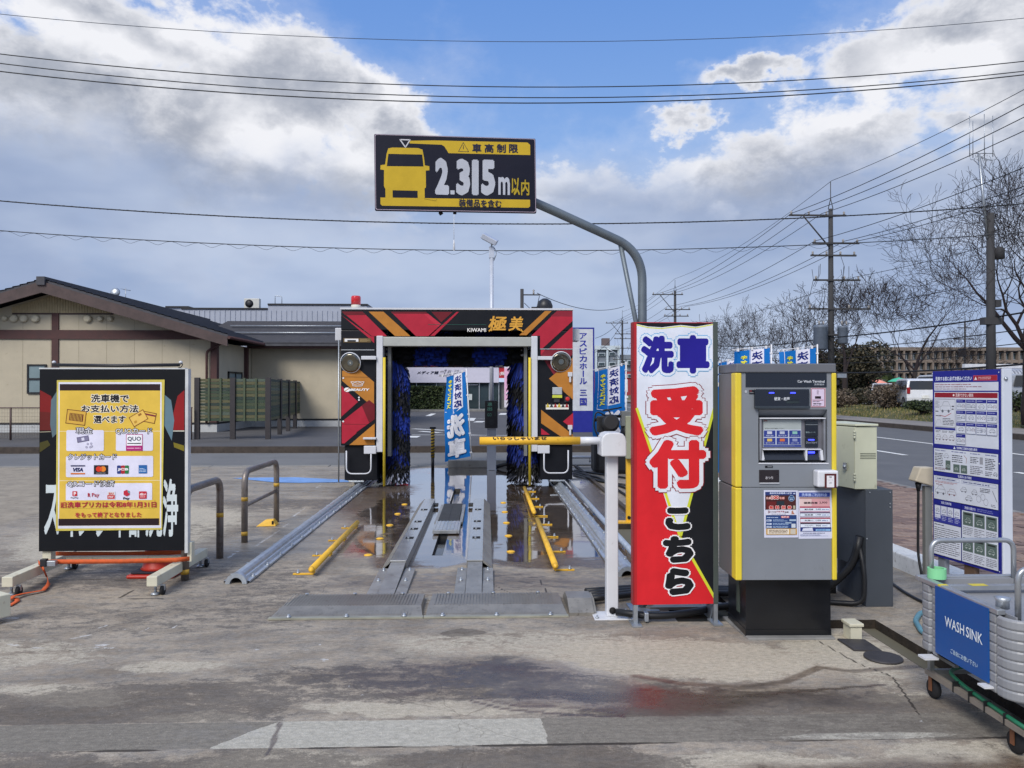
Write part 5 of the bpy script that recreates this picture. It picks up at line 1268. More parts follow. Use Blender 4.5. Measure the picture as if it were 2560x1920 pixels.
# ================================================================== car wash machine
YG_ = 12.15
def zg_(v, Y=YG_): return EYE + (975 - v) * Y / FPX
gx0, gx1 = P(852, 975, YG_).x, P(1432, 975, YG_).x; gw = gx1 - gx0; gcx = (gx0 + gx1) / 2
gt = thing('car_wash_machine', 'black red and gold gantry car wash machine with blue brushes over the wet lane', 'car wash machine', (gcx, YG_, 0))
dk = mat('machine_black', C(13, 15, 22), .45, var=.05, spec=.3); wpl = mat('machine_white', C(206, 208, 214), .4, var=.04); gry = mat('machine_grey', C(120, 122, 120), .5, var=.08)
hwg = gw / 2; top = zg_(775); pw = P(942, 975, YG_).x - gx0     # pillar width
zbot = zg_(1113); ztb = zg_(850)
DEP = 1.35
for s_ in (-1, 1):
    xo, xi = s_ * hwg, s_ * (hwg - pw)
    a, b_ = min(xo, xi), max(xo, xi)
    MB().box((a, 0, zbot), (b_, DEP, ztb + .15)).build('pillar', dk, gt, bevel=.012)
    MB().box((a + .05, .05, zg_(1200)), (b_ - .0, DEP - .05, zbot - .004)).build('lower_case', dk, gt, bevel=.01)
    # white inner post, yellow bumper strip and bowed handle
    ax, bx_ = (xi, xi + .10) if s_ < 0 else (xi - .10, xi)
    MB().box((ax - (0 if s_ < 0 else 0), -.05, zbot - .1), (bx_, DEP, ztb + .06)).build('inner_post', wpl, gt, bevel=.01)
    yx = xi + s_ * -.125
    MB().tube([(yx, -.06, .05), (yx, -.06, ztb - .28)], .022, 8, mat('bumper_yellow', C(224, 198, 60), .5, var=.06)).build('yellow_strip', None, gt)
    MB().box((yx + .03 if s_ < 0 else yx - .08, .12, .5), (yx + .08 if s_ < 0 else yx - .03, .3, ztb - .1)).build('inner_rail', gry, gt)
    hx0, hx1 = (a + .10, b_ - .08); hz = zg_(1182)
    MB().tube(bend([(hx0, -.06, zg_(1125)), (hx0, -.06, hz), (hx1, -.06, hz), (hx1, -.06, zg_(1125))], .10, 6), .012, 8, wpl).build('bow_handle', wpl, gt)
    bxp = xi - s_ * -.02
    MB().box((min(xi, xi + s_ * .19), -.075, zg_(1133)), (max(xi, xi + s_ * .19), -.012, zg_(1113))).build('bracket', wpl, gt, bevel=.01)
    MB().box((min(xi, xi + s_ * .23), -.10, zg_(900)), (max(xi, xi + s_ * .23), -.012, zg_(891))).build('sensor', wpl, gt, bevel=.006)
    MB().box((min(xi, xi + s_ * .2), -.10, zg_(1097)), (max(xi, xi + s_ * .2), -.012, zg_(1092))).build('sensor', wpl, gt, bevel=.006)
    # wheels on the rail
    for y in (.18, DEP - .2): MB().lathe([(.05, -.05), (.11, -.045), (.11, .045), (.05, .05)], (0, 0, 0), 14, gry, Matrix.Rotation(R(90), 4, 'Y')).build('track_wheel', gry, gt, loc=(s_ * 1.585, y, .15))
    MB().box((s_ * 1.585 - .12, 0.02, .10), (s_ * 1.585 + .12, .1, zg_(1200) - .002)).build('wheel_guard', steelw, gt, bevel=.008)
# head beam
MB().box((-hwg, 0, ztb + .151), (hwg, DEP, top)).build('head_beam', dk, gt, bevel=.012)
MB().box((-hwg + pw + .1, -.04, zg_(866)), (hwg - pw - .1, .2, zg_(843))).build('lintel', mat('lintel_grey', C(176, 178, 172), .45, metal=.2, var=.05), gt, bevel=.008)
MB().box((-hwg - .01, -.012, top + .002), (hwg + .01, DEP, top + .03)).build('top_trim', wpl, gt)
# printed wrap, in photograph pixel terms measured on the front plane
def px(u): return P(u, 975, YG_).x - gcx
def U(x, y):   # coordinates in the enlarged crop (scale 3.2529, origin 800,740)
    return (px(800 + x / 3.2529), zg_(740 + y / 3.2529))
def upoly(q, pts, c): q.poly([U(*p) for p in reversed(pts)], c); return q
w1 = Print(.0002, .0008)
RED, ORG, BLK = 'b0263a', 'b87a32', '181c26'
DRD = '6e1c26'
L0, R0_, T0, B0 = 168, 2060, 122, 330
# top beam
upoly(w1, [(175, 130), (345, 130), (545, 328), (420, 328)], RED); upoly(w1, [(175, 130), (345, 130), (372, 158), (205, 160)], DRD)
upoly(w1, [(395, 130), (515, 130), (735, 328), (610, 328)], ORG)
upoly(w1, [(575, 130), (860, 130), (985, 230), (880, 328), (780, 328)], RED); upoly(w1, [(820, 130), (860, 130), (985, 230), (960, 250)], 'c03044')
upoly(w1, [(575, 130), (860, 130), (880, 146), (594, 146)], DRD)
upoly(w1, [(905, 130), (1080, 130), (985, 215)], DRD); upoly(w1, [(1110, 130), (1130, 130), (930, 325), (895, 325)], RED)
upoly(w1, [(1830, 120), (1885, 120), (1680, 318), (1620, 318)], ORG)
upoly(w1, [(1930, 118), (2055, 118), (2055, 200), (1810, 425), (1790, 425), (1790, 322), (1720, 322)], RED); upoly(w1, [(1930, 118), (2055, 118), (2055, 165), (1875, 165)], '8a2434')
upoly(w1, [(2055, 245), (2055, 430), (1860, 430)], RED)
upoly(w1, [(175, 160), (380, 330), (440, 385), (440, 330), (415, 330)], RED)
# corner below beam on the near pillar
w1.line([U(172, 440), U(440, 440)], .008, 'c8ccd0'); w1.line([U(1790, 430), U(2056, 430)], .008, 'c8ccd0')
w1.line([U(880, 233), U(1350, 233)], .006, '2e5a50')
# near pillar
upoly(w1, [(180, 610), (180, 690), (440, 910), (440, 700), (310, 590)], ORG)
upoly(w1, [(175, 730), (310, 860), (175, 980)], RED)
upoly(w1, [(178, 1020), (400, 845), (445, 880), (445, 1000), (178, 1190)], RED); upoly(w1, [(340, 890), (400, 845), (445, 880), (445, 1000), (400, 1030)], DRD)
upoly(w1, [(240, 1208), (445, 1035), (445, 1208)], ORG)
upoly(w1, [(178, 1060), (178, 1195), (200, 1195), (300, 1110), (250, 1080)], RED)
upoly(w1, [(190, 345), (415, 345), (415, 380), (190, 380)], '6a5636'); upoly(w1, [(200, 350), (312, 350), (312, 374), (200, 374)], 'e8e8e8'); upoly(w1, [(222, 360), (292, 360), (292, 374), (222, 374)], '30343a')
x0_, y0_ = U(325, 374); x1_, y1_ = U(405, 350); w1.lines(x0_, y0_, x1_, y1_, 4, 'a89468')
w1.line([U(175, 658), U(440, 662)], .004, '3a2a22'); w1.line([U(175, 1040), U(440, 1042)], .004, '3a2a22')
# far pillar
upoly(w1, [(1795, 438), (2055, 438), (2055, 470), (1950, 600), (1900, 640), (1795, 480)], '7c2230'); upoly(w1, [(1795, 438), (1830, 438), (1795, 480)], RED)
upoly(w1, [(1960, 590), (2055, 500), (2058, 845), (1862, 672)], ORG)
upoly(w1, [(1798, 925), (2058, 1130), (2058, 1145), (1960, 1145), (1798, 1035)], ORG)
upoly(w1, [(2058, 950), (2058, 1080), (1975, 1022)], RED); upoly(w1, [(1798, 1075), (1868, 1128), (1798, 1128)], RED)
w1.build('printed_wrap', gt)
w2 = Print(.0002, .0095)
# crest and maker's word on the near pillar
cx_, cy_ = U(306, 715); K = .62
w2.line([(cx_ - K * .17, cy_ + K * .055), (cx_ - K * .13, cy_ + K * .0), (cx_ - K * .07, cy_ + K * .035), (cx_, cy_ + K * .015), (cx_ + K * .07, cy_ + K * .035), (cx_ + K * .13, cy_), (cx_ + K * .17, cy_ + K * .055), (cx_ + K * .07, cy_ + K * .05), (cx_, cy_ + K * .065), (cx_ - K * .07, cy_ + K * .05), (cx_ - K * .17, cy_ + K * .055)], .007, 'f0f0f0')
w2.line([(cx_ - K * .13, cy_ - K * .0), (cx_ - K * .12, cy_ - K * .05), (cx_, cy_ - K * .062), (cx_ + K * .12, cy_ - K * .05), (cx_ + K * .13, cy_)], .007, 'f0f0f0'); w2.line([(cx_ - K * .11, cy_ - K * .02), (cx_, cy_ - K * .03), (cx_ + K * .11, cy_ - K * .02)], .006, 'f0f0f0')
a_ = U(248, 772); b__ = U(402, 752); w2.text('BEAUTY', a_[0], a_[1], b__[0], b__[1], 'f0f0f0', .05, shear=.25)
a_ = U(222, 762); w2.disc(a_[0], a_[1], .048, 'f0f0f0', ry=.035); w2.line([(a_[0] - .03, a_[1] - .02), (a_[0] + .03, a_[1] + .02)], .012, 'b87a32')
a_ = U(1198, 292); b__ = U(1350, 262); w2.text('KIWAMI', a_[0], a_[1], b__[0], b__[1], 'f4f0ea', .01)
a_ = U(1372, 285); b__ = U(1520, 162); w2.text('極', a_[0], a_[1], b__[0], b__[1], 'd8a040', .03, shear=.18)
a_ = U(1540, 285); b__ = U(1652, 165); w2.text('美', a_[0], a_[1], b__[0], b__[1], 'd8a040', .03, shear=.18)
w2.line([U(1375, 285), U(1400, 262), U(1440, 250)], .02, 'd8a040'); w2.line([U(1600, 262), U(1630, 275), U(1650, 290)], .018, 'd8a040')
for x, y in ((190, 668), (190, 1018), (318, 825), (318, 845)): a_ = U(x, y); w2.disc(a_[0], a_[1], .014, 'e8e8ea')
a_ = U(1836, 922); b__ = U(2022, 884); w2.rect(a_[0], a_[1], b__[0], b__[1], 'e8e6dc')
for k in range(6):
    cx2 = a_[0] + (b__[0] - a_[0]) * (k + .5) / 6; w2.poly([(cx2 - .03, a_[1] + .03), (cx2 + .03, a_[1] + .03), (cx2, a_[1] + .10)], ('c8b040', '3c3c3c', 'a02c2c')[k % 3], k > 0)
w2.build('lettering', gt)
for (x, y, wd) in ((1898, 840, .09), (1985, 840, .09)):
    a_ = U(x, y); MB().box((-.045, -.02, -.045), (.045, -.002, .045)).build('button_box', mat('button_dark', C(52, 52, 56), .5), gt, loc=(a_[0] + .05, -.012, a_[1]))
a_ = U(1985, 838); MB().lathe([(.035, 0), (.035, .03), (.02, .04)], (0, 0, 0), 12, mat('button_red', C(190, 40, 40), .4), Matrix.Rotation(R(90), 4, 'X')).build('stop_button', None, gt, loc=(a_[0] + .05, -.032, a_[1]))
a_ = U(1888, 802); b__ = U(1966, 742)
pb = MB().box((a_[0], -.06, a_[1]), (b__[0], -.013, b__[1])).build('control_box', mat('control_grey', C(168, 174, 178), .4), gt, bevel=.008)
MB().box((a_[0], -.055, a_[1] - .05), (b__[0], -.013, a_[1] - .006)).build('control_tray', mat('tray_lime', C(196, 204, 70), .5), gt)
for x in (2032, 2032):
    pass
for x, y in ((2032, 645), (2032, 1075)):
    a_ = U(x, y); MB().box((a_[0] - .035, -.05, a_[1] - .02), (a_[0] + .035, -.013, a_[1] + .05)).box((a_[0] - .015, -.05, a_[1] - .11), (a_[0] + .015, -.02, a_[1] - .021)).build('door_latch', wpl, gt, bevel=.005)
# round inspection mirrors
mir = mat('mirror', C(128, 124, 112), .10, metal=1.0, var=.05)
for (x, y, tilt) in ((253, 543, -8), (1956, 533, 8)):
    a_ = U(x, y); MR = Matrix.Rotation(R(90), 4, 'X')
    mm = MB(); mm.lathe([(.155, 0), (.166, .006), (.166, .022), (.158, .028)], (0, 0, 0), 32, wpl, MR).build('mirror_frame', wpl, gt, loc=(a_[0], -.03, a_[1]), rot=(R(12), 0, R(tilt)))
    q = MB(); q.lathe([(.156, .0285), (.12, .031), (.07, .033), (.0, .0335)], (0, 0, 0), 32, mir, MR); q.build('mirror_glass', mir, gt, loc=(a_[0], -.03, a_[1]), rot=(R(12), 0, R(tilt)))
# side arms seen at the outer edges
MB().box((-hwg - .13, .2, ztb + .0), (-hwg - .004, .5, ztb + .2)).build('side_box', wpl, gt, bevel=.01); MB().box((hwg + .004, .2, ztb + .0), (hwg + .13, .5, ztb + .2)).build('side_box', wpl, gt, bevel=.01)
MB().tube([(-hwg - .05, .1, .1), (-hwg - .05, .1, ztb)], .012, 6, steelw).build('side_pipe', steelw, gt)
# beacon and horn on the roof
bcx = px(880)
bc = MB().lathe([(.075, 0), (.078, .07), (.07, .082)], (0, 0, 0), 20, mat('beacon_base', C(208, 204, 192), .5)).build('beacon_base', None, gt, loc=(bcx, .35, top + .032)); MB().lathe([(.076, 0), (.078, .12), (.068, .14), (.0, .143)], (0, 0, .083), 20, mat('beacon_red', C(206, 34, 44), .25, coat=.4)).build('beacon_lens', None, bc)
hx = px(1367); MB().lathe([(.12, 0), (.13, .08), (.10, .16), (.04, .2)], (0, 0, 0), 14, blackp).box((-.22, -.05, 0), (-.08, .05, .06), blackp).build('horn', None, gt, loc=(hx, .4, top + .032))
# brushes: thousands of cloth strips hanging from their shafts
bb = [mat('brush_blue', C(26, 54, 150), .8, var=.3), mat('brush_blue_deep', C(16, 32, 96), .8, var=.3), mat('brush_black', C(16, 17, 22), .75, var=.2), mat('brush_tip', C(170, 176, 196), .7, var=.1)]
def vbrush(x, y, r, z0, z1, seed):
    q = MB(); g_ = np.random.default_rng(seed); n = 5200
    for k in range(n):
        z = z0 + (z1 - z0) * k / n; a = g_.uniform(0, 6.283); rr2 = r * g_.uniform(.82, 1.12); w = g_.uniform(.014, .032); drop = g_.uniform(.16, .36) if z > z0 + .35 else g_.uniform(.05, .2)
        ph_ = (z * 1.5 + a / 6.283 + g_.normal(0, .05)) % 1.0; m_ = bb[2] if ph_ < .5 else bb[0] if g_.random() < .55 else bb[1]
        if z < z0 + .5 : m_ = bb[2]
        if z < z0 + .22 and g_.random() < .35: m_ = bb[3]
        ca, sa = math.cos(a), math.sin(a); tx, ty = -sa * w / 2, ca * w / 2
        r1 = r * .55; 
        q.add([(ca * .1 - tx * .4, sa * .1 - ty * .4, z + .05), (ca * .1 + tx * .4, sa * .1 + ty * .4, z + .05), (ca * r1 + tx, sa * r1 + ty, z), (ca * r1 - tx, sa * r1 - ty, z), (ca * rr2 + tx * 1.1, sa * rr2 + ty * 1.1, max(.03, z - drop)), (ca * rr2 - tx * .7, sa * rr2 - ty * .7, max(.02, z - drop - .03))], [(0, 1, 2, 3), (3, 2, 4, 5)], m_)
    sh_ = MB().tube([(0, 0, z0), (0, 0, z1 + .45)], .06, 10, gry).build('brush_shaft', gry, gt, loc=(x, y, 0))
    tag(q.build('brush_strips', None, sh_), kind='stuff')
vbrush(lx(984, 12.7) - gcx, .55, .25, .12, zg_(900) + .02, 1); vbrush(lx(1311, 12.7) - gcx, .55, .27, .10, zg_(900) + .05, 2)
# boxed heads above each upright brush
for s_, cx2 in ((-1, lx(984, 12.7) - gcx), (1, lx(1318, 12.7) - gcx)):
    MB().box((cx2 - .16, .42, zg_(905)), (cx2 + .16, .7, zg_(870))).build('brush_motor', dk, gt, bevel=.02)
    MB().box((cx2 - .12, .34, zg_(888)), (cx2 - .06, .40, zg_(868))).build('hose_guide', wpl, gt)
q = MB(); g_ = np.random.default_rng(9); xl_, xr_ = -hwg + pw + .14, hwg - pw - .14; rr3 = .40; zc2 = zg_(900) + .36
for k in range(4200):
    x = xl_ + (xr_ - xl_) * k / 4200; a = g_.uniform(0, 6.283); w = g_.uniform(.03, .05); r2 = rr3 * g_.uniform(.85, 1.05)
    m_ = bb[2] if ((x * 1.05 + a * .05) % 1.0) < .45 else bb[0] if g_.random() < .7 else bb[1]
    ca, sa = math.cos(a), math.sin(a); dz = -.10 * abs(math.cos(a)) - .02
    q.add([(x - w / 2, ca * .08, sa * .08), (x + w / 2, ca * .08, sa * .08), (x + w / 2 + g_.normal(0, .03), ca * r2, sa * r2 + dz), (x - w / 2 + g_.normal(0, .03), ca * r2 * .98, sa * r2 + dz)], [(0, 1, 2, 3)], m_)
sh_ = MB().tube([(xl_ - .1, 0, 0), (xr_ + .1, 0, 0)], .06, 10, gry).build('top_brush_shaft', gry, gt, loc=(0, .62, zc2)); tag(q.build('brush_strips', None, sh_), kind='stuff')

# ------------------------------------------------------------------ rails
galv = mat('rail_galvanised', C(186, 194, 202), .38, metal=.6, var=.12, scale=14, dirt=.25, dirtc=C(110, 108, 104))
def rail(x, y0, y1, label):
    t = thing('guide_rail', label, 'rail', (x, y0, 0)); L = y1 - y0
    prof = [(-.102, .004), (-.102, .02), (-.072, .022), (-.06, .045), (-.045, .048)] + [(.045 * math.cos(R(a)), .048 + .04 * math.sin(R(a))) for a in range(180, -1, -30)][1:-1] + [(.045, .048), (.06, .045), (.072, .022), (.102, .02), (.102, .004)]
    inner = [(x_, z_ - .006 if z_ > .01 else z_) for x_, z_ in prof]
    mb = MB(); n = len(prof)
    vs = [(x_, 0, z_) for x_, z_ in prof] + [(x_, L, z_) for x_, z_ in prof]; mb.add(vs, [(i, n + i, n + i + 1, i + 1) for i in range(n - 1)], galv)
    cap = [(.085 * math.cos(R(a)), .085 * math.sin(R(a))) for a in range(0, 181, 15)]; capi = [(.05 * math.cos(R(a)), .05 * math.sin(R(a))) for a in range(180, -1, -15)]
    mb.build('rail_profile', galv, t); mb = MB(); mb.prism(cap + capi, -.02, .03, axis='y'); mb.build('end_cap', galv, t)
    b0 = None
    for i in range(int(L / .42)):
        for sx in (-1, 1):
            if b0 is None: b0 = MB().lathe([(.02, 0), (.02, .008), (.011, .009), (.011, .022)], (0, 0, 0), 6, steelw).build('anchor_bolt', steelw, t); c = b0
            else: c = b0.copy(); col.objects.link(c)
            c.location = (sx * .087, .15 + i * .42, .02)
    return t
rail(-2.0, 6.25, 15.3, 'galvanised guide rail on the side of the metal hoop bollards')
rail(1.17, 6.38, 15.3, 'galvanised guide rail on the side of the barrier post')
sp = thing('cable_conduit', 'long galvanised conduit pipe running beside the guide rail near the island', 'pipe', (1.34, 6.7, 0)); MB().tube([(0, 0, .06), (0, 8.4, .06)], .03, 10, galv).build('pipe', galv, sp)
MB().tube([(0, -.02, .06), (.05, -.5, .03), (.12, -1.0, .03)], .028, 8, blackp).build('hose_end', blackp, sp)
# yellow wheel guide pipes
yel = mat('guide_yellow', C(236, 184, 52), .45, var=.08, scale=8, dirt=.25, dirtc=C(150, 104, 40))
def gpipe(x, y0, y1, side, label):
    t = thing('yellow_guide_pipe', label, 'guide pipe', (x, y0, 0), 0, 'yellow wheel guide pipes'); L = y1 - y0
    q = MB(); q.tube([(0, 0, .06), (0, L, .06)], .027, 12); q.lathe([(.0, -.025), (.018, -.02), (.027, 0)], (0, 0, .06), 12, yel, Matrix.Rotation(R(-90), 4, 'X')); q.build('pipe', yel, t)
    n = 4
    for i in range(n):
        y = .08 + (L - .12) * i / (n - 1)
        MB().box((min(0, side * .17), y - .014, .002), (max(0, side * .17), y + .014, .012)).box((-.012, y - .014, .0125), (.012, y + .014, .07)).build('foot', yel, t)
        MB().lathe([(.016, 0), (.016, .012), (.008, .014), (.008, .03)], (side * .13, y, .012), 6, steelw).build('bolt', steelw, t)
gpipe(-1.45, 6.45, 8.72, -1, 'yellow guide pipe between the hoop bollard side rail and the wheel track')
gpipe(.585, 6.52, 8.87, 1, 'nearer yellow guide pipe on the barrier side of the lane')
gpipe(.58, 9.35, 11.74, 1, 'further yellow guide pipe on the barrier side of the lane')
gb0 = None
for x, nm in ((-1.107, 'bollard side'), (.234, 'barrier side')):
    for i in range(5):
        y = 7.27 + .8 * i + (.0 if x < 0 else .11); q = MB(); q.lathe([(.042, 0), (.040, .006), (.025, .012), (0, .013)], (0, 0, 0), 14, yel)
        lb = ('nearest', 'second', 'third', 'fourth', 'furthest')[i] + ' yellow round floor stud in the row on the ' + nm + ' of the lane'
        o_ = q.build('floor_stud', yel, loc=(x, y, .0)); tag(o_, lb, 'floor stud', 'yellow floor studs')

# wheel tracks, raised steel, and their approach ramps
stl = mat('brushed_steel', C(186, 186, 184), .20, metal=.6, var=.1, scale=5, dirt=.25, dirtc=C(92, 78, 66)); stl2 = mat('worn_steel', C(158, 156, 150), .38, metal=.4, var=.14, scale=6, dirt=.4, dirtc=C(96, 82, 68))
hole = mat('hole_dark', C(14, 13, 13), .8)
def track(x0, x1, xs2, label):
    t = thing('wheel_track', label, 'wheel track', (0, 6.66, 0)); L = 3.75; h = .085; s_ = 1 if xs2 > x1 else -1
    MB().box((x0, 0, .07), (x1, L, h)).build('top_plate', stl, t, bevel=.003)
    xin, xout = (x0, x1) if s_ > 0 else (x1, x0)
    MB().box((min(xin, xin + s_ * .012), 0, 0), (max(xin, xin + s_ * .012), L, .069)).build('side_web', stl2, t)
    n = 8
    for i in range(n):
        y0, y1 = L * i / n + .006, L * (i + 1) / n - .006
        MB().prism([(xout, .084), (xs2, .012), (xs2, .0), (xout, .06)] if s_ > 0 else [(xout, .06), (xs2, .0), (xs2, .012), (xout, .084)], y0, y1, axis='y').build('side_flap', stl2, t)
    for y in (.95, 1.45, 1.9, 2.75):
        w_ = x1 - x0; q = MB().box((x0 + w_ * .22, y, h + .0005), (x0 + w_ * .78, y + .11, h + .0012)); q.build('drain_hole', hole, t); MB().box((x0 + w_ * .38, y + .01, h + .0015), (x0 + w_ * .5, y + .04, h + .02)).build('roller', steelw, t)
    # ramp
    wi = (x1 - x0)
    MB().prism([(-.93, .006), (-.004, .07), (-.004, .05), (-.93, .0)], x0 + .01, x1 - .005, axis='x').build('ramp_plate', stl2, t)
    for xa3, xb3 in ((x0 - .075, x0 + .006), (x1 + .0, x1 + .085)):
        MB().prism([(-.93, .008), (-.06, .03), (-.06, .0), (-.93, .0)], xa3, xb3, axis='x').build('ramp_flange', stl2, t)
        for y in (-.12, -.45): MB().lathe([(.016, 0), (.016, .01), (.008, .012), (.008, .026)], ((xa3 + xb3) / 2, y, .025 + y * .018), 6, steelw).build('bolt', steelw, t)
track(-.83, -.69, -.90, 'raised steel wheel track on the bollard side with short ramp')
track(-.17, -.03, .05, 'raised steel wheel track on the barrier side with short ramp')
cp = thing('centre_carriage', 'dark plate and ribbed steel carriage over the slot between the wheel tracks', 'carriage', (-.435, 8.26, 0))
q = MB(); 
q.box((-.14, 0, .012), (.145, .58, .05)); q.build('ribbed_plate', stl, cp, bevel=.004)
for k in range(7): MB().box((-.135 + k * .04, .01, .0505), (-.118 + k * .04, .57, .056)).build('rib', stl, cp)
MB().box((-.12, .59, .03), (-.001, 1.94, .05)).build('dark_plate', mat('dark_plate', C(50, 50, 48), .6, var=.1), cp); MB().box((.001, .59, .03), (.12, 1.94, .05)).build('dark_plate', mat('dark_plate', C(50, 50, 48), .6), cp)
MB().box((-.16, .59, .01), (-.125, 1.96, .035)).box((.125, .59, .01), (.16, 1.96, .035)).build('edge_channel', stl2, cp)
for x in (-.3, .3): MB().box((x - .1, 1.85, .02), (x + .1, 2.0, .05)).build('cross_member', mat('dark_plate', C(50, 50, 48), .6), cp)

# front steps: two chequered plates and a short end piece
tread = mat('tread_plate', C(142, 138, 130), .36, metal=.35, var=.12, scale=10, dirt=.35, dirtc=C(84, 76, 68))
def plate(x0, x1, label, cut0=.05, cut1=.03):
    t = thing('entry_plate', label, 'floor plate', (0, 5.27, 0)); h = .05
    q = MB(); vs = [(x0, 0, .012), (x1, 0, .012), (x1 - cut1, .13, h), (x0 + cut0 * .5, .13, h), (x0 + cut0, .46, h - .008), (x1 - cut1, .46, h - .008), (x0, 0, 0), (x1, 0, 0), (x0 + cut0, .47, 0), (x1 - cut1, .47, 0)]
    q.add(vs, [(0, 1, 2, 3), (3, 2, 5, 4), (6, 7, 1, 0), (7, 9, 5, 2, 1), (8, 6, 0, 3, 4), (9, 8, 4, 5)]); q.build('plate', tread, t)
    MB().box((x0 - .01, -.03, .002), (x1 + .005, .01, .013)).build('front_lip', mat('lip_worn', C(170, 168, 150), .5, metal=.4, var=.15), t)
    rb = MB(); n = int((x1 - x0 - .1) / .022)
    for k in range(n): x = x0 + .05 + k * .022; rb.box((x, .135, h + .0003), (x + .006, .44, h + .003))
    for k in range(n): x = x0 + .03 + k * .022; rb.add([(x, .02, .0135 + .008), (x + .01, .02, .0135 + .008), (x + .01, .11, .045), (x, .11, .045)], [(0, 1, 2, 3)])
    tag(rb.build('raised_ribs', tread, t), kind='stuff')
    for fx in (.12, .5, .88):
        MB().lathe([(.018, 0), (.018, .008), (.009, .01), (.009, .02)], (x0 + (x1 - x0) * fx, -.008, .013), 6, steelw).build('bolt', steelw, t); MB().lathe([(.014, 0), (.014, .01)], (x0 + (x1 - x0) * (fx * .9 + .03), .45, .044), 6, steelw).build('bolt', steelw, t)
    return t
plate(-1.46, -.435, 'longer entry step plate on the bollard side of the lane', .09, .02)
plate(-.415, .555, 'entry step plate on the barrier side of the lane', .02, .02)
ep = thing('cable_cover', 'small folded grey metal cable cover at the end of the entry plates', 'cable cover', (.57, 5.28, 0))
MB().prism([(0, .0), (0, .02), (.14, .085), (.3, .09), (.46, .02), (.46, 0)], 0, .17, axis='x').build('cover', tread, ep); MB().prism([(0.02, .0), (.02, .02), (.16, .075), (.3, .08), (.44, .02), (.44, 0)], .171, .19, axis='x').build('cover_end', conc_g, ep)

# hoses on the floor near the barrier
hose = mat('hose_black', C(24, 25, 28), .5, var=.1)
def pipe_thing(name, label, cat, pts, r, m_, n=8, group=None, sm=.12):
    return tag(MB().tube(bend(pts, sm, 6), r, n, m_).build(name, m_), label, cat, group)
def gl(u, v, z=.03): g_ = G(u, v, z); return (g_.x, g_.y, z)
for k in range(4): pipe_thing('black_hose', ('thickest', 'second', 'third', 'rearmost')[k] + ' of the black hoses running from the cable cover under the red sign', 'hose', [(.74, 5.52 + .07 * k, .05), (.95, 5.6 + .07 * k, .045), (1.25, 5.72 + .05 * k, .045), (1.55, 5.66 + .05 * k, .05), (2.0, 5.6 + .05 * k, .05)], .022, hose, group='black hoses on the floor')
pipe_thing('black_hose', 'thick black hose with metal clip from the barrier foot to the terminal', 'hose', [gl(1540, 1530, .05), gl(1640, 1542, .04), gl(1740, 1530, .05), (1.62, 5.3, .05), (1.9, 5.34, .05)], .024, hose, group='black hoses on the floor')
cl_ = gl(1615, 1541, .04); MB_ = MB().box((-.014, -.03, -.03), (.014, .03, .03)).build('hose_clip', steelw, loc=cl_, bevel=.006); tag(MB_, 'small silver clip around the thick black hose under the red sign', 'clip')
bpz = thing('base_cover_plate', 'long grey oval bolted cover plate behind the feet of the red sign', 'floor plate', (0, 0, 0))
p0 = G(1640, 1517); p1 = G(1700, 1517); q = MB(); q.prism([(p0.x - .11, p0.y - .02), (p0.x - .06, p0.y - .09), (p0.x + .42, p0.y - .09), (p0.x + .5, p0.y - .02), (p0.x + .42, p0.y + .08), (p0.x - .04, p0.y + .08)], .002, .022); q.build('plate', tread, bpz)
for x in (-.04, .38): MB().lathe([(.02, 0), (.02, .02)], (p0.x + x, p0.y, .022), 6, blackp).build('bolt', blackp, bpz)
for k, (a, b_, c_) in enumerate((((1432, 1178), (1500, 1195), (1575, 1245)), ((1434, 1182), (1505, 1205), (1590, 1215)), ((1436, 1176), (1520, 1188), (1600, 1200)), ((1480, 1196), (1540, 1212), (1600, 1232)))):
    pipe_thing('loose_cable', ('lowest', 'second lowest', 'uppermost', 'short')[k] + ' thin black cable trailing over the island behind the machine', 'cable', [gl(*a, .03), gl(*b_, .02), gl(*c_, .03)], .018, hose, 6, 'cables beside the machine')
# ================================================================== barrier, signs, post
wht = mat('barrier_white', C(214, 216, 220), .4, var=.04, scale=4, dirt=.12, dirtc=C(160, 156, 150))
b0 = G(1529, 1540); YB_ = b0.y
def lx(u, Y): return P(u, 975, Y).x
def lz(v, Y): return EYE + (975 - v) * Y / FPX
br = thing('barrier_gate', 'white post barrier with a yellow lettered arm across the wash lane', 'barrier', (b0.x, YB_, 0), R(0))
MB().box((-.13, -.10, .0), (.13, .09, .008)).build('base_plate', wht, br, bevel=.002)
for x, y in ((-.11, -.075), (.11, -.075), (-.11, .065), (.11, .065)): MB().lathe([(.012, 0), (.012, .008), (.006, .01), (.006, .022)], (x, y, .008), 6, steelw).build('bolt', steelw, br)
MB().box((-.040, -.040, .008), (.040, .040, lz(1139, YB_))).build('post', wht, br, bevel=.006)
MB().lathe([(.022, 0), (.024, .006), (.0, .008)], (0, 0, 0), 16, hole, Matrix.Rotation(R(90), 4, 'X')).build('plug', hole, br, loc=(0, -.041, .05))
hd_ = [( -.085, 0), (.085, 0), (.085, .10)] + [(.085 - .05 + .05 * math.cos(R(a)), .10 + .06 * math.sin(R(a))) for a in (30, 60, 90)] + [(-.035 + .05 * math.cos(R(a)), .10 + .06 * math.sin(R(a))) for a in (90, 120, 150)] + [(-.085, .10)]
MB().prism(hd_, -.11, .09, axis='y').build('gear_head', wht, br, bevel=.008, loc=None).location = (.0, 0, lz(1139, YB_) + .001)
za = lz(1102, YB_); xa0 = lx(1199, YB_) - b0.x; xa1 = lx(1449, YB_) - b0.x
MB().tube([(xa1, 0, za), (-.06, 0, za - .0)], .026, 16, wht).build('arm_sleeve', wht, br)
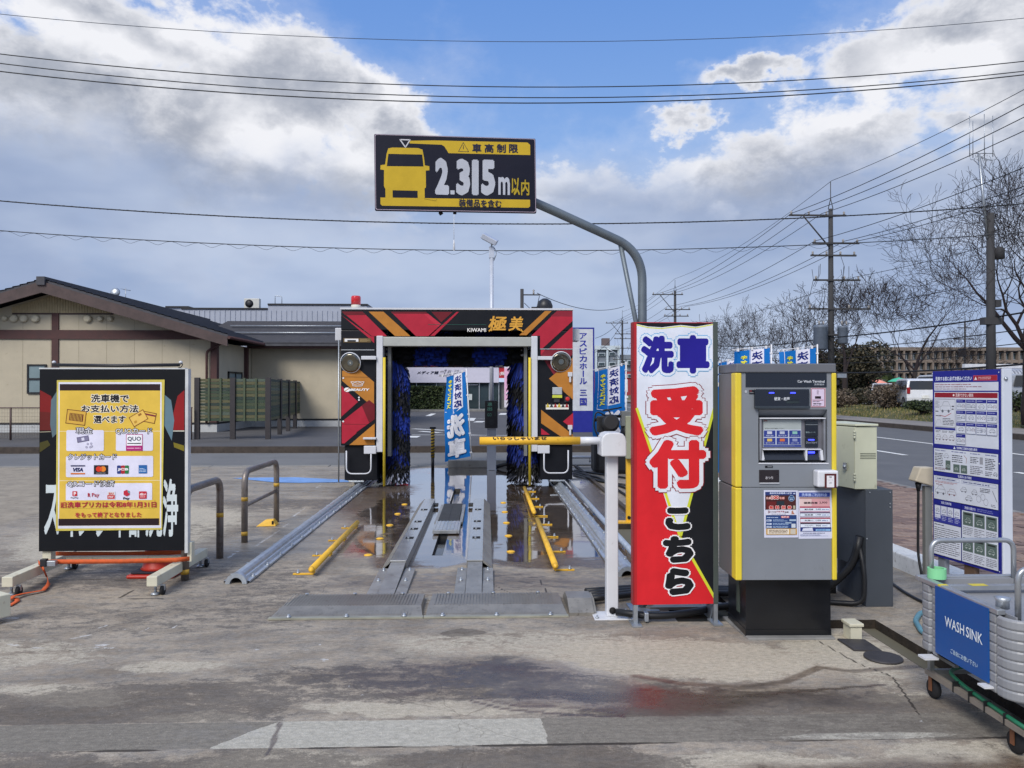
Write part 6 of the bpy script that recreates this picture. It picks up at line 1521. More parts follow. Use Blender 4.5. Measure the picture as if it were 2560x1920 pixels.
am_ = MB().tube([(xa0, 0, za), (xa1 + .002, 0, za)], .0275, 20, yel).build('arm', yel, br)
q = Print(.0003, .0); q.text('いらっしゃいませ', xa0 + .09 + .0, -.002, xa0 + .46, .028, '16161a', .05)
q.build('arm_lettering', am_, fn=lambda x, d, h: (x, -(.0275 + .0006) * math.cos(h / .0275 + .25), za + (.0275 + .0006) * math.sin(h / .0275 + .25)))
# black sensor head on its bracket behind the barrier
sn = thing('round_sensor_lamp', 'black round sensor lamp with looping cables just behind the barrier head', 'sensor', (lx(1524, 5.8), 5.8, 0))
zc3 = lz(1062, 5.8)
MB().lathe([(.058, 0), (.066, .02), (.066, .08), (.05, .10)], (0, 0, 0), 24, hose, Matrix.Rotation(R(78), 4, 'X')).build('housing', hose, sn, loc=(0, .02, zc3)); MB().box((-.085, -.0, zc3 - .06), (-.02, .1, zc3 + .062)).build('box', hose, sn, bevel=.006)
MB().tube([(0, .06, 0), (0, .06, zc3 - .05)], .02, 8, steelw).build('stem', steelw, sn)
MB().tube(bend([(-.02, .03, zc3 + .06), (-.10, .03, zc3 + .11), (-.12, .03, zc3 - .02), (-.07, .03, zc3 - .12)], .05), .006, 5, hose).tube(bend([(.02, .05, zc3 + .06), (.0, .05, zc3 + .12), (-.06, .05, zc3 + .10), (.1, .05, zc3 + .13)], .05), .006, 5, hose).build('cable', hose, sn)
# dark pump and grey box cluster
YPB = 14.0
pm_ = thing('pump_box', 'grey equipment box with black hoses above a dark drum behind the barrier', 'equipment box', (lx(1557, YPB), YPB, 0)); zq = lambda v: lz(v, YPB)
MB().box((-.02, 0, zq(1066)), (.22, .2, zq(1028))).build('grey_box', gry, pm_, bevel=.012); MB().tube([(.08, .1, zq(1066)), (.08, .1, zq(1100))], .10, 10, hose).build('hose_stub', hose, pm_); MB().box((-.5, .1, .0), (.3, .7, zq(1100))).build('drum', blackp, pm_, bevel=.08)
MB().tube([(.22, .1, zq(1032)), (1.2, .1, zq(1033))], .03, 8, wht).build('white_pipe', wht, pm_); MB().tube([(-.02, .1, zq(1042)), (-.32, .1, zq(1040)), (-.5, .1, zq(1052))], .03, 6, hose).build('cable', hose, pm_)
# yellow guard post with a grey-green junction box
yp = thing('yellow_guard_post', 'yellow square post carrying a grey green junction box beside the red sign', 'post', (lx(1572, 8.95), 8.98, 0)); zq = lambda v: lz(v, 8.95)
MB().box((-.028, -.028, .01), (.028, .028, zq(1055))).build('post', yel, yp, bevel=.004); MB().box((-.14, -.07, 0), (.10, .07, .012)).build('foot_plate', yel, yp); MB().box((-.045, -.11, zq(1147)), (.14, -.03, zq(1040))).build('junction_box', mat('box_olive', C(150, 152, 128), .5, var=.06), yp, bevel=.008)
MB().lathe([(.02, 0), (.02, .01)], (0, 0, 0), 12, hole, Matrix.Rotation(R(90), 4, 'X')).build('plug', hole, yp, loc=(0, -.029, .06))

# ------------------------------------------------------------------ big upright sign
YS1 = 5.05; sxl, sxr = lx(1584, YS1), lx(1796, YS1); sw = sxr - sxl
sg = thing('upright_reception_sign', 'tall red white and black upright sign with blue and red characters beside the terminal', 'sign', (sxl, YS1, 0), R(1.0))
zt1, zb1 = lz(804, YS1), lz(1514, YS1)
dgr = mat('frame_green_grey', C(72, 80, 76), .5, var=.06)
MB().box((.004, 0, zb1), (sw - .035, .05, zt1)).build('panel', mat('sign_panel_red', C(178, 30, 36), .4, var=.04), sg)
MB().box((sw - .034, -.004, zb1), (sw, .052, zt1 + .004)).build('side_frame', dgr, sg, bevel=.003); MB().box((-.008, .0, zb1), (.0035, .055, zt1)).build('edge_strip', mat('sign_edge_red', C(140, 28, 34), .45), sg)
H_ = zt1 - zb1
def sf(u, v): return ((u - 1584) / 212 * sw, zt1 - (v - 804) / 710 * H_)
q = Print(.00012, .0008)
def spoly(pts, c): q.poly([sf(*p) for p in pts][::-1], c)
spoly([(1592, 806), (1786, 806), (1786, 1514), (1592, 1514)], 'd6262e')
spoly([(1592, 806), (1786, 806), (1786, 1022), (1718, 1280), (1700, 1340), (1672, 1280), (1592, 1022)], 'dfe4f0')
spoly([(1592, 806), (1786, 806), (1786, 807), (1740, 815), (1702, 811), (1655, 817), (1620, 815), (1592, 809)], '16181c')
q.line([sf(1592, 811), sf(1620, 818), sf(1655, 820), sf(1702, 814), (sf(1740, 818)), sf(1786, 809)], .007, 'd8dc5a')
spoly([(1786, 1022), (1786, 1492), (1702, 1350), (1711, 1310)], '1a1c22')
q.line([sf(1592, 1022), sf(1700, 1345), sf(1786, 1498)], .018, 'd8dc3c'); q.line([sf(1786, 1022), sf(1702, 1340)], .018, 'd0d83c')
spoly([(1592, 1000), (1592, 1514), (1786, 1514), (1786, 1503), (1695, 1345)], 'd6262e') if False else None
def ch(t_, u0, v0, u1, v1, c, bold, ol):
    a_ = sf(u0, v1); b_ = sf(u1, v0); q.text(t_, a_[0], a_[1], b_[0], b_[1], c, bold, outline=ol)
ch('洗', 1602, 838, 1686, 934, '241c8c', .062, [(.155, '58a8d8'), (.135, 'dfe6f2')]); ch('車', 1691, 836, 1775, 934, '241c8c', .062, [(.155, '58a8d8'), (.135, 'dfe6f2')])
a_ = sf(1602, 934); b_ = sf(1684, 840); 
ch('受', 1622, 965, 1760, 1090, 'd6262e', .060, [(.150, '8c1c28'), (.134, 'e2e6f0')]); ch('付', 1622, 1100, 1766, 1224, 'd6262e', .060, [(.150, '8c1c28'), (.134, 'e2e6f0')])
a_ = sf(1634, 1082); b_ = sf(1750, 973); 
ch('こ', 1662, 1270, 1726, 1328, '16181c', .085, [(.13, 'f0f0f4')]); ch('ち', 1656, 1342, 1734, 1410, '16181c', .08, [(.125, 'f0f0f4')]); ch('ら', 1661, 1422, 1734, 1491, '16181c', .08, [(.125, 'f0f0f4')])
q.build('lettering', sg)
for x in (.012, sw - .018):
    MB().box((x - .012, .0, .0), (x + .014, .035, zb1 - .002)).build('leg', steelw, sg); MB().box((x - .03, -.05, .002), (x + .034, .09, .012)).build('foot', steelw, sg)
MB().prism([(.09, .004), (.35, .004), (.06, .12), (.035, .12)], sw - .03, sw - .022, axis='x').build('brace', steelw, sg)

# ------------------------------------------------------------------ height limit sign on its bent pole
Yp = 5.45; pole_x = lx(1606, Yp); steel_d = mat('pole_galvanised', C(112, 122, 130), .5, metal=.45, var=.12, scale=7, dirt=.15, dirtc=C(80, 84, 86))
hs = thing('height_limit_sign', 'black and yellow vehicle height limit sign on a bent grey steel pole', 'sign', (pole_x, Yp, 0))
def hp(u, v, Y=Yp): p_ = P(u, v, Y); return (p_.x - pole_x, Y - Yp, p_.z)
pts = bend([(0, 0, 0), hp(1606, 780), hp(1605, 628, 5.43), hp(1340, 507, 5.25), hp(1200, 450, 5.2)], .26, 12)
MB().tube(pts, .031, 16, steel_d).build('pole', steel_d, hs); MB().tube([(-.02, 0, 1.75), hp(1590, 806), hp(1550, 606, 5.40)], .017, 10, steel_d).build('brace', steel_d, hs); MB().box((-.1, -.1, 0), (.1, .1, .01)).build('base_plate', steelw, hs)
c = [P(937, 333, 5.02), P(1341, 345, 5.12), P(1339, 535, 5.12), P(936, 525, 5.02)]
o3 = (c[0] + c[1] + c[2] + c[3]) / 4; ex = (c[1] - c[0]); sw2 = ex.length; ex.normalize(); ez = (c[0] - c[3]); sh2 = ez.length; ez = (ez - ex * ez.dot(ex)).normalized(); ey = ez.cross(ex)
bd = bpy.data.objects.new('sign_box', None)
Mx = Matrix((ex, ey, ez)).transposed().to_4x4(); Mx.translation = o3 - Vector((pole_x, Yp, 0))
def place(o_): o_.matrix_local = Mx; return o_
o_ = place(MB().box((-sw2 / 2, 0, -sh2 / 2), (sw2 / 2, .028, sh2 / 2)).build('sign_panel', mat('sign_navy', C(26, 28, 46), .5, var=.05, spec=.2), hs, bevel=.008))
q = Print(.00015, .0006); navy, YE, WH = '101224', 'c6a62a', 'b4b8c2'
hx_, hy_ = sw2 / 2, sh2 / 2
q.rrect(-hx_ + .004, -hy_ + .004, hx_ - .004, hy_ - .004, .012, 'a698a6'); q.rrect(-hx_ + .008, -hy_ + .008, hx_ - .008, hy_ - .008, .012, navy)
def hq(x, y):  # crop: sign spans 108..1284 wide, 95(left)..; use sheared panel coordinates
    return (-hx_ + (x - 108) / 1174 * sw2, hy_ - (y - 95 - (x - 108) * .030) / 560 * sh2)
def hpoly(pts, c): q.poly([hq(*p) for p in pts][::-1], c)
hpoly([(360, 148), (540, 146), (1220, 162), (1240, 180), (1240, 256), (640, 240), (610, 190), (590, 178), (360, 168)], YE)
hpoly([(148, 562), (1234, 590), (1234, 640), (1220, 650), (160, 622), (148, 610)], YE)
hpoly([(208, 204), (240, 198), (420, 202), (452, 214), (462, 270), (468, 330), (500, 336), (500, 366), (474, 368), (474, 490), (464, 500), (464, 570), (414, 570), (414, 516), (235, 510), (235, 565), (184, 563), (184, 500), (174, 480), (176, 362), (150, 358), (152, 326), (184, 322), (196, 240)], YE)
hpoly([(208, 244), (450, 250), (458, 338), (196, 334)], navy)
q.line([hq(292, 140), hq(364, 142), hq(330, 196), hq(292, 140)], .0075, 'c8c8cc')
q.line([hq(712, 228), hq(748, 162), hq(786, 230), hq(712, 228)], .003, '22243a'); q.line([hq(748, 184), hq(748, 210)], .004, '22243a')
def ht(t_, x0, y0, x1, y1, c, b_): a_ = hq(x0, y1); b2 = hq(x1, y0); q.text(t_, a_[0], a_[1], b2[0], b2[1], c, b_, rot=-.012)
for i, t_ in enumerate('車高制限'): ht(t_, 812 + i * 90, 172 + i * 1.5, 880 + i * 90, 236 + i * 1.5, '22243a', .035)
ht('2', 540, 276, 642, 545, WH, .06); ht('3', 692, 284, 796, 552, WH, .06); ht('1', 806, 290, 858, 552, WH, .06); ht('5', 874, 292, 980, 555, WH, .06); q.rect(hq(650, 545)[0], hq(650, 545)[1], hq(680, 545)[0], hq(650, 515)[1], WH)
ht('m', 1000, 420, 1086, 552, WH, .03); ht('以', 1096, 426, 1160, 556, 'b09828', .03); ht('内', 1168, 440, 1230, 558, 'b09828', .03)
ht('装備品を含む', 710, 588, 1022, 638, '22243a', .03)
q.line([hq(460, 575), hq(540, 590), hq(550, 580)], .0015, '5a5020')
place(q.build('lettering', hs))
z_ = P(1135, 540, 5.05); z2 = P(1135, 628, 5.05)
MB().tube([(z_.x - pole_x, z_.y - Yp, z_.z + .01), (z2.x - pole_x, z2.y - Yp, z2.z + .07)], .0018, 5, wht).lathe([(.0, 0), (.007, .01), (.006, .05), (.003, .075)], (z2.x - pole_x, z2.y - Yp, z2.z), 8, wht).build('pull_cord', wht, hs)
MB().tube([hp(1100, 530, 5.1), hp(1104, 536, 5.1)], .014, 8, hole).tube([hp(1137, 530, 5.1), hp(1137, 535, 5.1)], .012, 8, hole).build('bolt_end', hole, hs)

# ------------------------------------------------------------------ signal post with lamp mast behind the machine
YL = 14.9; sp_ = thing('signal_post', 'pale grey post with a green lit exit signal and a floodlight on its tall mast', 'signal', (lx(1229, YL), YL, 0)); zq = lambda v: lz(v, YL)
pst = mat('post_pale', C(188, 194, 206), .4, metal=.2, var=.04)
MB().box((-.09, -.06, 0), (.085, .06, zq(1066))).build('lower_post', pst, sp_, bevel=.008); MB().tube([(0, .0, zq(1066) - .3), (0, 0, zq(645))], .04, 12, pst).build('mast', pst, sp_)
MB().box((-.13, -.20, zq(1069)), (.115, -.062, zq(1001))).build('signal_box', blackp, sp_, bevel=.01)
for x in (-.07, .075): MB().box((x - .02, -.09, 0), (x + .02, .09, .012)).build('foot', steelw, sp_)
q = Print(.0008, .0012); X = lambda u: lx(u, YL) - lx(1229, YL)
gled = mat('led_green', C(70, 150, 120), .5, emit=C(90, 200, 160), estr=.35); 
q.text('退', -.08, zq(1014), .01, zq(1006), '6ea894', .02); q.text('出', -.08, zq(1026), .01, zq(1016), '6ea894', .02); q.text('GO', -.085, zq(1040), .0, zq(1032), '5c8c7c', .02); q.vtext('前進停止後退', .065, zq(1004), zq(1040), .035, '3c4c4c', .02)
q.disc(.0, zq(1054), .055, '3a3c3e'); q.build('signal_face', sp_, loc=(0, -.20, 0))
t_ = zq(645)
MB().box((-.05, -.04, t_), (.05, .04, t_ + .22)).build('mast_head', pst, sp_, bevel=.006); MB().tube(bend([(.05, 0, t_ + .2), (.10, 0, t_ + .1), (.04, 0, t_ - .05)], .05), .01, 6, steelw).build('cable', steelw, sp_)
MB().box((-.16, -.10, -.05), (.16, .10, .05)).build('floodlight', pst, sp_, loc=(-.04, -.05, t_ + .36), rot=(R(20), R(28), 0), bevel=.012); MB().box((-.12, -.104, -.054), (.12, .06, -.0505)).build('floodlight_lens', steelw, sp_, loc=(-.04, -.05, t_ + .36), rot=(R(20), R(28), 0)); MB().box((-.015, -.01, t_ + .22), (.015, .01, t_ + .36)).build('hinge', steelw, sp_)
# striped post with T top
tp = thing('striped_t_post', 'yellow and black striped post with a small T top behind the wash lane', 'post', (lx(1082, YL), YL, 0)); zt5 = lz(1072, YL)
MB().box((-.055, -.04, zt5 - .0), (.06, .04, zt5 + .04)).build('top_bar', blackp, tp); MB().tube([(0, 0, 0), (0, 0, zt5 - .55)], .032, 10, blackp).build('shaft', blackp, tp); MB().tube([(0, 0, zt5 - .549), (0, 0, zt5 - .002)], .037, 10, mat('stripe_yellow', C(196, 160, 40), .5)).build('sleeve', None, tp)
st = MB()
for k in range(9):
    z0 = zt5 - .53 + k * .058; ring = []
    for j in range(9): a = R(-90 + 22.5 * j - 90 + 90); ring.append((.0378 * math.sin(R(-90 + 22.5 * j)), -.0378 * math.cos(R(-90 + 22.5 * j)), z0 + .003 * j))
    vs = ring + [(x, y, z + .026) for x, y, z in ring]; st.add(vs, [(i, i + 1, 10 + i, 9 + i) for i in range(8)])
tag(st.build('stripes', blackp, tp), kind='stuff')
# low concrete stop and white rail behind the lane
ws = thing('low_concrete_block', 'long low grey concrete block on the ground behind the wash lane', 'concrete block', (lx(1206, 15.35), 15.35, 0)); MB().prism([(-.02, 0), (.2, 0), (.17, .15), (.01, .15)], -.68, .68, axis='x').build('block', conc_g, ws, bevel=.01)
wr_ = tag(MB().tube([(1.42, 15.2, .22), (2.1, 15.2, .22)], .03, 8, wht).tube([(1.5, 15.2, .12), (1.5, 15.2, .22)], .025, 6, wht).tube([(2.05, 15.2, .12), (2.05, 15.2, .22)], .025, 6, wht).build('low_white_rail', wht), 'low white pipe rail just behind the foot of the machine', 'rail')
dh = thing('black_hose_tray', 'black flat hose guide lying behind the signal post foot', 'hose guide', (lx(1262, 15.1), 15.1, 0)); MB().tube(bend([(-.2, 0, .03), (.0, 0, .10), (.5, .05, .09)], .1), .04, 8, hose).build('hose', hose, dh)
ab = thing('service_banner_stand', 'narrow colourful service banner stand half hidden by the blue brush', 'sign', (lx(1021, 15.2), 15.2, 0)); zq = lambda v: lz(v, 15.2)
MB().box((-.02, .002, 0), (.03, .03, zq(995))).build('stand', blackp, ab); q = Print(.001, .0); q.rect(-.34, zq(1160), .02, zq(998), '40508c'); q.rect(-.34, zq(1150), .0, zq(1098), 'b02c34'); q.rect(-.34, zq(1096), .0, zq(1040), 'd8dce4'); q.rect(-.34, zq(1034), .0, zq(1017), 'd8cc40'); q.disc(-.06, zq(1062), .05, '50a050'); q.text('割', -.1, zq(1030), -.01, zq(1020), '5a4a20', .02); q.build('cloth', ab)

# ------------------------------------------------------------------ rolling poster board
bt = thing('rolling_sign_board', 'black sign board on a wheeled cream frame', 'sign board', (0, 6.33, 0)); YB2 = 6.33
cream = mat('cream_steel', C(208, 204, 182), .5, var=.06, scale=5, dirt=.22, dirtc=C(130, 98, 66))
bx0, bx1 = lx(99, YB2), lx(463, YB2); bx2 = lx(471, YB2); zb0, zb9 = lz(1370, YB2), lz(924, YB2)
MB().box((bx0, 0, zb0), (bx1, .05, zb9)).build('board', mat('board_black', C(18, 20, 25), .5, var=.05, spec=.2), bt)
MB().box((bx1 + .001, -.004, zb0 - .02), (bx2 + .0, .055, zb9 + .005)).build('edge_frame', mat('frame_white', C(198, 200, 200), .45), bt); MB().box((bx0 - .004, -.003, zb9 + .001), (bx1, .052, zb9 + .012)).build('top_frame', mat('frame_white', C(198, 200, 200), .45), bt)
tb0, tb1 = lx(128, YB2), lx(446, YB2); MB().tube([(tb0, .02, zb9 + .035), ((tb0 + tb1) / 2, .02, zb9 + .03), (tb1, .02, zb9 + .037)], .014, 10, blackp).build('roller_tube', blackp, bt)
for x in (tb0, tb1): MB().lathe([(.012, 0), (.016, .012), (.004, .022)], (x + .01, .02, zb9 + .048), 10, wht).build('roller_knob', wht, bt)
MB().tube(bend([(tb1, 0, zb9 + .035), (tb1 + .04, -.01, zb9 + .05), (tb1 + .03, -.01, zb9 + .02), (tb1, 0, zb9 + .012)], .02), .004, 5, hose).build('cord', hose, bt)
q = Print(.0001, .0008)
def bf(u, v): return (lx(u, YB2), lz(v, YB2))
def bpoly(pts, c): q.poly([bf(*p) for p in pts][::-1], c)
# car picture at both edges of the board: dark body with red and dim yellow lights
bpoly([(100, 975), (128, 990), (133, 1010), (128, 1074), (100, 1074)], '7c1c1c'); bpoly([(434, 1030), (444, 990), (461, 975), (461, 1074), (434, 1074)], '901e20'); bpoly([(100, 1028), (127, 1030), (127, 1074), (100, 1074)], '64201c')
bpoly([(128, 1000), (144, 975), (144, 1080), (132, 1092), (126, 1060)], '5c7078'); bpoly([(410, 985), (428, 1000), (436, 1050), (430, 1100), (410, 1060)], '64808c')
bpoly([(100, 1104), (120, 1098), (127, 1110), (100, 1128)], '4a4620'); bpoly([(434, 1104), (461, 1112), (461, 1126), (436, 1116)], '7c7022'); q.line([bf(100, 1078), bf(127, 1077)], .005, 'b0a890'); q.line([bf(434, 1076), bf(461, 1076)], .008, 'd0d0c0')
for t_, u0, u1, v0, v1 in (('ス', 112, 150, 1205, 1331), ('イ', 160, 196, 1215, 1336), ('ン', 198, 232, 1215, 1334), ('ク', 236, 280, 1215, 1336), ('中', 284, 318, 1215, 1338), ('部', 322, 360, 1215, 1338), ('洗', 364, 408, 1215, 1338), ('浄', 408, 447, 1192, 1337)):
    a_ = bf(u0, v1); b_ = bf(u1, v0); q.text(t_, a_[0], a_[1], b_[0], b_[1], 'ccd6d8', .03)
q.build('board_print', bt)
# poster taped over it
po = thing('yellow_payment_poster', 'yellow taped poster listing the payment methods, on the rolling board', 'poster', (0, 6.33, 0)); YQ = 6.33
k_ = 3.45625
def qf(x, y): return (lx(x / k_, YQ), lz(880 + y / k_, YQ))
q = Print(.00005, .0069); mbp = MB(); 
cs_ = [qf(495, 245), qf(1425, 240), qf(1408, 1515), qf(492, 1520)]; mbp.prism([cs_[3], cs_[2], cs_[1], cs_[0]], -.0068, -.0058, axis='y'); mbp.build('tape_border', mat('masking_tape', C(206, 190, 84), .6, var=.1, scale=10), po)
def pr(x0, y0, x1, y1, c, r=0):
    a_ = qf(x0, y1); b_ = qf(x1, y0)
    if r: q.rrect(a_[0], a_[1], b_[0], b_[1], r, c)
    else: q.rect(a_[0], a_[1], b_[0], b_[1], c)
def pt_(t_, x0, y0, x1, y1, c, b_=.03, ol=None, sh_=0): a_ = qf(x0, y1); d_ = qf(x1, y0); q.text(t_, a_[0], a_[1], d_[0], d_[1], c, b_, outline=ol, shear=sh_)
pr(510, 262, 1400, 1500, 'e0e0ee'); pr(520, 278, 1388, 1478, 'e0bc4c'); pr(520, 278, 1388, 333, '2a1c20'); pr(514, 1418, 1382, 1477, '2a1c20'); pr(514, 1478, 1382, 1500, 'dcdcea')
pr(520, 676, 1388, 680, 'efe2c0'); pr(520, 1094, 1388, 1098, 'efe2c0')
O1 = [(.10, 'f4ecd8')]
pt_('洗車機で', 790, 365, 1118, 435, '1c1a24', .035, O1); pt_('お支払い方法', 708, 455, 1202, 520, '1c1a24', .035, O1); pt_('選べます', 814, 545, 1092, 610, '1c1a24', .035, O1)
# barcode card and two credit cards
def rot_card(cx, cy, w, h, a, fillc, linec, fn=None):
    c_, s__ = math.cos(a), math.sin(a); f_ = lambda x, y: qf(cx + x * c_ - y * s__, cy + x * s__ + y * c_)
    P4 = [f_(-w, -h), f_(-w, h), f_(w, h), f_(w, -h)]; q.poly(P4, fillc); q.line(P4 + [P4[0]], .006, linec)
    if fn: fn(f_)
def barf(f_):
    q.poly([f_(-58, -32), f_(-58, 32), f_(62, 32), f_(62, -32)], '6a2a26')
    for k in range(9): x = -50 + k * 12; q.poly([f_(x, -30), f_(x, 30), f_(x + 4, 30), f_(x + 4, -30)], 'e0bc4c', k > 0)
rot_card(663, 560, 82, 58, .12, 'dcb04a', '7a4a24', barf)
rot_card(1290, 560, 58, 42, .2, 'e2b850', '7a4a24', lambda f_: q.poly([f_(-55, -28), f_(-55, -14), f_(55, -14), f_(55, -28)], '7a2c3a'))
rot_card(1202, 568, 68, 44, -.52, 'e8c060', '8a5428', lambda f_: (q.poly([f_(-50, 5), f_(-50, 25), f_(-25, 25), f_(-25, 5)], 'c09038'), q.poly([f_(10, -30), f_(10, -12), f_(40, -12), f_(40, -30)], '9a6a2c')))
for bx in ((580, 668, 904, 845), (1008, 685, 1328, 845), (578, 888, 1330, 1066), (578, 1118, 1322, 1290)): pr(*bx, 'e2e0f2', .012)
pr(560, 1262, 1345, 1330, 'e0bc4c')
O2 = [(.085, '2a2630')]
pt_('現金', 664, 645, 806, 700, 'f0f0f8', .0, O2); pt_('QUOカード', 1006, 652, 1318, 706, 'f0f0f8', .0, O2); pt_('クレジットカード', 596, 870, 1014, 920, 'f0f0f8', .0, O2); pt_('QRコード決済', 592, 1096, 996, 1150, 'f0f0f8', .0, O2)
rot_card(724, 744, 48, 20, -.18, '807c98', '6a6684', lambda f_: q.poly([f_(-12, -12), f_(-12, 12), f_(12, 12), f_(12, -12)], 'd8d6e8'))
for x, y in ((765, 785), (795, 782), (755, 812), (788, 812), (800, 805)): a_ = qf(x, y); q.disc(a_[0], a_[1], .009, '8a86a2', 8); q.disc(a_[0], a_[1], .0055, 'c4c2d4', 8)
pr(1096, 704, 1240, 844, 'b02c78'); pr(1101, 709, 1235, 800, 'f2f2f6'); pt_('QUO', 1108, 724, 1226, 766, '1e2a4c', .03); pr(1108, 778, 1226, 786, '1e2430'); q.lines(*qf(1106, 832), *qf(1230, 812), 1, 'e0a0c0', .5)
pr(620, 965, 744, 975, '1c2458'); pr(620, 1030, 744, 1042, 'd8783c'); pt_('VISA', 636, 986, 730, 1020, '1c2458', .05, sh_=.2)
pr(820, 965, 943, 1042, '26242a'); 
for x, c_ in ((862, 'd83a24'), (900, 'e88a30')): a_ = qf(x, 998); q.disc(a_[0], a_[1], .0225, c_)
a_ = qf(881, 998); q.disc(a_[0], a_[1], .011, 'e05a28', ry=.019); q.lines(*qf(840, 1036), *qf(924, 1028), 1, 'c0c0c0', .5)
for x0, c_ in ((1020, '2a3c7c'), (1054, 'b02a34'), (1088, '2c7a44')): pr(x0, 968, x0 + 33, 1038, c_, .006)
pt_('JCB', 1024, 990, 1118, 1016, 'f0f0f0', .05)
pr(1206, 965, 1278, 1036, '2c66a8'); q.lines(*qf(1212, 1026), *qf(1272, 990), 3, 'c0d4ec', .5)
pr(636, 1185, 677, 1226, 'c43038', .004); pt_('P', 648, 1192, 668, 1220, 'f4f4f4', .03); pt_('PayPay', 622, 1234, 688, 1248, '2c2c30', .02)
pt_('R', 768, 1200, 792, 1234, 'b02430', .05); pt_('Pay', 804, 1200, 868, 1242, 'b8283a', .01)
pr(936, 1188, 1004, 1252, 'e4e2e6', .003); pr(938, 1218, 1002, 1250, 'c83a3a'); pt_('au', 948, 1196, 992, 1216, 'c8502c', .04); pt_('PAY', 948, 1226, 992, 1242, 'f2e8e8', .03)
q.poly([qf(1078, 1186), qf(1078, 1216), qf(1104, 1230), qf(1130, 1216), qf(1130, 1186), qf(1104, 1174)], 'c02c40'); q.poly([qf(1110, 1178), qf(1118, 1200), qf(1130, 1206), qf(1130, 1186)], '5aa0a8'); pt_('Pay', 1074, 1236, 1130, 1262, '24242c', .04)
pr(1210, 1188, 1276, 1250, 'c42c3c', .006); pt_('d払い', 1216, 1200, 1270, 1224, 'f6f0f0', .04); q.lines(*qf(1220, 1240), *qf(1266, 1230), 1, 'f0d0d0', .6)
pt_('旧洗車プリカは令和8年1月31日', 536, 1274, 1360, 1325, 'b02440', .03); pt_('をもって終了となりました', 662, 1362, 1232, 1408, 'b02440', .03)
q.build('print', po); tag(po, group=None)
# frame, feet, castors
for x, hx2 in ((lx(115, YB2), 1), (lx(467, YB2), 1)): MB().box((x - .035, .02, .1535), (x + .035, .09, zb0 + .06)).build('upright', cream, bt, bevel=.004)
MB().box((lx(150, YB2), .1, .155), (lx(452, YB2), .14, .185)).build('cross_bar', cream, bt)
def foot(xn, yn, xf, yf):
    a, b_ = Vector((xn, yn, .115)), Vector((xf, yf, .115)); d = (b_ - a); L = d.length; an = math.atan2(d.y, d.x) - math.pi / 2
    MB().box((-.04, 0, -.038), (.04, L, .038)).build('foot_beam', cream, bt, bevel=.005, loc=(xn, yn - YB2, .115), rot=(0, 0, an))
    for t_ in (.06, .94):
        p_ = a.lerp(b_, t_)
        cs2 = MB().lathe([(.015, -.013), (.033, -.012), (.037, 0), (.033, .012), (.015, .013)], (0, 0, 0), 18, tyre, Matrix.Rotation(R(90), 4, 'Y')).build('castor', tyre, bt, loc=(p_.x + .055, p_.y - YB2, .037)); MB().box((-.017, -.01, .0), (.017, .01, .042)).build('castor_fork', steelw, cs2)
        MB().tube([(p_.x, p_.y - YB2, .09), (p_.x, p_.y - YB2, .015)], .01, 8, steelw).lathe([(.035, 0), (.03, .012), (.01, .02)], (p_.x, p_.y - YB2, .004), 14, steelw).build('levelling_foot', steelw, bt)
foot(lx(387, 5.9), 5.86, lx(509, 6.9), 6.9); foot(lx(20, 5.88), 5.88, lx(182, 6.85), 6.85)
# end of another cream beam poking in at the edge
cbm = thing('cream_beam', 'end of a cream painted steel beam poking in by the orange strap', 'beam', (lx(16, 5.3), 5.3, 0), R(58)); MB().box((-.9, -.07, .04), (.0, .07, .19)).build('beam', cream, cbm, bevel=.006)
# orange ratchet strap
orc = mat('strap_orange', C(206, 92, 44), .8, var=.12, scale=30)
os_ = thing('orange_ratchet_strap', 'orange ratchet strap tied round the cream frame of the rolling board', 'strap', (0, 0, 0))
def ribbon(pts, w, name, flat=False, twist=None):
    mb = MB(); pts = [Vector(p) for p in pts]; vs = []
    for i, p_ in enumerate(pts):
        d = (pts[min(i + 1, len(pts) - 1)] - pts[max(0, i - 1)]).normalized(); up = Vector((0, 0, 1)) if not (flat if not twist else twist[i]) else d.cross(Vector((0, 0, 1))).normalized()
        vs += [p_ - up * w / 2, p_ + up * w / 2]
    mb.add(vs, [(2 * i, 2 * i + 2, 2 * i + 3, 2 * i + 1) for i in range(len(pts) - 1)], orc, True); o_ = mb.build(name, orc, os_); m_ = o_.modifiers.new('t', 'SOLIDIFY'); m_.thickness = .003; return o_
ys_ = 6.28; zs1 = lz(1394, ys_); ribbon([(lx(103, ys_), ys_, zs1 - .01), (lx(140, ys_), ys_ - .01, zs1 - .003), (lx(300, ys_), ys_, zs1 - .006), (lx(440, ys_), ys_ + .01, zs1), (lx(486, 6.4), 6.36, zs1 - .003)], .036, 'strap_front')
ribbon([(lx(132, 6.5), 6.48, zs1 + .018), (lx(300, 6.5), 6.48, zs1 + .012), (lx(456, 6.5), 6.48, zs1 + .02)], .034, 'strap_back')
tp_ = [(lx(103, ys_), ys_ - .03, zs1), (lx(112, 6.2), 6.2, .13), G(117, 1440, .06), G(120, 1462, .02), G(108, 1476, .015), G(60, 1484, .02), G(35, 1490, .03), G(10, 1510, .01), G(0, 1519, .01), G(25, 1514, .008), G(44, 1502, .01), G(40, 1496, .012), G(15, 1498, .01), G(-30, 1530, .01)]
tp_ = [Vector(p_) for p_ in tp_]; sm_ = []
for i in range(len(tp_) - 1):
    for k in range(4): sm_.append(tp_[i].lerp(tp_[i + 1], k / 4))
ribbon(sm_, .032, 'strap_tail', twist=[i > 11 for i in range(len(sm_))])
